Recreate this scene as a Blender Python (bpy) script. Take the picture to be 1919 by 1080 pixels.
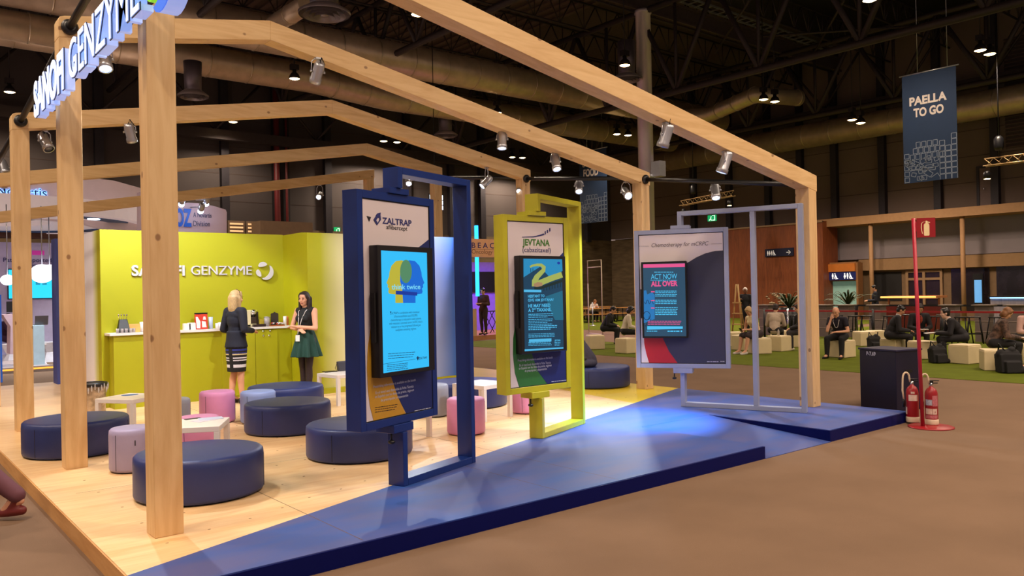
import bpy, bmesh, math, random
from mathutils import Vector, Matrix, Quaternion
random.seed(7)
PI = math.pi
for o in list(bpy.data.objects): bpy.data.objects.remove(o)
SC = bpy.context.scene
COL = SC.collection

# ------------------------------------------------------------------ camera
FPX, YAW, PITCH, ROLL, EYE = 1506.87, 0.68701, 0.004326, 0.019998, 1.75
def _cam_axes():
    f = Vector((math.sin(YAW)*math.cos(PITCH), math.cos(YAW)*math.cos(PITCH), math.sin(PITCH)))
    r = Vector((math.cos(YAW), -math.sin(YAW), 0))
    d = -(r.cross(f))
    r2 = math.cos(ROLL)*r + math.sin(ROLL)*d
    d2 = -math.sin(ROLL)*r + math.cos(ROLL)*d
    return r2, d2, f
CR, CD, CF = _cam_axes()
CO = Vector((0, 0, EYE))
cam = bpy.data.cameras.new('camera'); camo = bpy.data.objects.new('camera', cam); COL.objects.link(camo)
cam.sensor_width = 36; cam.lens = FPX/1919*36; cam.clip_end = 300
m3 = Matrix((CR, -CD, -CF)).transposed()
camo.matrix_world = Matrix.Translation(CO) @ m3.to_4x4()
SC.camera = camo
# ------------------------------------------------------------------ world, exposure
SC.view_settings.view_transform = 'Standard'; SC.view_settings.look = 'None'
SC.view_settings.gamma = 1; SC.view_settings.use_curve_mapping = False
SC.view_settings.exposure = 0.0
W = bpy.data.worlds.new('world'); SC.world = W; W.use_nodes = True
W.node_tree.nodes['Background'].inputs[0].default_value = (1.0, 0.72, 0.62, 1)
W.node_tree.nodes['Background'].inputs[1].default_value = 0.34
HALL_W = 335      # watts of one hall lamp
SPOT_W = 285      # watts of one booth spotlight

# ------------------------------------------------------------------ survey helpers (pixel of the photo -> point of the hall)
def ray(x, y): return CR*((x-959.5)/FPX) + CD*((y-540)/FPX) + CF
def gp(x, y, z=0.0): v = ray(x, y); return CO + v*((z-EYE)/v.z)
def xp(x, y, X): v = ray(x, y); return CO + v*(X/v.x)
def yp(x, y, Y): v = ray(x, y); return CO + v*(Y/v.y)
def tp(x, y, P):
    v = ray(x, y); t = (v.x*P[0]+v.y*P[1])/(v.x**2+v.y**2); return CO + v*t

# ------------------------------------------------------------------ materials
def lin(c):
    return tuple(((v/255)/12.92 if v/255 <= 0.04045 else ((v/255+0.055)/1.055)**2.4) for v in c)
MATS = {}
def mat(name, rgb=(128,128,128), rough=.6, metal=0., emit=None, es=1., var=.06, scale=6., bump=0., bscale=60., kind='noise', rgb2=None, stretch=(1,1,1), spec=.5, alpha=1.):
    if name in MATS: return MATS[name]
    m = bpy.data.materials.new(name); m.use_nodes = True; nt = m.node_tree; N = nt.nodes; L = nt.links
    b = N['Principled BSDF']
    c = lin(rgb); c2 = lin(rgb2) if rgb2 else tuple(v*(1-var*2) for v in c)
    b.inputs['Roughness'].default_value = rough; b.inputs['Metallic'].default_value = metal
    b.inputs['Specular IOR Level'].default_value = spec
    tc = N.new('ShaderNodeTexCoord'); mp = N.new('ShaderNodeMapping'); L.new(tc.outputs['Object'], mp.inputs[0])
    mp.inputs['Scale'].default_value = stretch
    t = N.new('ShaderNodeTexNoise'); t.inputs['Scale'].default_value = scale; t.inputs['Detail'].default_value = 5
    L.new(mp.outputs[0], t.inputs['Vector'])
    r = N.new('ShaderNodeValToRGB'); r.color_ramp.elements[0].position = .3; r.color_ramp.elements[1].position = .7
    r.color_ramp.elements[0].color = c2+(1,); r.color_ramp.elements[1].color = c+(1,)
    L.new(t.outputs['Fac'], r.inputs[0]); L.new(r.outputs[0], b.inputs['Base Color'])
    if bump:
        t2 = N.new('ShaderNodeTexNoise'); t2.inputs['Scale'].default_value = bscale; t2.inputs['Detail'].default_value = 6
        L.new(mp.outputs[0], t2.inputs['Vector'])
        bp = N.new('ShaderNodeBump'); bp.inputs['Strength'].default_value = bump; bp.inputs['Distance'].default_value = .01
        L.new(t2.outputs['Fac'], bp.inputs['Height']); L.new(bp.outputs[0], b.inputs['Normal'])
    if emit:
        b.inputs['Emission Color'].default_value = lin(emit)+(1,); b.inputs['Emission Strength'].default_value = es
    if alpha < 1: b.inputs['Alpha'].default_value = alpha
    MATS[name] = m; return m

def wood_mat(name, c1, c2, axis='z', knots=True, rough=.55):
    if name in MATS: return MATS[name]
    m = bpy.data.materials.new(name); m.use_nodes = True; nt = m.node_tree; N = nt.nodes; L = nt.links
    b = N['Principled BSDF']; b.inputs['Roughness'].default_value = rough
    tc = N.new('ShaderNodeTexCoord'); mp = N.new('ShaderNodeMapping'); L.new(tc.outputs['Object'], mp.inputs[0])
    s = {'x': (.55,5,5), 'y': (5,.55,5), 'z': (5,5,.55)}[axis]; mp.inputs['Scale'].default_value = s
    n1 = N.new('ShaderNodeTexNoise'); n1.inputs['Scale'].default_value = 1.7; n1.inputs['Detail'].default_value = 6; n1.inputs['Distortion'].default_value = 1.4
    L.new(mp.outputs[0], n1.inputs['Vector'])
    n2 = N.new('ShaderNodeTexNoise'); n2.inputs['Scale'].default_value = 9; n2.inputs['Detail'].default_value = 4
    L.new(mp.outputs[0], n2.inputs['Vector'])
    mx = N.new('ShaderNodeMath'); mx.operation = 'MULTIPLY_ADD'; mx.inputs[1].default_value = .35
    L.new(n2.outputs['Fac'], mx.inputs[0]); L.new(n1.outputs['Fac'], mx.inputs[2])
    r = N.new('ShaderNodeValToRGB'); e = r.color_ramp.elements
    e[0].position = .42; e[0].color = lin(c2)+(1,); e[1].position = .82; e[1].color = lin(c1)+(1,)
    L.new(mx.outputs[0], r.inputs[0]); out = r.outputs[0]
    if knots:
        v = N.new('ShaderNodeTexVoronoi'); v.inputs['Scale'].default_value = 1.0; v.inputs['Randomness'].default_value = 1
        mp2 = N.new('ShaderNodeMapping'); L.new(tc.outputs['Object'], mp2.inputs[0])
        s2 = {'x': (3.4,4.6,4.6), 'y': (4.6,3.4,4.6), 'z': (4.6,4.6,3.4)}[axis]; mp2.inputs['Scale'].default_value = s2
        L.new(mp2.outputs[0], v.inputs['Vector'])
        r2 = N.new('ShaderNodeValToRGB'); r2.color_ramp.elements[0].position = .07; r2.color_ramp.elements[0].color = (1,1,1,1)
        r2.color_ramp.elements[1].position = .105; r2.color_ramp.elements[1].color = (0,0,0,1)
        L.new(v.outputs['Distance'], r2.inputs[0])
        mix = N.new('ShaderNodeMixRGB'); mix.inputs[2].default_value = lin((120,78,48))+(1,)
        mu = N.new('ShaderNodeMath'); mu.operation = 'MULTIPLY'; mu.inputs[1].default_value = .75
        L.new(r2.outputs[0], mu.inputs[0]); L.new(mu.outputs[0], mix.inputs[0]); L.new(out, mix.inputs[1]); out = mix.outputs[0]
    L.new(out, b.inputs['Base Color'])
    MATS[name] = m; return m

def grad_mat(name, stops, axis=0, rough=.5):
    """colour printed along one axis of the object, stops = [(metre, rgb)...]"""
    m = bpy.data.materials.new(name); m.use_nodes = True; nt = m.node_tree; N = nt.nodes; L = nt.links
    b = N['Principled BSDF']; b.inputs['Roughness'].default_value = rough
    tc = N.new('ShaderNodeTexCoord'); sp = N.new('ShaderNodeSeparateXYZ'); L.new(tc.outputs['Object'], sp.inputs[0])
    mr = N.new('ShaderNodeMapRange'); mr.inputs[1].default_value = stops[0][0]; mr.inputs[2].default_value = stops[-1][0]
    L.new(sp.outputs[axis], mr.inputs[0]); r = N.new('ShaderNodeValToRGB'); L.new(mr.outputs[0], r.inputs[0])
    a0, a1 = stops[0][0], stops[-1][0]; e = r.color_ramp.elements
    e[0].position = 0; e[0].color = lin(stops[0][1])+(1,); e[1].position = 1; e[1].color = lin(stops[-1][1])+(1,)
    for s, c in stops[1:-1]:
        k = e.new((s-a0)/(a1-a0)); k.color = lin(c)+(1,)
    L.new(r.outputs[0], b.inputs['Base Color']); MATS[name] = m; return m

PINE = wood_mat('pine_upright', (222,188,138), (204,164,112), 'z')
PINE_X = wood_mat('pine_beam', (224,190,138), (204,164,110), 'x')
PLY = wood_mat('plywood_deck', (238,204,156), (222,178,124), 'x', knots=False, rough=.42)
M_white = mat('white_lacquer', (235,228,225), .35, var=.01)
M_navyseat = mat('navy_leatherette', (38,52,112), .42, var=.06, bump=.12, bscale=160)
M_pinkseat = mat('pink_leatherette', (214,140,190), .45, var=.04, bump=.1, bscale=160)
M_lilac = mat('lilac_leatherette', (160,150,186), .45, var=.04, bump=.1, bscale=160)
M_lblue = mat('pale_blue_leatherette', (140,160,215), .45, var=.04, bump=.1, bscale=160)
M_greyseat = mat('grey_leatherette', (150,155,175), .45, var=.04, bump=.1, bscale=160)
M_black = mat('black_plastic', (16,16,20), .4, var=.05)
M_blackmat = mat('black_matte', (14,13,16), .8, var=.05)
M_chrome = mat('chrome', (210,210,215), .18, 1., var=.01)
M_alu = mat('brushed_aluminium', (190,192,200), .35, .8, var=.05)
M_steel = mat('dark_steel', (46,42,48), .55, .3, var=.1)
M_duct = mat('galvanised_duct', (206,186,160), .38, .55, var=.12, scale=3)
M_lens = mat('lit_spot_lens', (255,255,255), .3, emit=(215,228,255), es=28)
M_hlens = mat('lit_lamp_lens', (255,240,220), .3, emit=(255,205,140), es=22)

# ------------------------------------------------------------------ mesh helpers
class MB:
    def __init__(s): s.b = bmesh.new(); s.mi = 0
    def poly(s, pts, smooth=False):
        vs = [s.b.verts.new(p) for p in pts]
        try: f = s.b.faces.new(vs); f.material_index = s.mi; f.smooth = smooth
        except ValueError: pass
        return s
    def hexa(s, p):   # 8 points: bottom loop 4, top loop 4
        v = [s.b.verts.new(q) for q in p]
        for f in ((3,2,1,0),(4,5,6,7),(0,1,5,4),(1,2,6,5),(2,3,7,6),(3,0,4,7)):
            g = s.b.faces.new([v[i] for i in f]); g.material_index = s.mi
        return s
    def box(s, p0, p1):
        x0,y0,z0 = p0; x1,y1,z1 = p1
        x0,x1 = min(x0,x1),max(x0,x1); y0,y1 = min(y0,y1),max(y0,y1); z0,z1 = min(z0,z1),max(z0,z1)
        return s.hexa([(x0,y0,z0),(x1,y0,z0),(x1,y1,z0),(x0,y1,z0),(x0,y0,z1),(x1,y0,z1),(x1,y1,z1),(x0,y1,z1)])
    def obox(s, O, u, v, w, a, b, c):
        """box spanned from O along unit dirs u,v,w over ranges a,b,c=(lo,hi)"""
        O = Vector(O); u=Vector(u);v=Vector(v);w=Vector(w)
        q = [O+u*i+v*j+w*k for k in c for (i,j) in ((a[0],b[0]),(a[1],b[0]),(a[1],b[1]),(a[0],b[1]))]
        return s.hexa(q)
    def prism(s, O, u, v, n, pts, t0, t1):
        O=Vector(O);u=Vector(u);v=Vector(v);n=Vector(n)
        A=[s.b.verts.new(O+u*a+v*b+n*t0) for a,b in pts]; B=[s.b.verts.new(O+u*a+v*b+n*t1) for a,b in pts]
        k=len(pts)
        for f in [A[::-1],B]+[[A[i],A[(i+1)%k],B[(i+1)%k],B[i]] for i in range(k)]:
            try: g=s.b.faces.new(f); g.material_index=s.mi
            except ValueError: pass
        return s
    def tube(s, path, r, n=10, caps=True, smooth=True):
        path=[Vector(p) for p in path]; rs=r if isinstance(r,(list,tuple)) else [r]*len(path)
        rings=[]; up=None
        for i,p in enumerate(path):
            a=path[max(0,i-1)]; c=path[min(len(path)-1,i+1)]; d=(c-a).normalized()
            if up is None: up = Vector((0,0,1)) if abs(d.z)<.9 else Vector((1,0,0))
            x=d.cross(up).normalized(); y=x.cross(d).normalized(); up=y
            rings.append([s.b.verts.new(p+(x*math.cos(t)+y*math.sin(t))*rs[i]) for t in [2*PI*k/n for k in range(n)]])
        for A,B in zip(rings,rings[1:]):
            for k in range(n):
                g=s.b.faces.new([A[k],A[(k+1)%n],B[(k+1)%n],B[k]]); g.smooth=smooth; g.material_index=s.mi
        if caps:
            for R_ in (rings[0],rings[-1][::-1]):
                g=s.b.faces.new(R_); g.material_index=s.mi
        return s
    def lathe(s, prof, c=(0,0,0), n=32, axis=None, sx=1., sy=1., smooth=True, close=True):
        """prof = [(radius, height)...]"""
        c=Vector(c); Q = Matrix.Identity(3)
        if axis is not None: Q = Vector(axis).normalized().to_track_quat('Z','Y').to_matrix()
        rings=[]
        for r,h in prof:
            if r<1e-6: rings.append([s.b.verts.new(c+Q@Vector((0,0,h)))])
            else: rings.append([s.b.verts.new(c+Q@Vector((r*sx*math.cos(2*PI*k/n),r*sy*math.sin(2*PI*k/n),h))) for k in range(n)])
        for A,B in zip(rings,rings[1:]):
            for k in range(n):
                if len(A)==1 and len(B)==1: continue
                if len(A)==1: f=[A[0],B[(k+1)%n],B[k]]
                elif len(B)==1: f=[A[k],A[(k+1)%n],B[0]]
                else: f=[A[k],A[(k+1)%n],B[(k+1)%n],B[k]]
                g=s.b.faces.new(f); g.smooth=smooth; g.material_index=s.mi
        if close:
            for R_,fl in ((rings[0],1),(rings[-1],0)):
                if len(R_)>1:
                    g=s.b.faces.new(R_[::-1] if fl else R_); g.material_index=s.mi
        return s
    def cone(s, p0, r0, p1, r1, n=14):      # round cone
        p0=Vector(p0);p1=Vector(p1);d=p1-p0;L=max(d.length,1e-4)
        prof=[(0,-r0)]+[(r0*math.cos(t),r0*math.sin(t)) for t in (-1.1,-.7,-.35,0)]+[(r1*math.cos(t),L+r1*math.sin(t)) for t in (0,.35,.7,1.1)]+[(0,L+r1)]
        return s.lathe(prof,p0,n,axis=d if d.length>1e-4 else (0,0,1))
    def ell(s, c, rad, axis=None, fwd=None, n=18):
        c=Vector(c); z=Vector(axis).normalized() if axis is not None else Vector((0,0,1))
        y=Vector(fwd) if fwd is not None else Vector((0,1,0)); y=(y-z*y.dot(z)).normalized(); x=y.cross(z)
        M=Matrix((x,y,z)).transposed(); rings=[]
        m=n//2
        for i in range(m+1):
            t=-PI/2+PI*i/m
            if i in (0,m): rings.append([s.b.verts.new(c+M@Vector((0,0,rad[2]*math.sin(t))))])
            else: rings.append([s.b.verts.new(c+M@Vector((rad[0]*math.cos(t)*math.cos(2*PI*k/n),rad[1]*math.cos(t)*math.sin(2*PI*k/n),rad[2]*math.sin(t)))) for k in range(n)])
        for A,B in zip(rings,rings[1:]):
            for k in range(n):
                if len(A)==1: f=[A[0],B[(k+1)%n],B[k]]
                elif len(B)==1: f=[A[k],A[(k+1)%n],B[0]]
                else: f=[A[k],A[(k+1)%n],B[(k+1)%n],B[k]]
                g=s.b.faces.new(f); g.smooth=True; g.material_index=s.mi
        return s
    def build(s, name, mats, parent=None, bevel=0., seg=2, recalc=True, org=None, smooth=None):
        if not isinstance(mats,(list,tuple)): mats=[mats]
        if recalc: bmesh.ops.recalc_face_normals(s.b, faces=s.b.faces)
        if bevel:
            ed=[e for e in s.b.edges if len(e.link_faces)==2 and e.calc_face_angle(0)>.6]
            bmesh.ops.bevel(s.b, geom=ed, offset=bevel, segments=seg, profile=.5, affect='EDGES', clamp_overlap=True)
        if smooth:
            for f in s.b.faces: f.smooth=True
        if parent is not None: o0 = worg(parent)
        elif org is not None: o0 = Vector(org)
        else:
            xs=[v.co for v in s.b.verts]; o0=Vector(((min(v.x for v in xs)+max(v.x for v in xs))/2,(min(v.y for v in xs)+max(v.y for v in xs))/2,min(v.z for v in xs)))
        for v in s.b.verts: v.co -= o0
        me=bpy.data.meshes.new(name); s.b.to_mesh(me); s.b.free()
        for m in mats: me.materials.append(m)
        ob=bpy.data.objects.new(name,me); COL.objects.link(ob)
        if parent is not None: ob.parent=parent
        else: ob.location=o0
        return ob
def worg(o):
    v=Vector((0,0,0))
    while o is not None: v=v+Vector(o.location); o=o.parent
    return v
def tag(o, label=None, cat=None, group=None, kind=None):
    if label: o['label']=label
    if cat: o['category']=cat
    if group: o['group']=group
    if kind: o['kind']=kind
    return o
def thing(name, loc, label, cat, group=None):
    o=bpy.data.objects.new(name,None); o.empty_display_size=.2; COL.objects.link(o); o.location=loc
    return tag(o,label,cat,group)
def struct(o): o['kind']='structure'; return o
def dup(root, loc=None, rotz=None, label=None, group=None):
    def cp(o,par):
        c=o.copy(); COL.objects.link(c); c.parent=par
        for ch in list(o.children): cp(ch,c)
        return c
    r=cp(root,None)
    if loc is not None: r.location=loc
    if rotz is not None: r.rotation_euler=(0,0,rotz)
    if label: r['label']=label
    if group: r['group']=group
    return r

def text_mesh(body, bold=0., extrude=0., spacing=1., shear=0.):
    cu=bpy.data.curves.new('t','FONT'); cu.body=body; cu.size=1; cu.offset=bold; cu.extrude=extrude; cu.space_character=spacing; cu.resolution_u=4; cu.shear=shear
    ob=bpy.data.objects.new('t',cu); COL.objects.link(ob)
    dg=bpy.context.evaluated_depsgraph_get(); me=bpy.data.meshes.new_from_object(ob.evaluated_get(dg))
    bpy.data.objects.remove(ob); bpy.data.curves.remove(cu); return me
def add_text(mb, body, O, u, v, n, width, height, bold=0., depth=.0, spacing=1., shear=0.):
    """letters whose baseline starts at O and run along u, fitted to width, capital height given"""
    me=text_mesh(body,bold,0.5 if depth else 0.,spacing,shear)
    xs=[w.co.x for w in me.vertices]; ys=[w.co.y for w in me.vertices]
    x0,x1=min(xs),max(xs); cap=.70; 
    O=Vector(O);u=Vector(u);v=Vector(v);n=Vector(n)
    sx=width/(x1-x0) if width else height/cap
    sy=height/cap
    base=len(mb.b.verts); vs=[mb.b.verts.new(O+u*((w.co.x-x0)*sx)+v*(w.co.y*sy)+n*((w.co.z+.5)*depth if depth else 0)) for w in me.vertices]
    for p in me.polygons:
        try: f=mb.b.faces.new([vs[i] for i in p.vertices]); f.material_index=mb.mi
        except ValueError: pass
    bpy.data.meshes.remove(me); return mb

class Plane:
    """vertical plane through P0 with horizontal direction u (world angle th), facing n = (sin,-cos)"""
    def __init__(s, P0, th, off=0.):
        s.u=Vector((math.cos(th),math.sin(th),0)); s.n=Vector((math.sin(th),-math.cos(th),0)); s.P=Vector((P0[0],P0[1],0))+s.n*off; s.P.z=0; s.v=Vector((0,0,1))
    def hit(s,x,y):
        r=ray(x,y); t=(s.P-CO).dot(s.n)/r.dot(s.n); return CO+r*t
    def uv(s,x,y): q=s.hit(x,y)-s.P; return (q.dot(s.u),q.z)
    def at(s,a,z,d=0.): return s.P+s.u*a+Vector((0,0,z))+s.n*d
    def text(s,mb,body,x0,y0,x1,y1,h,d=.002,**k):
        """baseline from photo point (x0,y0) to (x1,y1), capital height h px"""
        a=s.hit(x0,y0); b=s.hit(x1,y1); zz=(a.z+b.z)/2; c=s.hit(x0,y0-h)
        O=s.at((a-s.P).dot(s.u),zz,d); add_text(mb,body,O,s.u,s.v,s.n,(b-a).dot(s.u),abs(c.z-a.z),**k)
    def shape(s,mb,pts,d0=.0,d1=.002):
        mb.prism(s.P,s.u,s.v,s.n,[s.uv(*p) for p in pts],d0,d1)
    def rect(s,mb,a0,z0,a1,z1,d0,d1):
        mb.prism(s.P,s.u,s.v,s.n,[(a0,z0),(a1,z0),(a1,z1),(a0,z1)],d0,d1)

# ================================================================== THE HALL
DZ = .13                                   # height of the stage
M_carpet = mat('beige_carpet', (128,104,85), .95, var=.07, scale=1.3, bump=.35, bscale=260, spec=.1)
M_turf = mat('green_carpet', (100,110,30), .95, var=.10, scale=2.5, bump=.5, bscale=240, spec=.1)
mb=MB(); mb.poly([(-14,-8,0),(46,-8,0),(46,44,0),(-14,44,0)]); struct(mb.build('floor',M_carpet,org=(0,0,0)))
def turf(pts,lab):
    m=MB(); m.prism((0,0,0),(1,0,0),(0,1,0),(0,0,1),pts,0.001,.008); o=m.build('green_carpet',M_turf); tag(o,lab,'carpet'); return o
turf([(15.4,-7),(39,-7),(39,16.4),(15.4,16.4)],'large green carpet under the white cube seats and bar stools')
turf([(15.4,16.5),(19.4,16.5),(19.4,23),(15.4,23)],'short green carpet strip behind the yellow kiosk, under the woman in a cream jacket')
turf([(24.9,17.6),(38.3,17.6),(38.3,36.5),(24.9,36.5)],'far green carpet under the long beer tables')

M_wallp = mat('tan_wall_panel', (108,92,82), .8, var=.07, scale=.6)
M_wallb = mat('brown_wall_panel', (96,84,70), .8, var=.07, scale=.6)
M_oak = wood_mat('orange_wood_cladding', (128,66,30), (98,46,20), 'z', knots=False)
M_conc = mat('weathered_board', (112,94,68), .85, var=.25, scale=1.2, stretch=(1,1,5))
M_band = mat('tan_fascia', (172,130,90), .7, var=.06)
M_glassw = mat('grey_glass_band', (140,130,134), .25, var=.10, scale=.5)
M_dark = mat('dark_opening', (20,16,17), .6, var=.1)
XR, YB, ZH = 40., 38., 14.
# right wall ------------------------------------------------------
def wallgrid(name, mbx): pass
m=MB(); m.box((XR,-8,5.15),(XR+.3,YB,ZH))
o=struct(m.build('wall_right',M_wallp))
def seam_lines():
    m=MB()
    for z in (6.35,7.55,8.75,9.95):
        m.box((XR-.012,-8,z),(XR,YB,z+.03))
    return m
struct(seam_lines().build('trim_1',mat('panel_seam',(70,56,50),.8)))
m=MB()
m.box((XR+.4,-8,0),(XR+.7,YB,5.15)); struct(m.build('wall_right_lower',mat('lower_wall',(120,94,66),.8,var=.06)))
# columns on the right wall (dark)
def stanchion(px,py,X=XR,w=.32,z0=5.05,z1=ZH):
    P=xp(px,py,X); m=MB(); m.box((X-.32,P.y-w/2,z0),(X-.013,P.y+w/2,z1)); return m
for i,(px,py) in enumerate([(1303,380),(1370,390),(1443,380),(1502,300),(1568,380),(1658,380),(1762,390),(1869,370)]):
    struct(stanchion(px,py).build('trim_%d'%(10+i),M_steel))
P0=xp(1535,424,XR-1.2); 
# fascia band and its posts in front of the glass band
yb0=xp(1537,424,XR-1.1).y; m=MB(); m.box((XR-1.2,-8,4.75),(XR,yb0+.3,5.15)); m.box((XR,-8,4.75),(XR+.4,yb0+.3,5.15)); struct(m.build('trim_2',M_band))
m=MB(); m.box((XR+.25,-8,3.05),(XR+.4,yb0+.2,4.75)); struct(m.build('window_1',M_glassw))
m=MB(); m.box((XR+.1,-8,2.45),(XR+.4,yb0-1.4,3.02)); struct(m.build('trim_3',mat('tan_lintel',(150,116,80),.8,var=.05)))
for i,px in enumerate([1633,1805]):
    P=xp(px,500,XR-.95); m=MB(); m.tube([(XR-.95,P.y,0),(XR-.95,P.y,4.75)],.10,16); o=m.build('round_column',M_band)
    tag(o,['slim tan round column left of the red extinguisher sign, carrying the fascia','slim tan round column right of the red extinguisher sign, carrying the fascia'][i],'column')
# openings in the lower right wall
def opening(px0,px1,z0,z1,mt,X=XR+.39,dep=.02):
    a=xp(px0,540,X).y; b=xp(px1,540,X).y; m=MB(); m.box((X-dep,min(a,b),z0),(X,max(a,b),z1)); return m
struct(opening(1639,1690,0.9,2.35,0).build('window_2',M_dark))
fr=mat('tan_door_frame',(150,118,84),.7)
def doorset(idx,px0,px1):
    a=xp(px1,540,XR+.38).y; b=xp(px0,540,XR+.38).y
    m=MB(); m.box((XR+.36,a,0.05),(XR+.4,b,2.4)); d=struct(m.build('door_%d'%idx,mat('dim_door_glass',(46,36,34),.2,var=.2,scale=2)))
    m=MB(); w=.12
    for y in (a,(a+b)/2-.06,b-w): m.box((XR+.28,y,0),(XR+.36,y+w,2.4))
    for z in (0,1.0,1.9,2.28): m.box((XR+.29,a,z),(XR+.355,b,z+.12))
    m.build('door_frame',fr,d)
doorset(1,1699,1768)
struct(opening(1783,1855,0.4,2.4,0).build('window_3',mat('shop_glass',(40,32,34),.15,var=.3,scale=2)))
struct(opening(1868,1960,0.3,2.45,0).build('window_4',mat('shop_glass2',(48,42,52),.15,var=.4,scale=1.4)))
# blue lit screen inside the shop with a silhouetted person before it
a=xp(1824,540,XR+.36).y; b=xp(1843,540,XR+.36).y
m=MB(); m.box((XR+.33,b,.7),(XR+.37,a,2.15)); o=m.build('advert_screen',M_black); tag(o,'blue lit upright screen behind the shop window, right of the red pole','screen')
m=MB(); m.box((XR+.32,b+.06,.8),(XR+.329,a-.06,1.85)); m.build('lit_panel',mat('blue_lit_panel',(90,150,200),.4,emit=(90,150,205),es=.9),o)
# louvre and upper door
a=xp(1886,300,XR).y
m=MB(); m.box((XR-.03,-6,7.7),(XR,a,12.6)); l=struct(m.build('window_5',mat('louvre_back',(60,48,44),.8)))
m=MB(); z=7.72
while z<12.5: m.hexa([(XR-.10,-6,z),(XR-.10,a,z),(XR-.03,a,z+.06),(XR-.03,-6,z+.06),(XR-.10,-6,z+.015),(XR-.10,a,z+.015),(XR-.03,a,z+.075),(XR-.03,-6,z+.075)]); z+=.17
m.build('louvre_slats',mat('louvre_slat',(110,92,80),.7),l)
a=xp(1837,370,XR).y; b=xp(1864,370,XR).y
m=MB(); m.box((XR-.05,b,5.16),(XR,a,6.95)); d=struct(m.build('door_2',mat('mauve_door',(112,92,88),.6)))
m=MB(); m.box((XR-.09,a,5.16),(XR-.05,a+.12,7.05)); m.box((XR-.09,b-.12,5.16),(XR-.05,b,7.05)); m.box((XR-.09,b,6.95),(XR-.05,a,7.05)); m.build('door_frame',M_steel,d)
m=MB(); m.tube([(XR-.14,a-.2,6.0),(XR-.06,a-.2,6.0)],.03,8); m.build('door_handle',M_chrome,d)

# restroom block clad in orange wood (nearer than the wall)
XW=XR-1.6
ya=xp(1543,500,XW).y; yc=yp(1155,500,YB-1.5).y
m=MB(); ye=xp(1235,500,XW).y; m.box((XW,ya,0),(XR-.14,ye,5.05)); struct(m.build('wall_restrooms',M_oak))
m=MB(); m.box((XW-.05,ya,4.98),(XW+.1,ye,5.06)); struct(m.build('trim_4',mat('pale_cap',(150,120,90),.7)))
m=MB(); m.box((XR-.12,ye,0),(XR-.001,YB-.11,5.06)); struct(m.build('trim_32',M_conc))
# grey lobby wall + restroom doorway right of it
M_sign=mat('navy_sign',(16,22,52),.4,var=.02); M_wsign=mat('white_sign',(215,210,205),.5,emit=(215,210,205),es=.35)
def pictos(mb,O,u,v,n,h,seq):
    x=0.
    for s_ in seq:
        if s_=='m': 
            mb.prism(O,u,v,n,[(x+h*.12*math.cos(t)+h*.2,h*.88+h*.1*math.sin(t)) for t in [k*PI/4 for k in range(8)]],0,.006)
            mb.prism(O,u,v,n,[(x+.05*h,h*.74),(x+.05*h,h*.36),(x+.12*h,h*.36),(x+.12*h,0),(x+.28*h,0),(x+.28*h,h*.36),(x+.35*h,h*.36),(x+.35*h,h*.74)],0,.006); x+=h*.45
        if s_=='w':
            mb.prism(O,u,v,n,[(x+h*.12*math.cos(t)+h*.2,h*.88+h*.1*math.sin(t)) for t in [k*PI/4 for k in range(8)]],0,.006)
            mb.prism(O,u,v,n,[(x+.1*h,h*.74),(x,h*.25),(x+.14*h,h*.25),(x+.14*h,0),(x+.26*h,0),(x+.26*h,h*.25),(x+.4*h,h*.25),(x+.3*h,h*.74)],0,.006); x+=h*.5
        if s_=='c':
            mb.prism(O,u,v,n,[(x+h*.09*math.cos(t)+h*.15,h*.92+h*.09*math.sin(t)) for t in [k*PI/4 for k in range(8)]],0,.006)
            mb.prism(O,u,v,n,[(x+.12*h,h*.8),(x+.12*h,h*.4),(x+.45*h,h*.4),(x+.55*h,.1*h),(x+.7*h,.1*h),(x+.7*h,.0),(x+.5*h,.0),(x+.38*h,h*.3),(x+.22*h,h*.3),(x+.22*h,h*.8)],0,.006)
            mb.prism(O,u,v,n,[(x+h*.3+h*(.28 if k%2==0 else .28)*math.cos(PI*.8+k*.35),h*.22+h*.26*math.sin(PI*.8+k*.35)) for k in range(11)]+[(x+h*.3+h*.2*math.cos(PI*.8+k*.35),h*.22+h*.18*math.sin(PI*.8+k*.35)) for k in range(10,-1,-1)],0,.006); x+=h*.8
        if s_==' ': x+=h*.35
        if s_=='>':
            mb.prism(O,u,v,n,[(x,h*.44),(x+h*.7,h*.44),(x+h*.7,h*.56),(x,h*.56)],0,.006)
            mb.prism(O,u,v,n,[(x+h*.45,h*.95),(x+h*.9,h*.5),(x+h*.45,h*.05),(x+h*.58,h*.05),(x+h*1.05,h*.5),(x+h*.58,h*.95)],0,.006); x+=h
# long restroom sign on the orange wall
a=xp(1434,475,XW-.06); b=xp(1487,475,XW-.06)
m=MB(); m.box((XW-.08,b.y,a.z-.20),(XW,a.y,a.z+.22)); o=m.build('restroom_sign',M_sign); tag(o,'dark restroom direction sign with arrow on the orange wood wall','sign')
m=MB(); U=Vector((0,-1,0)); V=Vector((0,0,1)); Nn=Vector((-1,0,0)); 
pictos(m,(XW-.081,a.y-.12,a.z-.13),U,V,Nn,.26,'mwmc'); pictos(m,(XW-.081,b.y+.40,a.z-.13),U,V,Nn,.24,'>'); m.build('pictograms',M_wsign,o)
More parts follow.
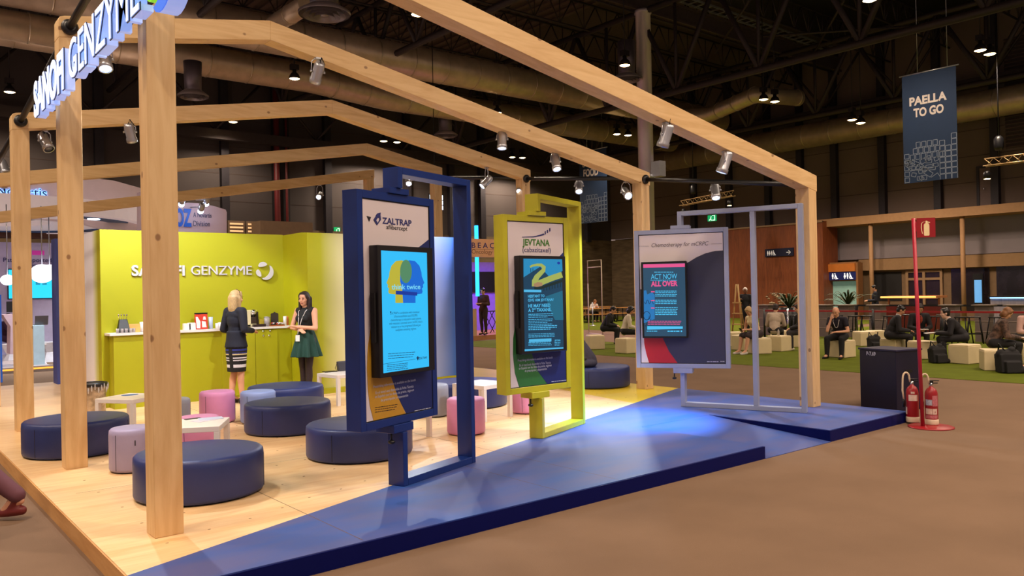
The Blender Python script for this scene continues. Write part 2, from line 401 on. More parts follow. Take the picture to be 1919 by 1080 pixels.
# doorway sign further right
Xd=XR-1.0
a=xp(1551,510,Xd); b=xp(1604,510,Xd); zt=xp(1580,510,Xd).z; zb=xp(1580,525,Xd).z
m=MB(); m.box((Xd,b.y-.1,0),(Xd+.5,b.y,zt+.45)); m.box((Xd,a.y,0),(Xd+.5,a.y+.1,zt+.45)); m.box((Xd,b.y,zb-.05),(Xd+.5,a.y,zt+.5)); struct(m.build('door_3',mat('doorway_tan',(140,96,56),.6)))
m=MB(); m.box((Xd-.06,b.y,zb),(Xd,a.y,zt)); o=m.build('restroom_sign',mat('navy_sign_lit',(20,30,80),.4,emit=(16,26,80),es=.4)); tag(o,'navy restroom sign with two white pictogram groups above the doorway','sign')
m=MB(); pictos(m,(Xd-.061,a.y-.25,zb+.06),U,V,Nn,.3,'mc'); pictos(m,(Xd-.061,b.y+.62,zb+.06),U,V,Nn,.3,'wmc'); m.build('pictograms',mat('white_lit_sign',(230,230,230),.5,emit=(230,230,225),es=1),o)
m=MB(); m.box((Xd-.12,b.y,zt+.02),(Xd,a.y,zt+.42)); m.build('canopy',mat('orange_lit_canopy',(190,110,40),.5),o)
m=MB(); m.box((Xd+.3,b.y+.05,0),(Xd+.45,a.y-.05,zb-.06)); struct(m.build('door_4',mat('pale_teal_glass',(150,190,180),.3,emit=(90,125,115),es=.35)))
# back wall -------------------------------------------------------
m=MB(); m.box((-14,YB,4.9),(XR,YB+.3,ZH)); struct(m.build('wall_back',mat('brown_wall_panel2',(70,62,60),.8,var=.06,scale=.6)))
m=MB(); m.box((-14,YB-.1,0),(XR,YB+.3,5.05)); struct(m.build('wall_back_lower',M_conc))
m=MB()
for z in (6.3,7.6,8.9,10.2): m.box((-14,YB-.01,z),(XR,YB,z+.03))
struct(m.build('trim_5',MATS['panel_seam']))
for i,(px,py) in enumerate([(184,300),(418,300),(612,400),(760,330),(842,350),(900,380),(1097,350)]):
    P=yp(px,py,YB); w=.36; m=MB(); m.box((P.x-w/2,YB-.3,4.9),(P.x+w/2,YB-.012,ZH)); struct(m.build('trim_%d'%(20+i),M_steel))
for i,(px,r) in enumerate([(519,.14),(537,.06)]):
    P=yp(px,330,YB-.6); m=MB(); m.tube([(P.x,YB-.6,0),(P.x,YB-.6,ZH)],r,12); o=m.build('red_pipe',mat('red_pipe',(96,24,26),.5)); tag(o,['thick dark red riser pipe on the back wall','thin dark red riser pipe on the back wall'][i],'pipe')
P=yp(526,330,YB-.6); m=MB(); m.box((P.x-.25,YB-.5,4.9),(P.x+.5,YB-.1,ZH)); struct(m.build('trim_30',M_dark))
# tan service block and strip lights on back wall
a=yp(488,430,YB-1.6); b=yp(568,430,YB-1.6)
m=MB(); m.box((a.x,YB-1.6,0),(b.x+.5,YB-.11,5.3)); struct(m.build('trim_31',mat('service_block',(122,98,74),.8)))
for i,(p0,p1) in enumerate([(426,457),(460,487)]):
    a=yp(p0,420,YB-.4); b=yp(p1,420,YB-.4)
    m=MB(); m.box((a.x,YB-.5,4.75),(b.x,YB-.12,5.35)); o=m.build('wall_light',mat('light_case',(120,100,80),.6)); tag(o,['left half of the dim warm striped light bank low on the back wall','right half of the dim warm striped light bank low on the back wall'][i],'light','striped light bank')
    m=MB()
    for k in range(3): m.box((a.x+.08,YB-.52,4.82+k*.17),(b.x-.08,YB-.5,4.90+k*.17))
    m.build('lit_tubes',mat('warm_tube',(230,190,140),.4,emit=(230,185,130),es=.8),o)
# exit signs
def exit_sign(P,u,n,lab,es,w=.8,h=.42):
    m=MB(); u=Vector(u);n=Vector(n); v=Vector((0,0,1))
    m.obox(P,u,v,n,(-w/2,w/2),(-h/2,h/2),(0,.06)); o=m.build('exit_sign',mat('green_exit',(10,110,60),.4,emit=(20,150,85),es=es)); tag(o,lab,'sign')
    m=MB(); O=Vector(P)+n*.061
    m.prism(O,u,v,n,[(-.36*w,-.1),(-.18*w,-.02),(-.12*w,.1),(-.02*w,.12),(-.08*w,-.02),(.0,-.14),(-.06*w,-.16),(-.14*w,-.08),(-.3*w,-.16)],0,.005)
    m.prism(O,u,v,n,[(.05*w,-.16),(.4*w,-.16),(.4*w,.17),(.05*w,.17),(.05*w,.13),(.3*w,.13),(.3*w,-.1),(.05*w,-.1)],0,.005)
    m.build('running_figure',mat('exit_white',(230,245,235),.4,emit=(200,240,215),es=es),o)
exit_sign(xp(1335,409,XR-.001),(0,-1,0),(-1,0,0),'small green lit exit sign above the grey kiosk, on the right wall',1.2,.6,.36)
exit_sign(yp(631,434,YB-.001),(1,0,0),(0,-1,0),'small dim exit sign above the lime wall, left of the blue kiosk',.06,.34,.42)

# ceiling ---------------------------------------------------------
m=MB(); m.box((-14,-8,ZH),(XR+.3,YB+.3,ZH+.15)); struct(m.build('ceiling',mat('dark_deck',(76,62,58),.8,var=.1)))
m=MB(); x=-14
while x<XR:
    if not (24.9<x<38): m.box((x,-8,ZH-.07),(x+.22,YB,ZH))
    x+=.55
struct(m.build('trim_40',mat('deck_ribs',(92,74,68),.8)))
m=MB(); m.box((25.2,-8,ZH-.1),(39,20.6,ZH-.001)); struct(m.build('window_6',mat('night_rooflight',(8,5,8),.5)))
def warren(m,A,B,depth,n,r=.05,rt=.07):
    A=Vector(A);B=Vector(B);d=Vector((0,0,-depth))
    m.tube([A,B],rt,6); m.tube([A+d,B+d],rt,6)
    for k in range(n):
        p=A.lerp(B,k/n);q=A.lerp(B,(k+.5)/n);s_=A.lerp(B,(k+1)/n)
        m.tube([p,q+d],r,5); m.tube([q+d,s_],r,5); m.tube([q,q+d],r*.7,5)
    return m
M_tr=mat('dark_truss',(52,42,42),.6,.2,var=.1)
def roof(name,m,lab,cat,grp,mt=None):
    o=m.build(name,mt or M_tr); tag(o,lab,cat,grp); return o
# joists running along X under the deck
for i,y in enumerate([12.5,16,18.8,21.5,24.2,27,30,33,36]):
    roof('roof_joist',warren(MB(),(4 if y>20 else 10,y,ZH-.12),(XR,y,ZH-.12),1.1,26,.03,.045),'thin dark steel lattice joist under the roof deck','joist','lattice joists under the roof')
# main beam along X through the column
m=MB(); y=21.5
m.box((2,y-.18,12.85),(XR,y+.18,12.95)); m.box((2,y-.05,12.95),(XR,y+.05,13.5)); m.box((2,y-.18,13.5),(XR,y+.18,13.6)); roof('roof_beam',m,'deep dark steel roof beam resting on the round grey column','beam',None,mat('beam_steel',(88,74,74),.5,.3,var=.1))
# cable tray on it
m=MB(); m.box((24.6,21.2,13.62),(38,21.25,13.7)); m.box((24.6,20.7,13.62),(38,20.75,13.7))
for k in range(26): m.box((24.7+k*.5,20.75,13.63),(24.8+k*.5,21.2,13.66))
roof('cable_tray',m,'ladder cable tray running beside the main roof beam','cable tray',None,M_alu)
# main lattice girders along Y
def girder(X,zt,zb,y0,y1,n,r):
    return warren(MB(),(X,y0,zt),(X,y1,zt),zt-zb,n,r,r*1.3)
roof('roof_girder',girder(24.5,12.8,9.3,-7.5,36,12,.10),'heavy dark lattice girder crossing at the round grey column','girder',None)
roof('roof_girder',girder(15.6,12.8,10.6,14,37,8,.09),'heavy dark lattice girder behind the yellow kiosk beams','girder',None)
roof('roof_girder',girder(8.5,12.8,10.6,18,37,7,.09),'heavy dark lattice girder above the lime wall','girder',None)
roof('roof_girder',girder(2.0,12.8,10.6,18,37,7,.09),'heavy dark lattice girder above the lit letter sign','girder',None)
roof('roof_girder',girder(34.5,12.8,9.6,-7.5,36,12,.10),'heavy dark lattice girder over the dark rooflight','girder',None)
# beam along the wall heads
m=MB(); m.box((XR-.9,-7,10.6),(XR-.02-.32,YB-.5,10.95)); 
k=-6
while k<36: m.tube([(XR-.6,k,10.95),(XR-.6,k+2,13.6)],.06,6); m.tube([(XR-.6,k+2,13.6),(XR-.6,k+4,10.95)],.06,6); k+=4
roof('wall_head_girder',m,'dark girder running along the head of the right wall','girder',None)
zz=yp(450,258,YB-.9).z
m=MB(); m.box((-13,YB-1.1,zz-.2),(XR-1.2,YB-.7,zz+.25)); k=-12
while k<36: m.tube([(k,YB-.9,zz+.25),(k+2.5,YB-.9,zz+3)],.07,6); m.tube([(k+2.5,YB-.9,zz+3),(k+5,YB-.9,zz+.25)],.07,6); k+=5
roof('wall_head_girder',m,'dark girder with braces running along the back wall','girder',None)
# cross ties in front of the rooflight
for i,(a,b) in enumerate([((1340,100),(1405,0)),((1525,100),(1582,0)),((1430,68),(1730,48))]):
    A=gp(*a,12.6-.13*i);B=gp(*b,12.6-.13*i); m=MB(); m.tube([A,B],.05,6); roof('tie_rod',m,['thin tie rod high above the outer timber frame, nearer the column','thin tie rod high above the outer timber frame, nearer the banner','long near-level tie rod under the dark rooflight'][i],'rod',None)
# round grey column
m=MB(); C0=(24.5,21.3)
m.lathe([(.30,0),(.30,12.7),(.34,12.7),(.34,12.84)],(C0[0],C0[1],0),28)
o=m.build('round_column',mat('grey_painted_steel',(196,186,196),.35,.3,var=.03)); tag(o,'tall grey round steel hall column rising behind the second timber frame','column')
zc=xp(1208,328,24.3).z
m=MB(); m.lathe([(.36,zc-.12),(.36,zc)],(C0[0],C0[1],0),24); m.box((C0[0]-.05,C0[1]-.75,zc-.1),(C0[0]+.3,C0[1]-.3,zc+.5)); m.build('clamp_ring',M_alu,o)

# ducts -----------------------------------------------------------
def duct(path,r,lab,rings=True,grp=None):
    path=[Vector(p) for p in path]; m=MB(); m.tube(path,r,24)
    m.mi=1
    for A,B in zip(path,path[1:]):
        L=(B-A).length; k=1.
        while k<L:
            p=A.lerp(B,k/L); d=(B-A).normalized()*.02; m.tube([p-d,p+d],r+.018,24); k+=1.5
    o=m.build('air_duct',[M_duct,mat('duct_ring',(205,190,165),.3,.8)]); tag(o,lab,'air duct',grp); return o
D1=gp(800,122,10.6); D2=gp(450,120,10.4)
duct([(2,D1.y,10.6),(36.,D1.y,10.6)],.62,'large round metal air duct crossing behind the second frame peak')
duct([(-6,D2.y,10.3),(14,D2.y,10.3),(17.5,D2.y+.2,10.1),(36.2,D2.y+.2,10.1)],.56,'large round metal air duct behind the third frame, below another duct')
D3=gp(1050,225,10.)
D4=xp(1700,222,38.5); duct([(38.5,-7,D4.z),(38.5,33,D4.z)],.62,'long round metal air duct along the right wall behind the hanging banner')
D5=gp(160,30,12.); duct([(-12,D5.y-3,11.9),(12,D5.y-3,11.9)],.5,'pale round metal air duct at top left above the lit letters')
D6=gp(60,95,10.6); duct([(-12,D6.y-6,9.6),(6,D6.y-6,9.6)],.42,'slim round metal air duct at far left')
A=gp(1330,215,10.3);B=gp(1415,178,10.3); duct([A+Vector((-1.5,1.5,-.1)),A,B,B+Vector((2.6,-.6,.1))],.36,'short cranked branch duct under the girder right of the grey column')
# branch + diffusers
def diffuser(px,py,z,r,lab,h=1.2):
    P=gp(px,py,z); t=thing('ceiling_diffuser',P,lab,'air vent')
    m=MB(); m.lathe([(r*.55,.2),(r*.6,h)],P,28); m.build('neck',mat('grey_duct',(110,102,112),.4,.6),t)
    m=MB(); m.lathe([(r,0),(r*1.02,.06),(r*.6,.22)],P,32,close=False)
    for q in (.82,.62,.42): m.lathe([(r*q,-.02-.1*(1-q)),(r*(q-.13),.09)],P,32,close=False)
    m.lathe([(0,-.06),(r*.16,-.03),(r*.16,.06),(0,.08)],P,20); m.build('cone_rings',mat('vent_grey',(150,140,142),.4,.4),t)
diffuser(608,28,8.6,.62,'round grey ceiling air diffuser above the second frame peak',1.6)
diffuser(362,182,8.6,.5,'round air diffuser seen just right of the nearest post')
diffuser(835,255,9,.55,'round air diffuser in the dark above the third frame')
diffuser(1175,150,10,.6,'round air diffuser left of the grey column',1.5)
A=gp(575,8,9.6);B=gp(515,45,9.6); duct([A,B],.26,'short silver branch duct beside the round ceiling diffuser')
# hall lamps -------------------------------------------------------
def hall_lamp(P,label,group=None):
    t=thing('high_bay_lamp',P,label,'lamp',group)
    m=MB(); m.lathe([(.19,.0),(.21,.02),(.15,.17),(.07,.24),(.07,.33),(0,.33)],P,20,close=False); m.box((P.x-.14,P.y-.1,P.z+.33),(P.x+.14,P.y+.1,P.z+.52)); m.tube([(P.x,P.y,P.z+.5),(P.x,P.y,ZH)],.02,5)
    m.build('housing',mat('lamp_housing',(40,34,36),.5,.4),t)
    m=MB(); m.lathe([(0,-.035),(.10,-.025),(.18,.01),(.18,.03),(0,.03)],P,20); m.build('lens',M_hlens,t)
    L=bpy.data.lights.new('lamp_light','SPOT'); L.energy=HALL_W*4; L.color=(1,.79,.60); L.spot_size=math.radians(150); L.spot_blend=.6; L.shadow_soft_size=.2
    lo=bpy.data.objects.new('lamp_light',L); COL.objects.link(lo); lo.parent=t; lo.location=(0,0,-.06); return t
LZ=9.6
VIS=[((37,60),'far-left hall lamp above the lit letters'),((90,70),'hall lamp just left of the second post head'),((18,173),'hall lamp at the left edge, beside the rod'),((552,148),'hall lamp glowing left of the white spotlight under the second frame'),((1171,123),'hall lamp glowing just left of the grey column'),((783,28),'hall lamp tucked under the outer frame beam at top centre'),((1630,1),'hall lamp at the top edge, upper right'),
((1837,95),'left of the twin hall lamps above the hanging banner'),((1855,102),'right of the twin hall lamps above the hanging banner'),((1431,187),'left of the twin hall lamps right of the grey column'),((1452,191),'right of the twin hall lamps right of the grey column'),((1597,225),'left of the twin hall lamps before the wall duct'),((1613,231),'right of the twin hall lamps before the wall duct'),
((1156,252),'left of the twin hall lamps below the second beam near the column'),((1177,254),'right of the twin hall lamps below the second beam near the column'),((932,212),'small hall lamp over the second beam at centre'),((437,229),'hall lamp under the third beam, right of the nearest post'),((719,265),'left of the twin hall lamps over the blue kiosk'),((744,267),'right of the twin hall lamps over the blue kiosk'),((960,295),'left of the twin lamps over the yellow kiosk'),((979,296),'right of the twin lamps over the yellow kiosk')]
for (px,py),lab in VIS: hall_lamp(gp(px,py,8.7 if px in (1597,1613) else LZ),lab)
for x,y in [(-3,3),(3,-3),(5,1.5),(9,-3),(10,1.5),(15,2),(14,-4),(20,-3),(27,-2),(33,-3),(20,4),(-7,9),(-4,16),(-9,20),(-1,6),(-2,11)]: hall_lamp(Vector((x,y,LZ)),'unseen fill lamp added outside the picture, built like the high-bay hall lamps','added fill lamps over the near aisle')  # unseen lamps added as fill for the near carpet and rear beams

# ================================================================== THE STAGE
M_bluefl=mat('blue_painted_ply',(44,80,156),.5,var=.14,scale=1.3,stretch=(1,3.5,1),rgb2=(82,86,140),spec=.35)
M_navyedge=mat('navy_painted_edge',(0,10,84),.5,spec=.15,var=.03)
M_yelfl=mat('yellow_painted_ply',(228,196,46),.4,var=.05,scale=2)
X0,X1s,Y0s,Y1s=1.225,10.33,4.72,18.2
def yb(x): return 5.10+(x-1.225)*.3618     # line where the blue paint begins
stage=thing('stage_platform',(5.8,11,0),'low plywood stage with blue, yellow and bare wood areas under the timber frames','stage')
m=MB(); T=.018
def slab(m,pts,z0,z1): m.prism((0,0,0),(1,0,0),(0,1,0),(0,0,1),pts,z0,z1)
# bare plywood deck
ypt=(9.35,yb(9.35))   # yellow / wood boundary meets the blue line here
WOOD=[(X0,yb(X0)),(8.55,yb(8.55)),(9.05,10.2),(8.3,12.0),(8.9,Y1s),(X0,Y1s)]
slab(m,WOOD,DZ-.04,DZ); m.build('wooden_deck',PLY,stage)
m=MB(); slab(m,[(8.55,yb(8.55)),(X1s,yb(X1s)),(X1s,Y1s),(8.9,Y1s),(8.3,12.0),(9.05,10.2)],DZ-.04,DZ); m.build('yellow_deck',M_yelfl,stage)
# blue deck around the ramp: ramp between X 7.13 and 8.42, from the floor up to DZ
RA,RB,YT=7.13,8.42,6.35
m=MB(); slab(m,[(X0,Y0s),(RA,Y0s),(RA,YT),(RB,YT),(RB,Y0s),(X1s,Y0s),(X1s,yb(X1s)),(X0,yb(X0))],DZ-.04,DZ)
m.build('blue_deck',M_bluefl,stage)
m=MB(); m.prism((0,0,0),(0,1,0),(0,0,1),(1,0,0),[(Y0s-.02,0.0),(YT,0.0),(YT,DZ-.001),(Y0s-.02,.006)],RA+.014,RB-.014); m.build('ramp',M_bluefl,stage)
g=.012; zt_=DZ-.006; m=MB(); m.box((X0-g,Y0s-g,0),(RA+g,Y0s-.001,zt_)); m.box((RA+.0005,Y0s,0),(RA+g,YT,zt_)); m.box((RB-g,Y0s-g,0),(X1s+g,Y0s-.001,zt_)); m.box((RB-g,Y0s,0),(RB-.0005,YT,zt_)); m.box((X1s+.001,Y0s,0),(X1s+g,Y1s,zt_)); m.build('navy_fascia',M_navyedge,stage)
m=MB(); m.box((X0-g,Y0s,0),(X0-.001,Y1s,DZ-.003)); m.box((X0,Y1s+.001,0),(X1s,Y1s+g,DZ-.003)); m.build('wooden_fascia',wood_mat('fascia_wood',(210,160,100),(190,136,78),'y',knots=False),stage)
# board joints and screw dots in the deck
m=MB(); 
def joint(a,b,w=.006,z=DZ+.0006):
    a=Vector((a[0],a[1],z));b=Vector((b[0],b[1],z));d=(b-a).normalized();n=Vector((-d.y,d.x,0))*w/2
    m.poly([a-n,b-n,b+n,a+n])
for x in (2.58,5.02): joint((x,Y0s+.03),(x,yb(x)+(4.2 if x<3 else 3.4)))
joint((4.4,Y0s+.03),(4.4,yb(4.4)))
joint((X0+.2,7.55),(5.5,7.55)); joint((5.0,9.9),(8.6,9.9)); joint((6.55,yb(6.55)),(6.55,13)); joint((3.8,9.99),(3.8,12.8))
m.build('board_joints',mat('joint_brown',(110,84,64),.8),stage)
m=MB(); rnd=random.Random(3)
for row in range(26):
    x=1.6+row*.305
    for k in range(9):
        y=yb(x)+.35+k*.62
        if y<12.6:
            r=.007; m.prism((x+rnd.uniform(-.02,.02),y+rnd.uniform(-.03,.03),DZ),(1,0,0),(0,1,0),(0,0,1),[(r*1.6*math.cos(t),r*math.sin(t)) for t in [j*PI/3 for j in range(6)]],0,.0012)
o=m.build('screw_dots',mat('screw_brown',(150,112,78),.7),stage); o['kind']='stuff'

# ---------------------------------------------------------------- timber frames
FY=[5.74,8.66,11.62,14.58,17.54]; XRG=[1.50,3.67,5.92,8.2,10.05]; HP=4.85; SL=.190; SLL=.172; TH=.2; TD=.215; PW=.19
XL,XRr=1.555,10.03
names=['nearest timber frame, outer beam crossing the top of the picture','second timber frame from the front, peak above the letters','third timber frame from the front','fourth timber frame, behind the third','fifth and rearmost timber frame']
plabs=[('nearest wooden post at the left, full height with knots','wooden post at the far right end of the front beam, by the grey kiosk'),
('second wooden post from the left, behind the letters','wooden post between the yellow and grey kiosks, half lit white'),
('third wooden post from the left','wooden post behind the yellow kiosk'),
('fourth wooden post at the left picture edge','wooden post behind the right upright of the blue kiosk'),
('rearmost wooden post off the left edge','rearmost wooden post hidden behind the blue kiosk head')]
for k,y in enumerate(FY):
    xr=XRG[k]
    def H(x,sl=(.179 if k==4 else SLL)): return HP-(SL*(x-xr) if x>xr else sl*(xr-x))
    t=thing('timber_frame',((XL+XRr)/2,y+TH/2,DZ),names[k],'timber frame')
    # beams as a bent prism
    xs0,xs1=XL,XRr+.02
    c=TD
    if k==0: pts=[(xs0,H(xs0)),(xs0,H(xs0)-c),(xs1,H(xs1)-c),(xs1,H(xs1))]
    elif k==4: pts=[(xs0+.04,H(xs0)),(xs0,H(xs0)-.04),(xs0,H(xs0)-c),(xs1,H(xs1)-c),(xs1,H(xs1))]
    else: pts=[(xs0+.05,H(xs0)),(xs0+.012,H(xs0)-.015),(xs0,H(xs0)-.05),(xs0,H(xs0)-c),(xr,HP-c*1.02),(xs1,H(xs1)-c),(xs1,H(xs1)),(xr,HP)]
    if k in (1,2,3):
        a=[(xs0+.05,H(xs0)),(xs0+.012,H(xs0)-.015),(xs0,H(xs0)-.05),(xs0,H(xs0)-c),(xr,HP-c*1.02),(xr,HP)]
        b=[(xr,HP-c*1.02),(xs1,H(xs1)-c),(xs1,H(xs1)),(xr,HP)]
        for q in (a,b): m=MB(); m.prism((0,y,0),(1,0,0),(0,0,1),(0,1,0),q,0,TH); m.build('beam',PINE_X,t,bevel=.004,seg=1)
    else:
        m=MB(); m.prism((0,y,0),(1,0,0),(0,0,1),(0,1,0),pts,0,TH); m.build('beam',PINE_X,t,bevel=.004,seg=1)
    for x0 in (XL,XRr-PW):
        zt=min(H(x0),H(x0+PW))-c+.0
        m=MB(); m.prism((x0,y,0),(1,0,0),(0,0,1),(0,1,0),[(0,DZ),(PW,DZ),(PW,H(x0+PW)-c-.001),(0,H(x0)-c-.001)],0,TH); o=m.build('post',PINE,t,bevel=.004,seg=1)
        o['label']=plabs[k][0 if x0==XL else 1]
def Hk(k,x): return HP-(SL*(x-XRG[k]) if x>XRG[k] else (.179 if k==4 else SLL)*(XRG[k]-x))
# black tie rods between frames
def rod(A,B,lab,r=.035):
    A=Vector(A);B=Vector(B); d=(B-A).normalized(); t=thing('black_rod',A,lab,'rod')
    m=MB(); m.tube([A,B],r,14); m.build('tube',M_black,t)
    
    for E_,e_ in ((A,d),(B,-d)): m=MB(); m.lathe([(.075,0),(.075,.03),(.045,.05)],E_,16,axis=e_); m.build('end_flange',M_black,t)
rod((1.65,8.66,4.38),(1.65,5.94,4.62),'black tie rod above the lit letters, between the first two left posts')
rod((1.65,11.62,4.0),(1.65,8.86,4.33),'black tie rod between the second and third left posts')
rod((1.65,14.58,3.66),(1.65,11.82,3.97),'black tie rod between the third and fourth left posts')
rod((9.93,8.66,3.52),(9.93,5.94,3.12),'black tie rod between the two nearest right posts')
rod((9.93,11.62,3.89),(9.93,8.86,3.56),'black tie rod between the right posts above the yellow kiosk')
rod((9.93,14.58,4.27),(9.93,11.82,3.93),'black tie rod between the third and fourth right posts')
# ---------------------------------------------------------------- spotlights
def aim(L,d): L.rotation_euler=Vector(d).to_track_quat('-Z','Y').to_euler()
def spotlight(lens,top,target,lab,power=SPOT_W,dark=False,size=62):
    """lens=world point of lens, top = point on beam, target = point it lights"""
    lens=Vector(lens);top=Vector(top); d=(Vector(target)-lens).normalized()
    t=thing('spotlight',top,lab,'spotlight')
    b0=lens-d*.26
    m=MB(); m.lathe([(0,0),(.05,.0),(.062,.03),(.062,.2),(.07,.21),(.07,.258),(.058,.26)],b0,22,axis=d,close=False); m.build('can',M_alu,t)
    m=MB(); mid=lens-d*.14; sd=d.cross(Vector((0,0,1))); sd=(sd if sd.length>.1 else Vector((1,0,0))).normalized()
    apex=Vector((mid.x,mid.y,top.z-.015))
    m.tube([mid+sd*.075,apex.lerp(mid,.25)+sd*.07,apex+sd*.035,apex-sd*.035,apex.lerp(mid,.25)-sd*.07,mid-sd*.075],.007,6)
    m.tube([mid-sd*.066,mid-sd*.09],.014,8); m.tube([mid+sd*.066,mid+sd*.09],.014,8)
    m.box((apex.x-.03,apex.y-.03,top.z-.02),(apex.x+.03,apex.y+.03,top.z)); m.build('yoke',M_alu,t)
    m=MB(); m.tube([apex+sd*.02,apex+Vector((.05,.02,-.05))+sd*.05,b0+Vector((.02,0,.06)),b0],.006,6); m.build('cable',M_blackmat,t)
    m=MB(); m.lathe([(0,.238),(.05,.24),(.05,.246),(0,.25)],b0,20,axis=d); m.build('lens',M_lens if not dark else mat('unlit_lens',(120,125,140),.2),t)
    if not dark:
        L=bpy.data.lights.new('spot_light','SPOT'); L.energy=power; L.color=(.86,.92,1.0); L.spot_size=math.radians(size); L.spot_blend=.35; L.shadow_soft_size=.04
        lo=bpy.data.objects.new('spot_light',L); COL.objects.link(lo); lo.parent=t; lo.location=lens+d*.01-top; aim(lo,d)
    return t
def bt(k,x): return Vector((x,FY[k]+.1,Hk(k,x)-TD))
def on(k,px,py,tgt,lab,**kw):
    L=yp(px,py,FY[k]+.1); q=tgt
    d=(Vector(tgt)-L).normalized(); b=L-d*.14
    return spotlight(L,(b.x,b.y,Hk(k,b.x)-TD if abs(b.y-FY[k]-.1)<.13 else Hk(k,b.x)-TD),tgt,lab,**kw)
on(0,1241,276,(6.9,7.2,.1),'grey spotlight under the middle of the outer front beam')
on(0,1352,324,(7.5,6.75,.1),'grey spotlight under the outer front beam, nearer the right post')
on(1,590,154,(4.6,12.4,.6),'white spotlight hanging under the second beam near its peak',power=SPOT_W*1.3,size=70)
on(1,941,279,(6.6,8.2,.1),'white spotlight under the middle of the second beam')
on(1,1044,318,(7.6,7.4,.4),'white spotlight under the second beam, right of its middle',power=SPOT_W*.7)
on(1,1178,368,(8.4,6.4,1.6),'bright tilted spotlight by the head of the half lit post')
on(2,903,350,(6.6,12.4,1.2),'small spotlight under the third beam above the yellow kiosk')
on(2,973,360,(6.4,9.8,.3),'dazzling round spotlight above the yellow kiosk',power=SPOT_W*.6)
on(2,248,266,(3.9,13.1,1.3),'chrome spotlight under the third beam, between the two nearest left posts',power=SPOT_W*1.3,size=80)
on(1,198,130,(1.9,6.9,.1),'glaring spotlight just under the lit letters')
on(4,597,370,(5.4,13.9,1.6),'small lit spotlight under the rearmost beam',power=SPOT_W*.7)
on(4,693,352,(8.0,14.5,1.6),'lit spotlight at the head of the rearmost right post',power=SPOT_W*.7)
on(3,766,345,(7.4,12.4,1.5),'lit spotlight seen through the blue kiosk frame',power=SPOT_W*.8)
on(2,92,280,(3.0,9.2,.1),'unlit grey spotlight between the second and third left posts',dark=True)
on(3,12,326,(2.6,12.5,.1),'grey spotlight at the left picture edge',dark=True)
L=xp(1342,372,9.93); spotlight(L,(9.93,L.y,3.52+(L.y-8.66)*(.40/2.72)-.03),(9.0,6.3,.1),'bright spotlight hanging from the rod above the grey kiosk',power=SPOT_W*.6)
L=xp(1085,360,9.93); spotlight(L,(9.93,L.y,3.56+(L.y-8.86)*(.33/2.76)-.03),(8.3,8.6,.1),'silver spotlight hanging from the rod right of the yellow kiosk',power=SPOT_W*.45)
# the narrow cool lamp by the grey kiosk throws the bright pool on the blue deck
for o in bpy.data.objects:
    if o.get('label','')=='grey spotlight under the outer front beam, nearer the right post':
        for ch in o.children:
            if ch.type=='LIGHT': ch.data.color=(.10,.55,1.0); ch.data.energy=SPOT_W*7; ch.data.spot_size=math.radians(44); ch.data.spot_blend=.9
# ---------------------------------------------------------------- lit letters
sg=thing('lit_letter_sign',(1.46,7.3,3.5),'large white glowing letters hung on the outside of the left posts','sign')
M_lett=mat('lit_letter_face',(240,245,255),.4,emit=(226,234,255),es=1.5)
M_side=mat('lit_letter_side',(225,236,255),.4,emit=(110,165,255),es=.6)
def block_text(mb,body,y0,y1,z,h,dep,bold,xo=0.):
    me=text_mesh(body,bold,.5); xs=[w.co.x for w in me.vertices]; a,b=min(xs),max(xs)
    vs=[mb.b.verts.new((1.44+xo-(w.co.z+.5)*dep+dep/2,y0+(w.co.x-a)/(b-a)*(y1-y0),z+w.co.y/.7*h)) for w in me.vertices]
    for p in me.polygons:
        try:
            f=mb.b.faces.new([vs[i] for i in p.vertices]); f.material_index=0 if abs(p.normal.z)>.5 else 1
        except ValueError: pass
    bpy.data.meshes.remove(me)
m=MB(); block_text(m,'SANOFI',9.02,7.60,3.55,.32,.09,.035); m.build('letters',[M_lett,M_side],sg)
M_cap=mat('navy_trim_cap',(20,30,70),.4)
m=MB(); block_text(m,'SANOFI',9.032,7.588,3.55,.32,.006,.047,-.036); block_text(m,'GENZYME',7.392,5.288,3.55,.32,.006,.014,-.036); m.build('trim_cap',M_cap,sg)
m=MB(); block_text(m,'GENZYME',7.38,5.30,3.55,.32,.09,.0); m.build('letters',[M_lett,M_side],sg)
def swirl(mb,O,u,v,n,R,t0,t1,which=(0,1,2)):
    """three curved leaves of the round emblem"""
    def leaf(a0,a1,w,rc):
        out=[];inn=[]
        for i in range(15):
            s_=i/14; a=a0+(a1-a0)*s_; ww=w*math.sin(PI*s_)**.7
            out.append((R*(rc+ww)*math.cos(a),R*(rc+ww)*math.sin(a))); inn.append((R*(rc-ww)*math.cos(a),R*(rc-ww)*math.sin(a)))
        return out+inn[-2:0:-1]
    L=[leaf(-1.9,.75,.2,.78),leaf(1.1,2.5,.24,.66),leaf(2.9,4.2,.22,.62)]
    for i in which: mb.prism(O,u,v,n,L[i],t0,t1)
m=MB(); O=(1.44,4.86,3.72)
swirl(m,O,(0,-1,0),(0,0,1),(-1,0,0),.36,-.05,.05,(0,)); m.build('emblem',M_side,sg)
m=MB(); swirl(m,O,(0,-1,0),(0,0,1),(-1,0,0),.36,.051,.056,(0,)); m.build('emblem_face',mat('emblem_blue',(60,110,210),.4,emit=(50,100,210),es=1.),sg)
m=MB(); swirl(m,O,(0,-1,0),(0,0,1),(-1,0,0),.36,-.05,.05,(1,2)); m.build('emblem_leaf',mat('emblem_green',(120,190,40),.4,emit=(110,190,40),es=1.),sg)
m=MB(); m.box((1.49,4.9,3.66),(1.53,9.3,3.70)); m.box((1.49,4.9,3.84),(1.53,9.3,3.88)); m.build('mounting_rail',M_blackmat,sg)

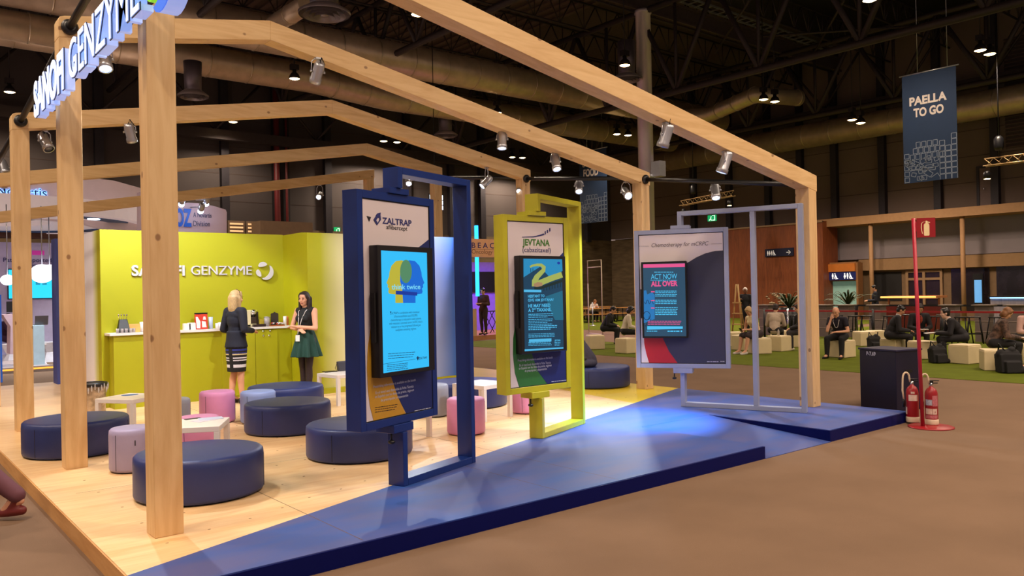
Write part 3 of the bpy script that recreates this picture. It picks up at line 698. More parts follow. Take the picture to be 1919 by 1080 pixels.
# ---------------------------------------------------------------- display kiosks
M_kblue=mat('blue_kiosk_lacquer',(12,44,116),.32,var=.05); M_kyel=mat('yellow_kiosk_lacquer',(186,180,42),.32,var=.05); M_kgrey=mat('grey_kiosk_lacquer',(150,158,186),.35,var=.04)
M_poster=mat('white_poster',(214,204,210),.45,var=.01); M_pnavy=mat('poster_navy',(22,36,98),.45,var=.02); M_pgold=mat('poster_gold',(190,142,34),.45,var=.02); M_pgreen=mat('poster_green',(44,108,52),.45,var=.02); M_pred=mat('poster_red',(186,34,46),.45,var=.02); M_pslate=mat('poster_slate',(52,54,76),.45,var=.02)
M_txtnavy=mat('print_navy',(36,42,110),.5,var=0); M_txtwhite=mat('print_white',(190,195,215),.5,var=0); M_txtblack=mat('print_black',(24,20,28),.5,var=0); M_tgreen=mat('print_green',(60,120,44),.5,var=0); M_tgrey=mat('print_grey',(80,74,84),.5,var=0)
def emat(n,c,es=1.): return mat(n,(10,10,10),.3,emit=c,es=es,var=0)
def kiosk(name_lab,mk,B,thf,Lf,dep,P0,thp,w,zt,zb,mid=None,bt_=.06,bw=.065,pd=.158,poff=.079,Hf=2.82):
    B=Vector(B); u=Vector((math.cos(thf),math.sin(thf),0)); n=Vector((-math.sin(thf),math.cos(thf),0)); Z=Vector((0,0,1))
    t=thing('display_kiosk',(P0[0],P0[1],DZ),name_lab,'display')
    m=MB()
    def bar(a,b,c): m.obox(B,u,n,Z,a,b,c)
    m.obox(B,u,n,Z,(0,bt_),(0,dep),(DZ,zb-.07)); m.obox(B,u,n,Z,(0,bt_),(0,dep),(zt+.05,Hf)) 
    m.obox(B,u,n,Z,(Lf-bt_,Lf),(0,dep),(DZ,Hf)); m.obox(B,u,n,Z,(bt_,Lf-bt_),(0,dep),(DZ,DZ+bt_)); m.obox(B,u,n,Z,(bt_,Lf-bt_),(0,dep),(Hf-bt_,Hf))
    if mid: m.obox(B,u,n,Z,(mid,mid+bt_),(0,dep),(DZ+bt_,Hf-bt_))
    m.build('stand_frame',mk,t,bevel=.004,seg=1)
    pl=Plane(P0,thp)
    for (z0,z1,k) in ((zb-.07,zb-.001,0),(zt+.001,zt+.05,1)):
        m=MB(); m.obox(pl.P,pl.u,-pl.n,Z,(-.13,.13),(-.10,.10),(z0,z1)); 
        m.build('pivot_plate',mk,t,bevel=.004,seg=1)
    m=MB(); c=pl.P+pl.u*-.12+Vector((0,0,zb-.07)); m.tube([c-pl.n*-.06,c+pl.n*.06+Vector((0,0,-.05))],.008,8); m.ell(c+pl.n*.06+Vector((0,0,-.07)),(.03,.03,.018)); m.build('lock_knob',M_black,t)
    m=MB(); f=poff; bk=poff-pd
    for a in ((-w,-w+bw),(w-bw,w)): pl.rect(m,a[0],zb,a[1],zt,bk,f)
    pl.rect(m,-w+bw,zb,w-bw,zb+bw,bk,f); pl.rect(m,-w+bw,zt-bw,w-bw,zt,bk,f); m.build('panel_box',mk,t,bevel=.003,seg=1)
    pf=Plane(P0,thp,f-.012)
    m=MB(); pf.rect(m,-w+bw+.001,zb+bw+.001,w-bw-.001,zt-bw-.001,-.13,0.); post=m.build('poster',M_poster,t)
    m=MB(); g=.008
    for r in ((-w+bw,zb+bw,-w+bw+g,zt-bw),(w-bw-g,zb+bw,w-bw,zt-bw),(-w+bw+g,zb+bw,w-bw-g,zb+bw+g),(-w+bw+g,zt-bw-g,w-bw-g,zt-bw)): pf.rect(m,*r,0,.004)
    m.build('dark_edge',M_blackmat,post)
    return t,pf,post,(-w+bw+g,zb+bw+g,w-bw-g,zt-bw-g)
def monitor(t,pf,out,scr,smat):
    """out, scr: photo corners TL,TR,BL,BR of the case and of the lit picture"""
    q=Plane(pf.P,math.atan2(pf.u.y,pf.u.x),.095)
    def rc(c): 
        U=[q.uv(*p) for p in c]; return ((U[0][0]+U[2][0])/2,(U[2][1]+U[3][1])/2,(U[1][0]+U[3][0])/2,(U[0][1]+U[1][1])/2)
    o=rc(out); s_=rc(scr)
    m=MB(); q.rect(m,*o,-.095,0.); mon=m.build('monitor',M_black,t,bevel=.005,seg=1)
    m=MB(); q.rect(m,*s_,0.0,.0015); m.build('lit_screen',smat,mon)
    m=MB(); q.rect(m,o[0]-.02,(o[1]+o[3])/2-.25,o[0],(o[1]+o[3])/2+.15,-.07,-.03); m.build('side_lock',M_blackmat,mon)
    return mon,q,s_
def bars(pl,m,rows,x0,x1,y0,dy,h,rag=.25,rnd=random.Random(2),d=.003,slope=0.):
    for i in range(rows):
        xe=x1-(x1-x0)*rnd.uniform(0,rag) if i%3==2 else x1-(x1-x0)*rnd.uniform(0,.06); y=y0+dy*i
        # words: short dashes, so that lines read as print
        x=x0
        while x<xe:
            w=rnd.uniform(2.2,6.5); w=min(w,xe-x)
            pl.shape(m,[(x,y+slope*(x-x0)),(x+w,y+slope*(x+w-x0)),(x+w,y-h+slope*(x+w-x0)),(x,y-h+slope*(x-x0))],d,d+.0008); x+=w+.9
# ---- blue kiosk
t,pf,post,R=kiosk('blue revolving display stand with a large upright screen',M_kblue,(3.553,5.808,0),math.radians(19.4),1.08,.17,(3.552,5.937),math.radians(19.43),.508,2.591,.655)
a0,z0,a1,z1=R
U=lambda x,y:pf.uv(x,y)
m=MB(); pf.shape(m,[(700,592),(694,618),(689,650),(687.5,690),(689,730),(693,762),(700,789.5),(761,778),(745,744),(733,708),(722,670),(718,620),(722,560),(740,500)],.001,.003); m.build('gold_band',M_pgold,post)
m=MB(); pl_pts=[U(803,449),U(788,461),(U(760,480)[0],U(760,480)[1]),U(735,520),U(720,590),U(722,670),U(733,708),U(745,744),U(761,778)]
m.prism(pf.P,pf.u,pf.v,pf.n,[(min(a,a1),max(b,z0)) for a,b in pl_pts]+[(a1,z0),(a1,U(803,449)[1])],.001,.004); m.build('navy_field',M_pnavy,post)
m=MB(); pf.text(m,'ZALTRAP',716,418.5,771,424.5,11.5,d=.003,bold=.02); 
# mark: flame diamond
pf.shape(m,[(699.5,412),(706,402),(709,406),(704.5,413),(707.5,418.5),(711,411),(709,406),(712,400),(713.5,412),(706,422.5)],.002,.004); pf.shape(m,[(703.5,404),(707,400),(713,398.5),(712.5,404),(709,409)],.002,.0035)
m.build('logo_text',M_txtnavy,post)
m=MB(); pf.text(m,'aflibercept',723.5,428.5,763,433.5,8.5,d=.003); pf.shape(m,[(687,405),(695,407),(691.5,415.5)],.002,.004); m.build('caption_text',M_txtblack,post)
m=MB(); pf.text(m,'Prescribing information is available on the booth',699,727,778,715,5,d=.005)
pf.text(m,'En el stand est\u00e1 disponible la Ficha T\u00e9cnica',703,738,774,727,5,d=.005); pf.text(m,'en Espa\u00f1ol con los datos de precio, r\u00e9gimen',702,746,775,733.5,5,d=.005); pf.text(m,'de prescripci\u00f3n y dispensaci\u00f3n',713,753,764,743,5,d=.005)
bars(pf,m,1,776,808,771,0,1.2,slope=-.2,d=.005); m.build('small_text',M_txtwhite,post)
m=MB(); bars(pf,m,3,702,745,765,4.2,1.1,slope=-.15,d=.004); m.build('footnote_text',M_txtblack,post)
E_cy=emat('screen_cyan',(44,190,250),1.)
mon,q,s_=monitor(t,pf,[(710,458),(811.5,466),(710.5,708),(815,695)],[(715,469),(800,474.5),(717.5,699),(803.5,688)],E_cy)
def head(flip,x0,y0,w,h):
    P=[(.36,0),(.36,.2),(.1,.22),(.07,.27),(.1,.34),(.04,.37),(.06,.42),(.0,.47),(.10,.62),(.12,.72),(.2,.87),(.38,.98),(.62,1.),(.85,.92),(.98,.72),(.98,.5),(.9,.35),(.86,.0)]
    return [((x0+(1-a if flip else a)*w),y0-b*h) for a,b in P]
m=MB(); q.shape(m,head(False,724,568,46,80),.002,.003); m.build('yellow_head',emat('screen_yellow',(196,186,60),.9),mon)
m=MB(); q.shape(m,head(True,748.5,568,46,80),.003,.004); m.build('blue_head',emat('screen_blue',(10,110,220),.9),mon)
m=MB(); q.shape(m,[(760+11*math.cos(a),509+22*math.sin(a)) for a in [k*PI/10 for k in range(20)]],.004,.005); m.build('overlap_oval',emat('screen_olive',(90,150,110),.8),mon)
m=MB(); q.shape(m,[(741,545),(781,548),(781,554.5),(741,552)],.004,.0055); m.build('caption_bar',emat('screen_navy',(10,60,170),.8),mon)
m=MB(); q.text(m,'think twice',733,541,787,543.5,9.5,d=.0052,bold=.015); m.build('headline',emat('screen_pale',(120,215,245),1.),mon)
m=MB()
for i,(s1,xa,xb) in enumerate([('\u25bc ZALTRAP in combination with irinotecan/',731,786),('5-fluorouracil/folinic acid (FOLFIRI)',738,782),('chemotherapy is indicated in adult patients',732,789),('with metastatic colorectal cancer (mCRC) that is',729,791),('resistant to or has progressed following an',733,788),('oxaliplatin-containing regimen.',741,780)]):
    s1=s1.replace('\u25bc ',''); q.text(m,s1,xa,588+i*6.6-.0,xb,587.6+i*5.9+.5,4.3,d=.002)
q.shape(m,[(730.5,584),(733,584),(731.7,588)],.002,.003)
bars(q,m,3,727,778,664,4.3,1.,slope=-.07,d=.002); bars(q,m,4,725,765,685,3.3,1.,slope=-.1,d=.002,rag=.1)
q.shape(m,[(717.5,683),(778,673.5),(778,673),(717.5,682.3)],.002,.003); q.text(m,'ZALTRAP',785,674,800,672,4,d=.002,bold=.02); q.shape(m,[(780,671),(782.5,667.5),(785,671),(782.5,676)],.002,.003)
m.build('screen_text',emat('screen_dark',(10,60,110),.6),mon)
# ---- yellow kiosk
t,pf,post,R=kiosk('yellow revolving display stand with an upright screen',M_kyel,(5.816,6.613,0),math.radians(20.5),1.11,.165,(5.827,6.737),math.radians(.55),.48,2.575,.645)
a0,z0,a1,z1=R; U=lambda x,y:pf.uv(x,y)
m=MB(); m.prism(pf.P,pf.u,pf.v,pf.n,[(max(a,a0),max(b,z0)) for a,b in [U(973,585),U(966,605),U(961.5,635),U(961,665),U(965,700),U(973,729),U(1025,721),U(1007,695),U(997,665),U(990,620),U(992,560),U(1000,520)]],.001,.003); m.build('green_band',M_pgreen,post)
m=MB(); m.prism(pf.P,pf.u,pf.v,pf.n,[(min(a,a1),max(b,z0)) for a,b in [U(1057,473),U(1047,482),U(1020,500),U(1000,540),U(990,600),U(997,665),U(1007,695),U(1025,721)]]+[(a1,z0),(a1,U(1057,473)[1])],.001,.004); m.build('navy_field',M_pnavy,post)
m=MB(); pf.text(m,'JEVTANA',979,460,1030,461,12,d=.003,bold=.025); m.build('logo_text',M_tgreen,post)
m=MB(); pf.text(m,'(cabazitaxel)',979,472.5,1032,473,9,d=.003,bold=.0)
pf.shape(m,[(978,444),(1000,443),(1012,440),(1019,437.5),(1020,440.5),(1012,442.5),(1000,444.8),(978,444.8)],.002,.004)
for (x,yt,yb_) in ((1020.5,434,440),(1024.5,431.5,437.5),(1029,428,434.5)): pf.shape(m,[(x,yt),(x+2,yt-.8),(x+2.2,yb_-1),(x+.2,yb_)],.002,.004)
m.build('caption_text',M_txtnavy,post)
m=MB(); pf.text(m,'Prescribing information is available on the booth',970,678,1035,672,4.5,d=.005); pf.text(m,'En el stand est\u00e1 disponible la Ficha T\u00e9cnica',973,687,1032,681.5,4.5,d=.005); pf.text(m,'en Espa\u00f1ol con los datos de precio, r\u00e9gimen',972,692.5,1033,687,4.5,d=.005); pf.text(m,'de prescripci\u00f3n y dispensaci\u00f3n',983,698,1024,693,4.5,d=.005)
bars(pf,m,1,1033,1062,716,0,1.,slope=-.1,d=.005); m.build('small_text',M_txtwhite,post)
mon,q,s_=monitor(t,pf,[(974.5,479),(1060,480.5),(976.5,663),(1063,659)],[(980.5,484),(1053,486),(983,659),(1056,654)],emat('screen_teal',(8,66,96),.8))
m=MB(); q.shape(m,[(981,485),(1053,486.5),(1054,508),(1030,520),(1012,500),(981,520)],.0016,.0022); m.build('bright_water',emat('screen_water',(30,150,205),.8),mon)
m=MB(); q.shape(m,[(1022,556),(1054,545),(1055.5,600),(1040,600),(1030,580)],.0016,.0022); m.build('lit_water',emat('screen_water2',(20,110,140),.8),mon)
m=MB()
def ribbon(pts,w,mb,d0,d1):
    A=[];Bq=[]
    for i,(x,y) in enumerate(pts):
        a=pts[max(0,i-1)];b=pts[min(len(pts)-1,i+1)];dx,dy=b[0]-a[0],b[1]-a[1];L=math.hypot(dx,dy);ww=w[i] if isinstance(w,list) else w
        A.append((x-dy/L*ww,y+dx/L*ww));Bq.append((x+dy/L*ww,y-dx/L*ww))
    q.shape(mb,A+Bq[::-1],d0,d1)
ribbon([(993,500.5),(998,498),(1006,496.5),(1014,497),(1019,501),(1018,507),(1012,513),(1006,519),(1002,527),(1002,537)],[1.8,2,2.4,3,3.6,4,4.4,5,5.5,5.5],m,.0025,.003)
ribbon([(998,533),(1008,532),(1020,527),(1035,521),(1053,515)],[4,5.5,5.5,5.5,5.5],m,.0025,.0031); m.build('yellow_slide',emat('screen_slide',(178,190,96),.8),mon)
m=MB(); ribbon([(1001,541),(1012,540),(1030,534),(1054,526)],2.6,m,.0024,.0027)
for k in range(9): x=1008+k*5.2; q.shape(m,[(x,541-k*1.5),(x+1.2,541-k*1.5),(x+1.2,548-k*1.2),(x,548-k*1.2)],.0024,.0028)
for x in (994,998,1013,1019): q.shape(m,[(x,503),(x+1,503),(x+1,511),(x,511)],.0024,.0026)
m.build('slide_supports',emat('screen_deep',(10,50,50),.6),mon)
m=MB(); q.shape(m,[(1000,532),(1007,529),(1016,530),(1016,536),(1006,538),(1000,537)],.0032,.0036); m.build('slide_opening',emat('screen_tan',(190,150,110),.7),mon)
m=MB(); q.shape(m,[(981.5,543),(1014,543.5),(1014,548),(981.5,547.5)],.003,.0035)
q.text(m,'HESITANT TO',989,557.5,1020,557.5,5,d=.0036,bold=.03); q.text(m,'GIVE HIM JEVTANA?',989,565,1037,564.5,5,d=.0036,bold=.02); q.text(m,'HE MAY NEED',989.5,576,1031,575.5,6,d=.0036,bold=.03); q.text(m,'A 2   TAXANE.',989.5,584.5,1033,583.5,6.2,d=.0036,bold=.03); q.text(m,'ND',999.5,580.5,1004,580.5,2.6,d=.0036,bold=.03)
bars(q,m,3,990,1036,590,2.9,1.2,slope=-.03); bars(q,m,4,990,1036,600,3.1,1.2,slope=-.03); bars(q,m,3,990,1045,612.5,3.2,1.4,slope=-.03); bars(q,m,3,990,1040,627,2.8,1.,slope=-.03); bars(q,m,3,990,1034,643,2.7,1.1,slope=-.03)
q.shape(m,[(991,636),(1033,634.5),(1033,640),(991,641.5)],.003,.0035); q.text(m,'JEVTANA',1039,640,1050,639.5,3.2,d=.0036,bold=.03); bars(q,m,3,1039,1050,643,2.6,1.,slope=-.03); q.shape(m,[(983,655),(1055.5,651),(1055.5,653.5),(983,658.5)],.002,.003)
m.build('screen_text',emat('screen_lightblue',(80,190,240),.9),mon)
m=MB(); q.shape(m,[(1043,493),(1046,490.5),(1049,491.5),(1049.5,494.5),(1046,496)],.003,.0035); m.build('screen_badge',MATS['screen_navy'],mon)
# ---- grey kiosk
t,pf,post,R=kiosk('grey revolving display stand with a wide panel and small screen, on the ramp side',M_kgrey,(8.748,7.071,0),math.radians(-69.2),1.64,.10,(8.81,7.06),math.radians(-57.3),.63,2.556,.66,mid=.98,bw=.06,pd=.14,poff=.10,Hf=2.80)
a0,z0,a1,z1=R; U=lambda x,y:pf.uv(x,y)
m=MB(); m.prism(pf.P,pf.u,pf.v,pf.n,[(min(max(a,a0),a1),max(b,z0)) for a,b in [U(1206,620),U(1207.5,645),U(1211,662),U(1216.5,690),U(1270,690),U(1254,659),U(1243,636),U(1238,600)]],.001,.003); m.build('red_band',M_pred,post)
m=MB(); m.prism(pf.P,pf.u,pf.v,pf.n,[(min(a,a1),max(b,z0)) for a,b in [U(1358,469.5),U(1340,470.5),U(1322,475),U(1305,482.5),U(1288,493),U(1262,520),U(1245,560),U(1239,600),U(1243,636),U(1254,659),U(1270,690)]]+[(a1,z0),(a1,U(1358,469.5)[1])],.001,.004); m.build('slate_field',M_pslate,post)
m=MB(); pf.text(m,'Chemotherapy for mCRPC',1221,463.5,1328,460,7.5,d=.003,shear=.25); 
for a,b in (((1197,461.5),(1216,461.5)),((1333,457.5),(1353,456.5))): pf.shape(m,[a,b,(b[0],b[1]+.5),(a[0],a[1]+.5)],.002,.003)
m.build('headline',M_tgrey,post)
m=MB(); bars(pf,m,1,1325,1347,678.5,0,1.,d=.005); bars(pf,m,1,1350,1358,678,0,1.,d=.005); m.build('small_text',M_txtwhite,post)
mon,q,s_=monitor(t,pf,[(1201,491),(1287,489.6),(1204,634),(1288,634)],[(1205,495),(1283.5,493.6),(1207.5,630),(1286,631)],emat('screen_slate',(44,84,112),.8))
m=MB(); q.shape(m,[(1205.5,495.5),(1283.5,494),(1283.5,500.5),(1205.5,502)],.002,.0025); q.text(m,'ALL OVER',1220,536.5,1270,536,9,d=.003,bold=.045)
for y in (547,563.5,577.5): q.shape(m,[(1220,y-1),(1227,y-1),(1227,y+1),(1220,y+1)],.003,.0035)
bars(q,m,3,1214,1277,603,2.8,1.2,rag=.1); m.build('pink_print',emat('screen_pink',(240,90,150),.9),mon)
m=MB(); q.text(m,'ACT NOW',1220,523,1269,523,9.5,d=.003,bold=.0); q.text(m,"BEFORE IT'S",1233,527.5,1256,527.3,3,d=.003); bars(q,m,1,1226,1262,511,0,1.3,rag=0)
for a,b in ((1219,1232),(1257,1269)): q.shape(m,[(a,525.2),(b,525.1),(b,525.7),(a,525.8)],.003,.0035)
bars(q,m,4,1228,1269,546.5,3.1,1.5); bars(q,m,3,1228,1269,563.5,3.1,1.5); bars(q,m,5,1228,1271,577.5,3.2,1.5)
q.shape(m,[(1213,611.5),(1279.5,612),(1279.5,616.5),(1213,618)],.003,.0035); bars(q,m,1,1212,1233,621.5,0,1.2,rag=0); bars(q,m,1,1251,1274,622,0,2,rag=0); q.shape(m,[(1277+1.6*math.cos(a),621+1.6*math.sin(a)) for a in [k*PI/4 for k in range(8)]],.003,.0035)
m.build('blue_print',emat('screen_cyan2',(80,200,250),.95),mon)
m=MB(); q.shape(m,[(1206.5,545),(1211,544),(1213,552),(1222,548),(1227,553),(1227,598),(1206.8,606)],.0022,.0027); m.build('drawing_field',emat('screen_drawing',(40,130,200),.8),mon)
m=MB()
def wire(pts,w=.5):
    A=[];Bq=[]
    for i,(x,y) in enumerate(pts):
        a=pts[max(0,i-1)];b=pts[min(len(pts)-1,i+1)];dx,dy=b[0]-a[0],b[1]-a[1];L=math.hypot(dx,dy)+1e-6
        A.append((x-dy/L*w,y+dx/L*w));Bq.append((x+dy/L*w,y-dx/L*w))
    for i in range(len(pts)-1): q.shape(m,[A[i],A[i+1],Bq[i+1],Bq[i]],.0028,.0033)
wire([(1212+5*math.cos(a)*(1+a*.06),592+8*math.sin(a)) for a in [k*.5 for k in range(16)]]); wire([(1208+k*1.3,566+4*math.sin(k*1.1)) for k in range(14)]); wire([(1209+k,610-k*.8+3*math.sin(k)) for k in range(13)])
m.build('drawing_lines',emat('screen_ink',(14,40,80),.5),mon)

# ================================================================== LIME WALL, COUNTER
M_lime=mat('lime_panel',(172,170,12),.5,var=.015,scale=1); ZW=2.80; YW=13.15
xw0=2.86
wl=thing('lime_wall',(4.3,YW+.1,DZ),'lime green stand wall with white letters and a round leaf emblem, behind the counter','wall panel')
m=MB(); m.box((xw0,YW,DZ),(5.72,YW+.2,ZW)); m.build('front_panel',M_lime,wl)
m=MB(); m.box((xw0,YW+.2,DZ),(xw0+.1,YW+1.9,ZW))
m.build('end_panel',grad_mat('lime_to_white_end',[(.0,(172,170,12)),(.2,(200,205,120)),(.42,(236,236,248)),(1.9,(226,228,250))],axis=1),wl)
m=MB(); 
Pw=Plane((3,YW,0),0.,.0)
Pw.text(m,'SANOFI',246,517,345.5,516,19,d=.03,bold=.03,depth=.0,spacing=1.06); Pw.text(m,'GENZYME',357.5,515.5,471,515,17.5,d=.03,bold=.0)
def push(mb,yv,dep=.028):
    ret=bmesh.ops.extrude_face_region(mb.b,geom=mb.b.faces[:]); 
    for v in [g for g in ret['geom'] if isinstance(g,bmesh.types.BMVert)]: v.co.y+=dep
push(m,0); O=Pw.hit(493,508); swirl(m,(O.x,YW-.03,O.z),(1,0,0),(0,0,1),(0,-1,0),.17,0,.025,(0,1,2))
M_wlet=mat('white_letter',(204,200,206),.4,var=0); m.build('raised_letters',M_wlet,wl)
# second block
w2=thing('printed_wall',(7.2,12.7,DZ),'stand wall printed lime fading to white then blue, behind the blue kiosk','wall panel')
m=MB(); m.box((5.72,12.2,DZ),(8.78,12.38,2.775)); m.build('front_panel',grad_mat('lime_white_blue',[(5.72-7.2,(172,170,12)),(5.95-7.2,(174,174,26)),(6.4-7.2,(226,220,170)),(6.7-7.2,(228,222,226)),(8.1-7.2,(170,186,240)),(8.6-7.2,(60,110,210)),(8.78-7.2,(40,90,200))]),w2)
m=MB(); m.box((5.72,12.38,DZ),(5.86,YW+.2,2.79)); m.build('return_panel',M_lime,w2)
m=MB(); m.box((5.70,12.17,DZ),(8.78,12.2,DZ+.09)); m.build('skirting',M_lime,w2)
# counter
ct=thing('bar_counter',(4.3,13.0,DZ),'lime green counter with a thin white top, in front of the lime wall','counter')
YC=12.87; m=MB(); m.box((2.96,YC,DZ),(5.715,YW-.002,1.215)); m.build('body',M_lime,ct)
m=MB(); m.box((2.90,YC-.04,1.215),(5.715,YW-.002,1.25)); m.build('worktop',M_white,ct)
xd=[yp(p,650,YC).x for p in (415,478,520)]
for i in range(2):
    m=MB(); m.box((xd[i]+.004,YC-.018,DZ+.03),(xd[i+1]-.004,YC-.0005,1.19)); d=m.build('door',M_lime,ct,bevel=.002,seg=1)
    for (px,py) in (((493,621),(493.5,629.5)) ,((506,620.5),(504.5,629)))[i]:
        P=yp(px,py,YC-.02); m=MB(); m.lathe([(.016,0),(.018,.012),(0,.02)],P,14,axis=(0,-1,0)); m.build('lock_knob',M_chrome,d)
CT=1.25
def onc(px,py=620,y=YC+.12): P=yp(px,py,y); return Vector((P.x,y,CT))
def jar(c,r,h,mt,name='cup',lab='',cat='cup',grp=None,flare=1.15,lid=None):
    t=thing(name,c,lab,cat,grp); m=MB(); m.lathe([(0,0),(r,0),(r*flare,h),(r*flare-.003,h),(r-.003,.004),(0,.004)],c,20); m.build('body',mt,t); return t
# spoon stand with glasses
c=onc(231,614); t=thing('cutlery_stand',c,'black stand with spoons and glasses at the left end of the counter','stand')
m=MB(); m.hexa([c+Vector(p) for p in ((-.09,-.06,0),(.09,-.06,0),(.09,.06,0),(-.09,.06,0),(-.05,.0,.2),(.06,.0,.2),(.06,.06,.2),(-.05,.06,.2))]); m.build('holder',M_black,t,bevel=.006)
m=MB()
for k in range(4):
    x=-.04+.028*k; m.tube([c+Vector((x,.03,.19)),c+Vector((x+.01*(k-1.5),.03,.25))],.003,6); m.ell(c+Vector((x+.01*(k-1.5),.03,.262)),(.011,.004,.016))
m.build('spoons',M_chrome,t)
M_glass=mat('clear_glass',(210,200,200),.1,.3,var=.1,alpha=.6)
for k,(dx,dy) in enumerate([(-.1,-.09),(-.04,-.1),(.02,-.09),(.08,-.1),(.13,-.07)]):
    jar(c+Vector((dx,dy,0)),.02,.065,M_glass,'shot_glass','small clear glass standing before the black cutlery stand','glass','small glasses by the cutlery stand')
c=onc(251,612); m=MB(); m.box(c+Vector((-.075,-.02,0)),c+Vector((.085,.05,.125))); tag(m.build('card_box',mat('tan_card',(226,178,96),.7),bevel=.003),'tan card box on the counter, left of the nearest post','box')
c=onc(266,612); jar(c,.028,.15,M_white,'cup_stack','tall stack of white cups just left of the nearest post','cup')
for k,(px,hh) in enumerate([(348,.07),(357,.08)]):
    c=onc(px+2,612); m=MB(); m.box(c+Vector((-.05,-.04,0)),c+Vector((.05,.05,hh+.03))); tag(m.build('sugar_box',M_white,bevel=.004),['white box on the counter touching the nearest post','white box, second right of the nearest post on the counter'][k],'box')
# bag of sweets
c=onc(377,610); t=thing('snack_bag',c,'red and white upright snack pouch with a dark seam on top','bag')
prof=[(-.085,0),(.085,0),(.10,.02),(.092,.26),(-.092,.26),(-.10,.02)]
m=MB(); m.hexa([c+Vector(p) for p in ((-.09,-.05,0),(.09,-.05,0),(.09,.05,0),(-.09,.05,0),(-.1,-.012,.24),(.1,-.012,.24),(.1,.012,.24),(-.1,.012,.24))]); m.build('pouch',mat('red_foil',(206,54,34),.35),t,bevel=.008)
m=MB(); m.box(c+Vector((-.1,-.014,.24)),c+Vector((.1,.014,.262))); m.build('top_seam',M_black,t)
m=MB(); q=Plane(c+Vector((0,-.052,0)),0.)
def on_bag(pts):
    m.poly([c+Vector((x,-.051+ (z/.24)*.037-.001,z)) for x,z in pts])
on_bag([(-.085,.02),(-.03,.015),(-.02,.12),(-.06,.2),(-.09,.2)]); on_bag([(.0,.03),(.07,.03),(.06,.12),(.0,.13)]); on_bag([(.02,.15),(.07,.15),(.06,.2),(.03,.2)])
m.build('print',M_white,t,recalc=False)
c=onc(395,612); jar(c,.03,.19,mat('pale_blue_cup',(190,205,235),.4),'cup_stack','pale blue cup stack right of the red snack pouch','cup')
for k,px in enumerate((407,412,417,366)):
    c=onc(px,612); jar(c,.026,.085+.012*(k%2),M_white,'paper_cup','small white paper cup between the snack pouch and the fair-haired woman' if k<3 else 'small white paper cup left of the red snack pouch','cup','paper cups on the counter' if k<3 else None)
# coffee machine
c=onc(470,607); t=thing('coffee_machine',c,'cream coffee machine with a dark water tank behind the fair-haired woman','coffee machine')
m=MB(); m.box(c+Vector((-.10,-.02,0)),c+Vector((.0,.12,.28))); m.box(c+Vector((.0,-.02,.24)),c+Vector((.10,.10,.28))); m.box(c+Vector((-.10,-.02,0)),c+Vector((.1,.12,.05))); m.build('case',mat('cream_plastic',(228,214,170),.3),t,bevel=.012)
m=MB(); m.box(c+Vector((.0,-.015,.055)),c+Vector((.095,.05,.17))); m.box(c+Vector((.102,.02,0)),c+Vector((.14,.12,.25))); m.build('water_tank',mat('smoke_plastic',(60,50,44),.2),t,bevel=.006)
m=MB(); m.lathe([(0,0),(.045,0),(.045,.11),(.03,.125),(0,.13)],c+Vector((.04,.04,.19)),18,axis=(0,-.7,.6)); m.build('chrome_head',M_chrome,t)
c=onc(486,610,YC+.04); m=MB(); m.box(c+Vector((-.10,-.03,0)),c+Vector((.10,.05,.045))); tag(m.build('capsule_drawer',mat('dark_brown',(44,26,26),.4),bevel=.004),'flat dark tray at the counter edge in front of the coffee machine','tray')
c=onc(491,606,YC+.2); m=MB(); m.box(c+Vector((-.06,-.03,0)),c+Vector((.05,.03,.12))); tag(m.build('yellow_box',mat('tan_card2',(222,196,60),.6),bevel=.003),'small yellow box right of the coffee machine','box')
c=onc(500.5,610); t=jar(c,.045,.15,mat('frosted_jar',(170,160,160),.25),'frosted_jar','frosted grey jar between the coffee machine and the black menu board','jar',flare=1.08)
m=MB(); m.lathe([(.05,0),(.052,.012),(0,.014)],c+Vector((0,0,.15)),20); m.build('lid',M_alu,t)
c=onc(514.5,608,YC+.19); t=thing('menu_board',c,'small black shaped board standing at the back of the counter','board')
m=MB(); m.prism(c,(1,0,0),(0,0,1),(0,-1,0),[(-.065,0),(.065,0),(.065,.2),(.05,.215),(.02,.22),(0,.235),(-.02,.22),(-.05,.215),(-.065,.2)],0,.014); m.build('panel',mat('slate_board',(56,44,44),.6),t)
m=MB(); m.box(c+Vector((-.07,-.04,0)),c+Vector((.07,.03,.02))); m.build('foot',M_black,t)
c=onc(519,611,YC+.06); t=thing('sweets_tray',c,'wooden tray heaped with mixed wrapped sweets','tray')
m=MB(); m.box(c+Vector((-.12,-.05,0)),c+Vector((.12,.05,.02))); m.build('tray_base',mat('tray_wood',(160,90,50),.5),t)
rnd=random.Random(5)
for nm,cc in (('white_sweets',(230,225,225)),('dark_sweets',(50,30,40)),('red_sweets',(200,50,40))):
    m=MB()
    for k in range(9): m.ell(c+Vector((rnd.uniform(-.1,.1),rnd.uniform(-.04,.04),rnd.uniform(.03,.055))),(.02,.012,.011),axis=(rnd.uniform(-.5,.5),rnd.uniform(-.5,.5),1),n=8)
    o=m.build(nm,mat(nm,cc,.35),t); o['kind']='stuff'
c=onc(534,611,YC+.08); jar(c,.026,.16,M_white,'cup_stack','white cup stack beside the dark-haired woman','cup')
c=onc(540,611,YC+.14); m=MB(); m.box(c+Vector((-.04,-.03,0)),c+Vector((.06,.04,.15))); tag(m.build('orange_box',mat('orange_card',(220,120,60),.6),bevel=.003),'orange box behind the dark-haired woman\'s arm','box')
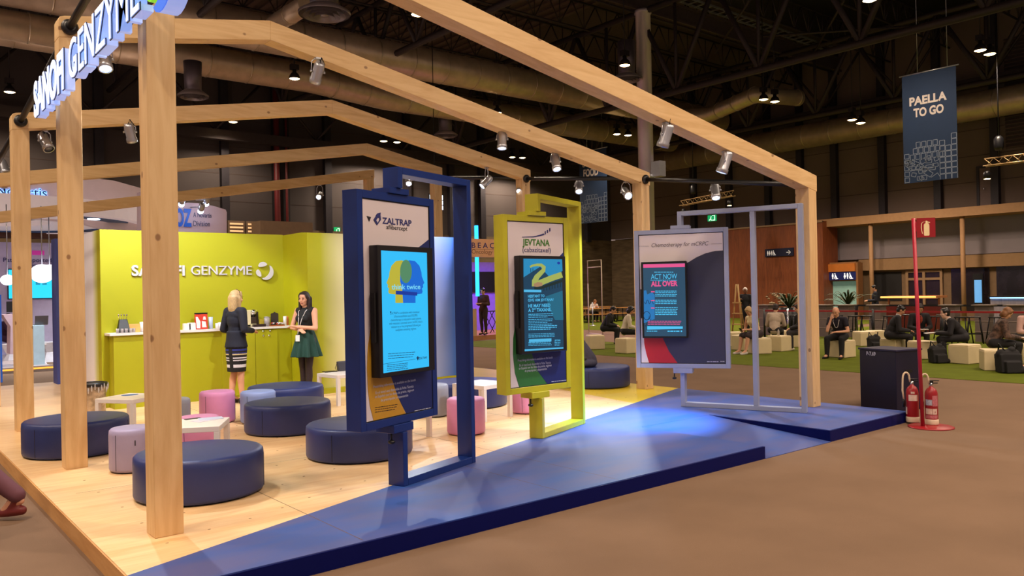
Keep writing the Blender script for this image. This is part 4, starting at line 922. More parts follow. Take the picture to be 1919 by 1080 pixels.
# waste bin left of the counter
P=gp(187,768,DZ); P=Vector((2.62,12.55,DZ)); t=thing('waste_bin',P,'round steel bin with a clear liner at the left end of the counter','bin')
m=MB(); m.lathe([(.13,0),(.145,.02),(.165,.40),(.165,.42)],P,28,close=False); m.lathe([(0,.01),(.14,.01)],P,28,close=False); m.build('drum',mat('clear_liner',(190,170,150),.15,.5,var=.3,scale=14),t)
m=MB(); m.lathe([(.172,.40),(.178,.43),(.172,.455),(.14,.46),(.14,.45)],P,28,close=False); m.lathe([(0,.445),(.15,.448)],P,24,close=False); m.build('rim',M_black,t)
m=MB(); 
for k in range(26):
    a=k*2*PI/26; m.ell(P+Vector((.18*math.cos(a),.18*math.sin(a),.38+.03*math.sin(k*2.1))),(.012,.012,.045),n=8)
m.build('folded_liner',mat('liner_film',(215,205,200),.15,.2,var=.2,alpha=.55),t)
# ================================================================== SEATS
def pouffe(x,y,r,h,mt,lab,cat='pouffe'):
    t=thing('round_pouffe',(x,y,DZ),lab,cat)
    c=(x,y,DZ); e=.035
    prof=[(r-.02,.012),(r-.006,.02),(r,.04),(r*1.0,h-e-.03),(r-e*.12,h-e*.6),(r-e*.6,h-e*.12),(r-e*1.4,h),(0,h+.004)]
    m=MB(); m.lathe(prof,c,64,close=False); m.lathe([(0,.012),(r-.02,.012)],c,64,close=False); m.build('cushion',mt,t)
    m=MB(); m.lathe([(0,0),(r-.04,0),(r-.04,.014),(0,.014)],c,40); m.build('base_ring',M_blackmat,t)
    for a in (-.5,1.6,3.7):
        m=MB(); m.box((x+r*math.cos(a)-.002,y+r*math.sin(a)-.002,DZ+.03),(x+r*math.cos(a)+.002,y+r*math.sin(a)+.002,DZ+h-.05)); m.build('seam',M_black,t)
    return t
BIG=[(2.219,6.849,.51,.355,'large navy pouffe nearest the camera, behind the nearest post'),
(1.841,9.651,.513,.363,'large navy pouffe at far left, behind the second post'),
(4.043,9.238,.505,.353,'large navy pouffe in the middle, in front of the pale blue stool'),
(3.96,7.314,.53,.33,'large navy pouffe partly behind the lower left of the blue kiosk'),
(4.72,10.84,.52,.36,'large navy pouffe at the back, near the dark-haired woman\'s legs'),
(6.834,9.375,.56,.35,'large navy pouffe behind the yellow kiosk panel'),
(9.861,9.9,.56,.34,'large navy pouffe under the coat, by the half lit post')]
# last one sits just inside the post row
for i,(x,y,r,h,l) in enumerate(BIG):
    if i==6: x,y=9.13,10.05; x,y=9.7,9.62
    pouffe(x,y,r,h,M_navyseat,l)
SM=[(2.036,8.20,.205,.41,M_lilac,'lilac round stool between the second and nearest posts'),
(3.641,10.513,.221,.41,M_pinkseat,'pink round stool in front of the lime counter'),
(2.72,8.42,.21,.41,M_pinkseat,'pink round stool behind the white table with papers'),
(4.02,10.10,.221,.41,M_lblue,'pale blue round stool between two navy pouffes'),
(5.433,7.503,.22,.413,M_pinkseat,'pink round stool behind the right upright of the blue kiosk'),
(5.908,8.892,.205,.421,M_greyseat,'grey round stool right of the blue panel'),
(6.943,8.201,.205,.41,M_pinkseat,'pink round stool behind the yellow kiosk leg'),
(2.98,10.15,.20,.41,M_greyseat,'grey round stool mostly hidden behind the nearest post, beside the left table')]
for x,y,r,h,mt,l in SM:
    t=pouffe(x,y,r,h,mt,l)
    if mt is M_lilac:
        a=math.atan2(-y,-x)+.1
        m=MB(); m.box((x+r*math.cos(a)-.004,y+r*math.sin(a)-.004,DZ+.26),(x+r*math.cos(a)+.004,y+r*math.sin(a)+.003,DZ+.31)); m.build('brand_tab',M_black,t)
# square side tables
def lack(cx,cy,rot,lab,s=.55):
    t=thing('side_table',(cx,cy,DZ),lab,'table'); u=Vector((math.cos(rot),math.sin(rot),0)); v=Vector((-math.sin(rot),math.cos(rot),0)); O=Vector((cx,cy,DZ)); h=s/2
    m=MB(); m.obox(O,u,v,(0,0,1),(-h,h),(-h,h),(.40,.45)); m.build('table_top',M_white,t,bevel=.003,seg=1)
    for a in (-1,1):
        for b in (-1,1):
            m=MB(); m.obox(O,u,v,(0,0,1),(min(a*h,a*(h-.05)),max(a*h,a*(h-.05))),(min(b*h,b*(h-.05)),max(b*h,b*(h-.05))),(0,.399)); m.build('leg',M_white,t,bevel=.002,seg=1)
    return t
def table_from(corner,other,lab,side=1):
    """corner = nearest top corner, other = a neighbouring top corner (photo px)"""
    A=gp(*corner,DZ+.45); B=gp(*other,DZ+.45); u=(B-A); u.z=0; u.normalize(); v=Vector((-u.y,u.x,0))*side
    C=A+u*.275+v*.275; return lack(C.x,C.y,math.atan2(u.y,u.x),lab), Vector((C.x,C.y,DZ+.45))
t1,c1=table_from((249,749.5),(166,747.5),'white square side table left, near the waste bin',-1)
t2,c2=table_from((411,799),(437,776),'white square side table with papers, right of the nearest post',1)
t3,c3=table_from((632.5,704),(594,700),'white square side table at the back, with a handbag on it',-1)
A=gp(908,791,DZ);Bq=gp(954,781.5,DZ);u=(Bq-A).normalized(); v=Vector((-u.y,u.x,0)); C=A+u*.25+v*.25; lack(C.x,C.y,math.atan2(u.y,u.x),'white square side table between the blue and yellow kiosks')
A=gp(765,834,DZ);Bq=gp(806,818,DZ);u=(Bq-A).normalized(); v=Vector((-u.y,u.x,0)); C=A+u*.25+v*.25; lack(C.x,C.y,math.atan2(u.y,u.x),'white square side table mostly hidden behind the blue kiosk panel')
# papers and bits on tables
P=gp(240,741,DZ+.45)
m=MB(); m.lathe([(0,0),(.075,0),(.075,.003),(0,.003)],(P.x+.02,P.y,DZ+.451),20,sx=1.3,sy=.8); tag(m.build('blue_coaster',mat('blue_card',(84,120,190),.5)),'flat blue oval card on the left white table','card')
for k,(px,py,r,cc,l) in enumerate([(383,788,.3,(225,220,235),'white leaflet with pale print, lowest of the papers on the right table'),(395,785,-.2,(205,215,240),'pale blue leaflet on the papers of the white table')]):
    P=gp(px,py,DZ+.45); m=MB(); m.obox((P.x,P.y,DZ+.4505+.002*k),(math.cos(r),math.sin(r),0),(-math.sin(r),math.cos(r),0),(0,0,1),(-.11,.11),(-.075,.075),(0,.002)); tag(m.build('leaflet',mat('leaflet_%d'%k,cc,.5)),l,'leaflet')
P=gp(364,785,DZ+.45); m=MB(); m.obox((P.x,P.y,DZ+.4505),(1,0,0),(0,1,0),(0,0,1),(-.09,.06),(-.03,.03),(0,.004)); tag(m.build('dark_card',mat('dark_card',(60,50,56),.5)),'small dark card beside the leaflets on the white table','card')
P=gp(618,697.5,DZ+.45); m=MB(); m.obox((P.x,P.y,DZ+.451),(1,0,0),(0,1,0),(0,0,1),(-.1,.1),(-.06,.06),(0,.012)); tag(m.build('phone',M_black,bevel=.003),'dark phone lying on the back white table','phone')
# handbag
P=gp(641,696,DZ+.45); t=thing('handbag',(P.x+.08,P.y+.05,DZ+.45),'small dark grey handbag with a strap on the back white table','bag'); c=Vector((P.x+.08,P.y+.05,DZ+.4505))
m=MB(); m.hexa([c+Vector(p) for p in ((-.12,-.05,0),(.12,-.05,0),(.12,.05,0),(-.12,.05,0),(-.14,-.03,.15),(.14,-.03,.15),(.14,.03,.15),(-.14,.03,.15))]); m.build('body',mat('charcoal_leather',(70,72,84),.35),t,bevel=.015)
m=MB(); m.tube([c+Vector((-.13,0,.14)),c+Vector((-.17,0,.05)),c+Vector((-.15,-.02,.0)),c+Vector((-.1,-.04,.01))],.004,6); m.build('strap',M_black,t)

# ================================================================== RIGHT FOREGROUND
# pedestal bin P-7.69
A=gp(1613,762);Bq=gp(1681,772);Cq=gp(1707,766)
u=(Bq-A);u.normalize(); v=Vector((-u.y,u.x,0)); 
if v.dot(Vector((1,1,0)))<0: v=-v
t=thing('power_cabinet',(A+u*.29+v*.28),'dark navy floor cabinet marked P-7.69 at the edge of the blue stage','cabinet')
w=(Bq-A).length; m=MB(); m.obox(A,u,v,(0,0,1),(0,w),(0,.5),(0,.82)); m.build('case',mat('navy_black_steel',(24,24,52),.35,.2),t,bevel=.006)
m=MB(); m.obox(A,u,v,(0,0,1),(-.015,w+.015),(-.015,.515),(.82,.845)); m.build('lid',mat('navy_lid',(44,44,78),.35,.2),t,bevel=.004)
m=MB(); add_text(m,'P-7.69',A+u*(w*.20)-v*.002+Vector((0,0,.745)),u,(0,0,1),-v,.155,.052,bold=.03); m.build('marking',M_txtwhite,t)
m=MB(); m.obox(A,u,v,(0,0,1),(w,w+.004),(.18,.32),(.52,.56)); m.build('recess_grip',M_black,t)
# extinguisher stand
P=Vector((10.09,4.345,0)); st=thing('extinguisher_sign_stand',P,'red pole stand with a red fire extinguisher sign on a round red foot','sign')
M_red=mat('signal_red',(150,22,32),.35,var=.03); M_redl=mat('pole_red',(176,36,60),.4,var=.03)
m=MB(); m.lathe([(.255,0),(.255,.012),(.24,.018),(0,.018)],P,40); m.build('foot_plate',M_red,st)
Pt=gp(1738,790); base=Vector((10.02,4.41,0)); top=tp(1722,409,base); 
top=Vector((base.x-.03,base.y+.045,top.z)); m=MB(); m.tube([(base.x,base.y,.015),top],.022,14); m.build('pole',M_redl,st)
# sign faces the camera side
uS=Vector((.62,-.78,0)).normalized(); nS=Vector((-uS.y*-1,0,0)); nS=Vector((uS.y,-uS.x,0)); 
if nS.dot(-Vector((10,4.4,0)))<0: nS=-nS
m=MB(); O=top+Vector((0,0,-.235)); m.obox(O,uS,(0,0,1),nS,(.035,.245),(0,.235),(-.003,.003)); sgn=m.build('sign_plate',M_red,st)
m=MB(); Z=Vector((0,0,1)); O2=O+nS*.0035+uS*.035
m.prism(O2,uS,Z,nS,[(.085,.02),(.135,.02),(.142,.03),(.142,.15),(.132,.168),(.122,.172),(.122,.178),(.15,.172),(.152,.18),(.12,.192),(.12,.2),(.10,.2),(.10,.172),(.088,.165),(.08,.15),(.08,.03)],0,.001)
for k in range(9):
    a0_=PI*.1+k*.28; 
arc=[(.10+.045*math.cos(PI*.45+k*.22),.16+.032*math.sin(PI*.45+k*.22)) for k in range(9)]
arc+=[(.052,.12),(.056,.08),(.064,.045)]
for (a,b),(c_,d_) in zip(arc,arc[1:]): m.prism(O2,uS,Z,nS,[(a-.004,b),(a+.004,b),(c_+.004,d_),(c_-.004,d_)],0,.001)
m.build('pictogram',mat('cream_print',(238,218,168),.5,var=0),sgn)
m=MB(); m.obox(top+Vector((0,0,-.16)),uS,Z,nS,(.0,.04),(0,.12),(-.006,.0)); m.build('bracket',M_redl,st)
def extinguisher(P,yaw,lab,tilt):
    t=thing('fire_extinguisher',P,lab,'fire extinguisher'); t.rotation_euler=(0,0,0)
    r=.073; c=P
    m=MB(); m.lathe([(r*.95,.055),(r,.07),(r,.36),(r*.93,.40),(r*.7,.435),(r*.35,.455),(r*.25,.47)],c,32,close=False); m.build('cylinder',M_red,t)
    m=MB(); m.lathe([(r*1.02,0),(r*1.06,.01),(r*1.06,.06),(r,.068)],c,32); m.build('foot_ring',mat('cream_plastic2',(226,206,180),.5),t)
    d=Vector((math.cos(yaw),math.sin(yaw),0)); s_=Vector((-d.y,d.x,0))
    m=MB(); m.lathe([(.018,0),(.018,.05)],c+Vector((0,0,.46)),14); m.build('valve_neck',M_chrome,t)
    m=MB(); m.obox(c+Vector((0,0,.50)),d,s_,Z,(-.02,.075),(-.012,.012),(0,.012)); m.obox(c+Vector((0,0,.53)),d,s_,(d*.25+Z).normalized(),(-.02,.09),(-.012,.012),(0,.01)); m.obox(c+Vector((0,0,.49)),d,s_,Z,(-.02,.02),(-.014,.014),(0,.05)); m.build('squeeze_handle',M_black,t)
    h=[c+Vector((0,0,.5))-d*.02]
    for k in range(8):
        a=k/7*PI; h.append(c+Vector((0,0,.545+.075*math.sin(a)))-d*(.03+.06*(1-math.cos(a))/1.0*.7))
    h+= [c-d*.12+Vector((0,0,.40)),c-d*.105+Vector((0,0,.28))]
    m=MB(); m.tube(h,.0115,10); m.build('hose',mat('cream_hose',(222,200,170),.5),t)
    m=MB(); m.lathe([(.016,0),(.02,.08),(.012,.1)],c-d*.105+Vector((0,0,.19)),12); m.build('nozzle',M_black,t)
    def band(a0,a1,z0,z1,mt,nm):
        m=MB(); n=8; rr=r+.0015
        for k in range(n):
            p=a0+(a1-a0)*k/n;q=a0+(a1-a0)*(k+1)/n
            m.poly([c+Vector((rr*math.cos(p),rr*math.sin(p),z0)),c+Vector((rr*math.cos(q),rr*math.sin(q),z0)),c+Vector((rr*math.cos(q),rr*math.sin(q),z1)),c+Vector((rr*math.cos(p),rr*math.sin(p),z1))])
        m.build(nm,mt,t)
    f=math.atan2(-P.y,-P.x); lb=mat('label_cream',(226,200,186),.5,var=.08,scale=40); lp=mat('label_pinkish',(206,120,130),.5,var=.2,scale=60)
    if tilt==0: band(f-.6,f+.9,.27,.345,lb,'label'); band(f-.2,f+.4,.36,.385,lb,'label'); band(f-1.6,f-.9,.10,.19,lb,'label')
    else:
        band(f-1.,f+.1,.24,.31,mat('label_blue',(190,195,215),.5,var=.2,scale=60),'label'); band(f+.15,f+1.1,.23,.36,lp,'label'); band(f-1.,f+.1,.13,.20,lb,'label'); band(f+.15,f+.9,.13,.2,lb,'label'); band(f-1.,f+1.,.08,.12,lp,'label')
        m=MB(); rr=r+.003; a=f+.5
        for (da,dz,w_,h_) in ((0,.145,.03,.035),(.1,.155,.05,.02)):
            m.poly([c+Vector((rr*math.cos(a+da-w_),rr*math.sin(a+da-w_),dz)),c+Vector((rr*math.cos(a+da+w_),rr*math.sin(a+da+w_),dz)),c+Vector((rr*math.cos(a+da),rr*math.sin(a+da),dz+h_))])
        m.build('flame_mark',M_red,t)
    return t
cam_right=Vector((CR.x,CR.y,0)).normalized()
E1=gp(1716,792,.018);E2=gp(1745,796,.018)
extinguisher(Vector((E1.x+.02,E1.y+.045,.018)),math.atan2(cam_right.y,cam_right.x),'left red fire extinguisher, hose arching to the left, on the round red foot',0)
extinguisher(Vector((E2.x+.02,E2.y+.0,.018)),math.atan2(cam_right.y,cam_right.x)-.1,'right red fire extinguisher with many labels, on the round red foot',1)

# ================================================================== BANNERS
M_ban=mat('blue_banner_cloth',(24,48,80),.8,var=.04,scale=3); M_bant=mat('banner_print',(206,196,188),.7,var=0); M_banl=mat('banner_line_print',(120,132,150),.7,var=0)
def banner(X,px,lines,lab,seed,tc):
    TL=xp(px[0],px[1],X);TR=xp(px[2],px[3],X);BL=xp(px[4],px[5],X)
    y0,y1=TL.y,TR.y; zt=(TL.z+TR.z)/2; zb=BL.z; w=y0-y1; h=zt-zb
    t=thing('hanging_banner',(X,(y0+y1)/2,zb),lab,'banner'); O=Vector((X,y0,zb)); u=Vector((0,-1,0)); n=Vector((-1,0,0))
    m=MB(); m.obox(O,u,Z,n,(0,w),(0,h),(-.006,0)); m.build('cloth',M_ban,t)
    m=MB(); m.tube([O+u*-.08+Z*(h+.01),O+u*(w+.08)+Z*(h+.01)],.02,8); m.build('top_bar',M_alu,t)
    m=MB(); 
    for a in (.3*w,.85*w): m.tube([O+u*a+Z*h,O+u*a+Z*(9.25 if X<26 else 12)],.008,5); m.box(O+u*(a-.03)+Z*(h+.5)+Vector((-.03,-.03,0)),O+u*(a+.03)+Z*(h+.75)+Vector((.03,.03,0)))
    m.build('hanging_wire',M_alu,t)
    m=MB()
    for s_,a,b,z,ht in lines: add_text(m,s_,O+n*.002+u*(a*w)+Z*(z*h),u,Z,n,(b-a)*w,ht*h,bold=.04)
    m.build('lettering',M_bant,t)
    m=MB(); rnd=random.Random(seed); lw=.018
    def sq(x,z,a,b,rot=0.):
        c_,s2=math.cos(rot),math.sin(rot); P=[(x+(i*a*c_-j*b*s2)/2,z+(i*a*s2+j*b*c_)/2) for i,j in ((-1,-1),(1,-1),(1,1),(-1,1))]
        for k in range(4):
            p=P[k];q=P[(k+1)%4]; dx,dz=q[0]-p[0],q[1]-p[1];L=math.hypot(dx,dz);nx,nz=-dz/L*lw/2,dx/L*lw/2
            pts=[(p[0]+nx,p[1]+nz),(q[0]+nx,q[1]+nz),(q[0]-nx,q[1]-nz),(p[0]-nx,p[1]-nz)]
            if all(0<=a_[0]<=w and 0<=a_[1] for a_ in pts): m.prism(O+n*.0015,u,Z,n,pts,0,.001)
    g=w/9.5
    for i in range(3):          # right-hand tower grid
        top=[.36,.33,.40][i]*h
        z=g*.5
        while z<top: sq(w-g*.55-g*(2-i)*1.02,z,g*.9,g*.9); z+=g*1.02
    for r_ in range(3):
        for i in range(6-r_): sq(w*.17+g*(i+r_*.55),h*.235+g*1.1*r_,g*.75,g*.95)
    for i in range(26): sq(rnd.uniform(.06,.62)*w,rnd.uniform(.03,.22)*h,g*rnd.uniform(.6,1.5),g*rnd.uniform(.5,.9),rnd.uniform(-.7,.7))
    for i in range(5): sq(g*.6,g*(.6+1.1*i),g*.85,g*.85)
    m.build('line_drawing',M_banl,t)
banner(25.,(1690,143,1791,124,1693,345),[('PAELLA',.135,.83,.715,.073),('TO GO',.21,.77,.605,.075)],'blue hanging banner reading PAELLA TO GO with a street-map drawing',1,1)
banner(31.,(1085,286,1136,277,1087,420),[('STREET',.12,.88,.79,.085),('FOOD',.15,.70,.65,.10)],'dark blue hanging banner reading FOOD behind the second timber beam',2,1)
# stage truss lights on the right wall side
def truss(A,B,lab,lights):
    A=Vector(A);B=Vector(B);t=thing('lighting_truss',(A+B)/2,lab,'truss'); d=(B-A).normalized(); s_=d.cross(Z).normalized()*.13
    m=MB(); L=(B-A).length; c=[A+s_,A-s_,A+Z*.26]
    for q_ in c: m.tube([q_,q_+d*L],.025,6)
    k=0;
    while k<L-.3:
        for a,b in ((0,1),(1,2),(2,0)): m.tube([c[a]+d*k,c[b]+d*(k+.3)],.012,5)
        k+=.3
    m.build('lattice',mat('truss_brass',(170,140,96),.4,.5),t)
    for f in (.25,): m=MB(); m.tube([A.lerp(B,f)+Z*.2,Vector((A.lerp(B,f).x,A.lerp(B,f).y,12.9))],.02,5); m.lathe([(.12,0),(.16,.1),(.16,.4),(.08,.5)],A.lerp(B,f)+Z*.5,12); m.build('chain_hoist',M_black,t)
    for f in lights:
        P=A.lerp(B,f)-Z*.1; m=MB(); m.lathe([(.11,0),(.12,.2),(.06,.28)],P-Z*.35,12); m.build('stage_lamp',M_black,t)
        m=MB(); m.lathe([(0,-.01),(.1,-.01),(.1,.005),(0,.005)],P-Z*.35,12); m.build('lamp_lens',M_hlens,t)
A=xp(1276,386,34);B=xp(1375,367,34); truss(A,B,'short aluminium lighting truss behind the grey kiosk top',(.05,.92))
A=xp(1845,312,31);B=xp(1960,298,31); truss(A,B,'aluminium lighting truss at the right picture edge',(.04,))

# ================================================================== PEOPLE
def fuse(mb,name,mats,voxel,parent=None,sm=4,org=None,matfn=None):
    me=bpy.data.meshes.new('tmp'); bmesh.ops.recalc_face_normals(mb.b,faces=mb.b.faces); mb.b.to_mesh(me); mb.b.free()
    ob=bpy.data.objects.new('tmp',me); COL.objects.link(ob)
    r=ob.modifiers.new('r','REMESH'); r.mode='VOXEL'; r.voxel_size=voxel; r.use_smooth_shade=True
    if sm: s=ob.modifiers.new('s','SMOOTH'); s.factor=.5; s.iterations=sm
    dg=bpy.context.evaluated_depsgraph_get(); out=bpy.data.meshes.new_from_object(ob.evaluated_get(dg))
    bpy.data.objects.remove(ob); bpy.data.meshes.remove(me)
    if not isinstance(mats,(list,tuple)): mats=[mats]
    out.materials.clear()
    for m in mats: out.materials.append(m)
    if matfn:
        for p in out.polygons: p.material_index=matfn(p.center)
    o0=worg(parent) if parent is not None else Vector(org)
    out.transform(Matrix.Translation(-o0))
    for p in out.polygons: p.use_smooth=True
    out.name=name; o=bpy.data.objects.new(name,out); COL.objects.link(o)
    if parent is not None: o.parent=parent
    else: o.location=o0
    return o
SK={'fair':mat('skin_fair',(222,164,132),.5,var=.03),'mid':mat('skin_mid',(196,140,108),.5,var=.03),'pale':mat('skin_pale',(232,186,164),.5,var=.03),'dark':mat('skin_dark',(120,76,54),.5,var=.03)}
def standing(h=1.): 
    return dict(pelvis=(0,0,.96),chest=(0,.005,1.26),neck=(0,-.01,1.45),head=(0,.02,1.60),look=(0,1,0),shL=(-.165,-.01,1.40),shR=(.165,-.01,1.40),elL=(-.22,-.02,1.12),elR=(.22,-.02,1.12),wrL=(-.22,.07,.89),wrR=(.22,.07,.89),
     hipL=(-.085,0,.92),hipR=(.085,0,.92),knL=(-.09,.02,.50),knR=(.09,.02,.50),anL=(-.085,-.02,.09),anR=(.085,-.02,.09),toL=(-.10,.14,.03),toR=(.10,.14,.03))
def seated(seat=.43,lean=.35,kf=.44,kh=.48,ff=.40,sp=.10,down=.5,hands=((-.07,.40,.60),(.07,.40,.60)),turn=0.):
    pz=seat+.10; s,c=math.sin(lean),math.cos(lean); P=Vector((0,0,pz)); d=Vector((0,s,c))
    q=lambda a,x=0: tuple(P+d*a+Vector((x,0,0)))
    n=P+d*.50; hd=n+Vector((math.sin(turn)*.02,.035+.05*s,.125)) 
    look=(math.sin(turn)*math.cos(down),math.cos(turn)*math.cos(down),-math.sin(down))
    J=dict(pelvis=tuple(P),chest=q(.30),neck=tuple(n),head=tuple(hd),look=look,shL=q(.44,-.17),shR=q(.44,.17),wrL=hands[0],wrR=hands[1],
     hipL=(-.09,.0,pz-.01),hipR=(.09,0,pz-.01),knL=(-sp,kf,kh),knR=(sp,kf,kh),anL=(-sp,ff,.09),anR=(sp,ff,.09),toL=(-sp-.02,ff+.16,.03),toR=(sp+.02,ff+.16,.03))
    for S_,x in (('L',-1),('R',1)):
        a=Vector(J['sh'+S_]);b=Vector(J['wr'+S_]); mid=(a+b)/2; L=(b-a).length; k=math.sqrt(max(0,(.29**2)-(L/2)**2)); bend=Vector((x*.55,-.45,-.6)).normalized(); ax=(b-a).normalized(); bend=(bend-ax*bend.dot(ax)).normalized(); J['el'+S_]=tuple(mid+bend*k)
    return J
class Fig:
    def __init__(s,loc,heading,J,scale=1.,skin='fair',label='',voxel=.011,group=None,feet=True,hands=True,female=False):
        s.loc=Vector(loc); s.R=Matrix.Rotation(-heading,3,'Z'); s.k=scale; s.J={a:s.t(b) for a,b in J.items() if a!='look'}; s.look=(s.R@Vector(J['look'])).normalized(); s.v=voxel; s.fem=female
        s.right=s.R@Vector((1,0,0)); s.fwd=s.R@Vector((0,1,0)); J=s.J
        m=MB(); s.torso(m,0); s.arms(m,0,'wrist'); s.legs(m,0,'ankle'); s.headp(m)
        if hands: s.hand(m,'L'); s.hand(m,'R')
        for S_ in 'LR': m.cone(J['an'+S_],.036*s.k,J['to'+S_],.028*s.k); m.cone(J['an'+S_]-s.fwd*.03*s.k-Vector((0,0,.045*s.k)),.03*s.k,J['to'+S_],.024*s.k)
        s.body=fuse(m,'person',SK[skin],voxel,None,3,org=s.loc); tag(s.body,label,'person',group)
        m=MB(); h=s.J['head']; u=s.up; r=s.hr
        for x in (-1,1): m.ell(h+s.look*.083*s.k+r*x*.031*s.k+u*.012*s.k,(.0125*s.k,.007*s.k,.0058*s.k),axis=u,fwd=s.look,n=12)
        m.build('eyes',mat('eye_dark',(34,24,24),.3),s.body)
        m=MB()
        for x in (-1,1): m.ell(h+s.look*.0865*s.k+r*x*.032*s.k+u*.030*s.k,(.016*s.k,.004*s.k,.0022*s.k),axis=u,fwd=s.look,n=10)
        m.build('eyebrows',mat('brow_brown',(60,40,32),.7),s.body)
        m=MB(); m.ell(h+s.look*.084*s.k-u*.062*s.k,(.021*s.k,.007*s.k,.007*s.k),axis=u,fwd=s.look,n=12); m.build('lips',mat('lips_rose',(176,84,84),.4),s.body)
    def t(s,p): return s.loc+s.R@(Vector(p)*s.k)
    def torso(s,m,i,low=True):
        J=s.J;k=s.k; ax=(J['neck']-J['pelvis']).normalized(); f=s.fwd
        w=.9 if s.fem else 1.
        m.ell(J['pelvis'],(.155*k+i,.105*k+i,.115*k+i),axis=ax,fwd=f)
        m.cone(J['pelvis']+ax*.02,(.115*k+i)*w,J['pelvis'].lerp(J['chest'],.7),(.10*k+i)*w)
        m.ell(J['pelvis'].lerp(J['chest'],.5),((.115 if s.fem else .135)*k+i,.088*k+i,.16*k+i),axis=ax,fwd=f)
        m.ell(J['chest'],(.150*k*w+i,.105*k+i,.165*k+i),axis=ax,fwd=f)
        sm_=(J['shL']+J['shR'])/2; m.ell(sm_-ax*.05*k,(.178*k*w+i,.082*k+i,.085*k+i),axis=ax,fwd=f); m.cone(sm_+ax*.01*k,.06*k+i,J['neck'],.05*k+i*.3)
        m.cone(J['shL'].lerp(J['shR'],.08),.052*k+i,J['shL'].lerp(J['shR'],.92),.052*k+i)
        if s.fem:
            for x in (-1,1): m.ell(J['chest']+f*.075*k+s.right*x*.065*k+ax*.02*k,(.055*k+i,.05*k+i,.055*k+i),axis=ax,fwd=f)
        m.cone(J['neck']-ax*.06*k,.065*k+i*.5,J['neck']+ax*.0,.052*k+i*.3)
    def arms(s,m,i,to='wrist',f0=1.):
        J=s.J;k=s.k
        for S_ in 'LR':
            m.cone(J['sh'+S_],.052*k+i,J['sh'+S_].lerp(J['el'+S_],.45),.046*k+i)
            if to=='short': continue
            m.cone(J['sh'+S_],.052*k+i,J['el'+S_],.038*k+i)
            if to=='wrist': m.cone(J['el'+S_],.038*k+i,J['wr'+S_],.025*k+i)
    def legs(s,m,i,to='ankle'):
        J=s.J;k=s.k
        for S_ in 'LR':
            m.cone(J['hip'+S_],.088*k+i,J['kn'+S_],.055*k+i)
            if to=='knee': continue
            mid=J['kn'+S_].lerp(J['an'+S_],.35)-s.fwd*.012*k
            m.cone(J['kn'+S_],.052*k+i,mid,.052*k+i); m.cone(mid,.052*k+i,J['an'+S_],.034*k+i)
    def headp(s,m):
        J=s.J;k=s.k; h=J['head']; f=s.look; r=f.cross(Vector((0,0,1)))
        r=(r if r.length>.2 else s.right).normalized(); u=r.cross(f).normalized(); s.up=u; s.hr=r
        m.cone(J['neck']-Vector((0,0,.02*k)),.052*k,h-u*.05*k-f*.02*k,.050*k)
        m.ell(h+u*.025*k-f*.004*k,(.074*k,.093*k,.092*k),axis=u,fwd=f)
        m.ell(h+f*.022*k-u*.048*k,(.055*k,.064*k,.068*k),axis=u,fwd=f)
        m.ell(h+f*.06*k-u*.092*k,(.022*k,.02*k,.018*k),axis=u,fwd=f)
        m.cone(h+f*.086*k+u*.012*k,.007*k,h+f*.103*k-u*.026*k,.0125*k)
        for x in (-1,1):
            m.ell(h+r*x*.074*k-u*.008*k-f*.004*k,(.011*k,.02*k,.031*k),axis=u,fwd=f); m.ell(h+r*x*.042*k+f*.058*k-u*.025*k,(.022*k,.022*k,.022*k),axis=u,fwd=f)
    def hand(s,m,S_):
        J=s.J;k=s.k; w=J['wr'+S_]; d=(w-J['el'+S_]).normalized(); x=s.right if S_=='R' else -s.right
        inn=-x; side=(inn-d*inn.dot(d)).normalized(); nrm=d.cross(side).normalized()
        if nrm.z>0: nrm=-nrm        # palm looks down
        fr=max(.0085*k,s.v*.85)
        m.ell(w+d*.045*k,(.038*k,.017*k+s.v*.3,.05*k),axis=d,fwd=nrm)
        for i,(o,L) in enumerate(((.027,.070),(.009,.078),(-.009,.073),(-.027,.058))):
            a=w+d*.08*k+side*o*k; b=a+d*L*.5*k+nrm*.008*k; c_=b+(d*.8+nrm*.6).normalized()*L*.5*k
            m.cone(a,fr,b,fr*.95,8); m.cone(b,fr*.95,c_,fr*.85,8)
        a=w+d*.025*k+side*.03*k; b=a+(d*.6+side*.7).normalized()*.035*k; m.cone(a,fr*1.2,b,fr*1.1,8); m.cone(b,fr*1.1,b+(d*.9+side*.2).normalized()*.03*k,fr,8)
    def hair(s,style,mt,name='hair'):
        k=s.k;h=s.J['head'];f=s.look;u=s.up;r=s.hr; m=MB()
        m.ell(h+u*.042*k-f*.020*k,(.084*k,.095*k,.088*k),axis=u,fwd=f)
        m.ell(h+u*.095*k+f*.030*k,(.062*k,.048*k,.022*k),axis=u,fwd=f)
        for x in (-1,1): m.ell(h+r*x*.066*k+u*.045*k+f*.022*k,(.018*k,.035*k,.045*k),axis=u,fwd=f)
        if style=='short': m.ell(h-f*.04*k-u*.02*k,(.078*k,.06*k,.07*k),axis=u,fwd=f)
        if style in('bob','long'):
            m.ell(h-f*.035*k-u*.035*k,(.088*k,.070*k,.095*k),axis=u,fwd=f)
            for x in (-1,1): m.cone(h+r*x*.074*k+u*.02*k,.024*k,h+r*x*.075*k-u*.08*k+f*.005*k,.022*k)
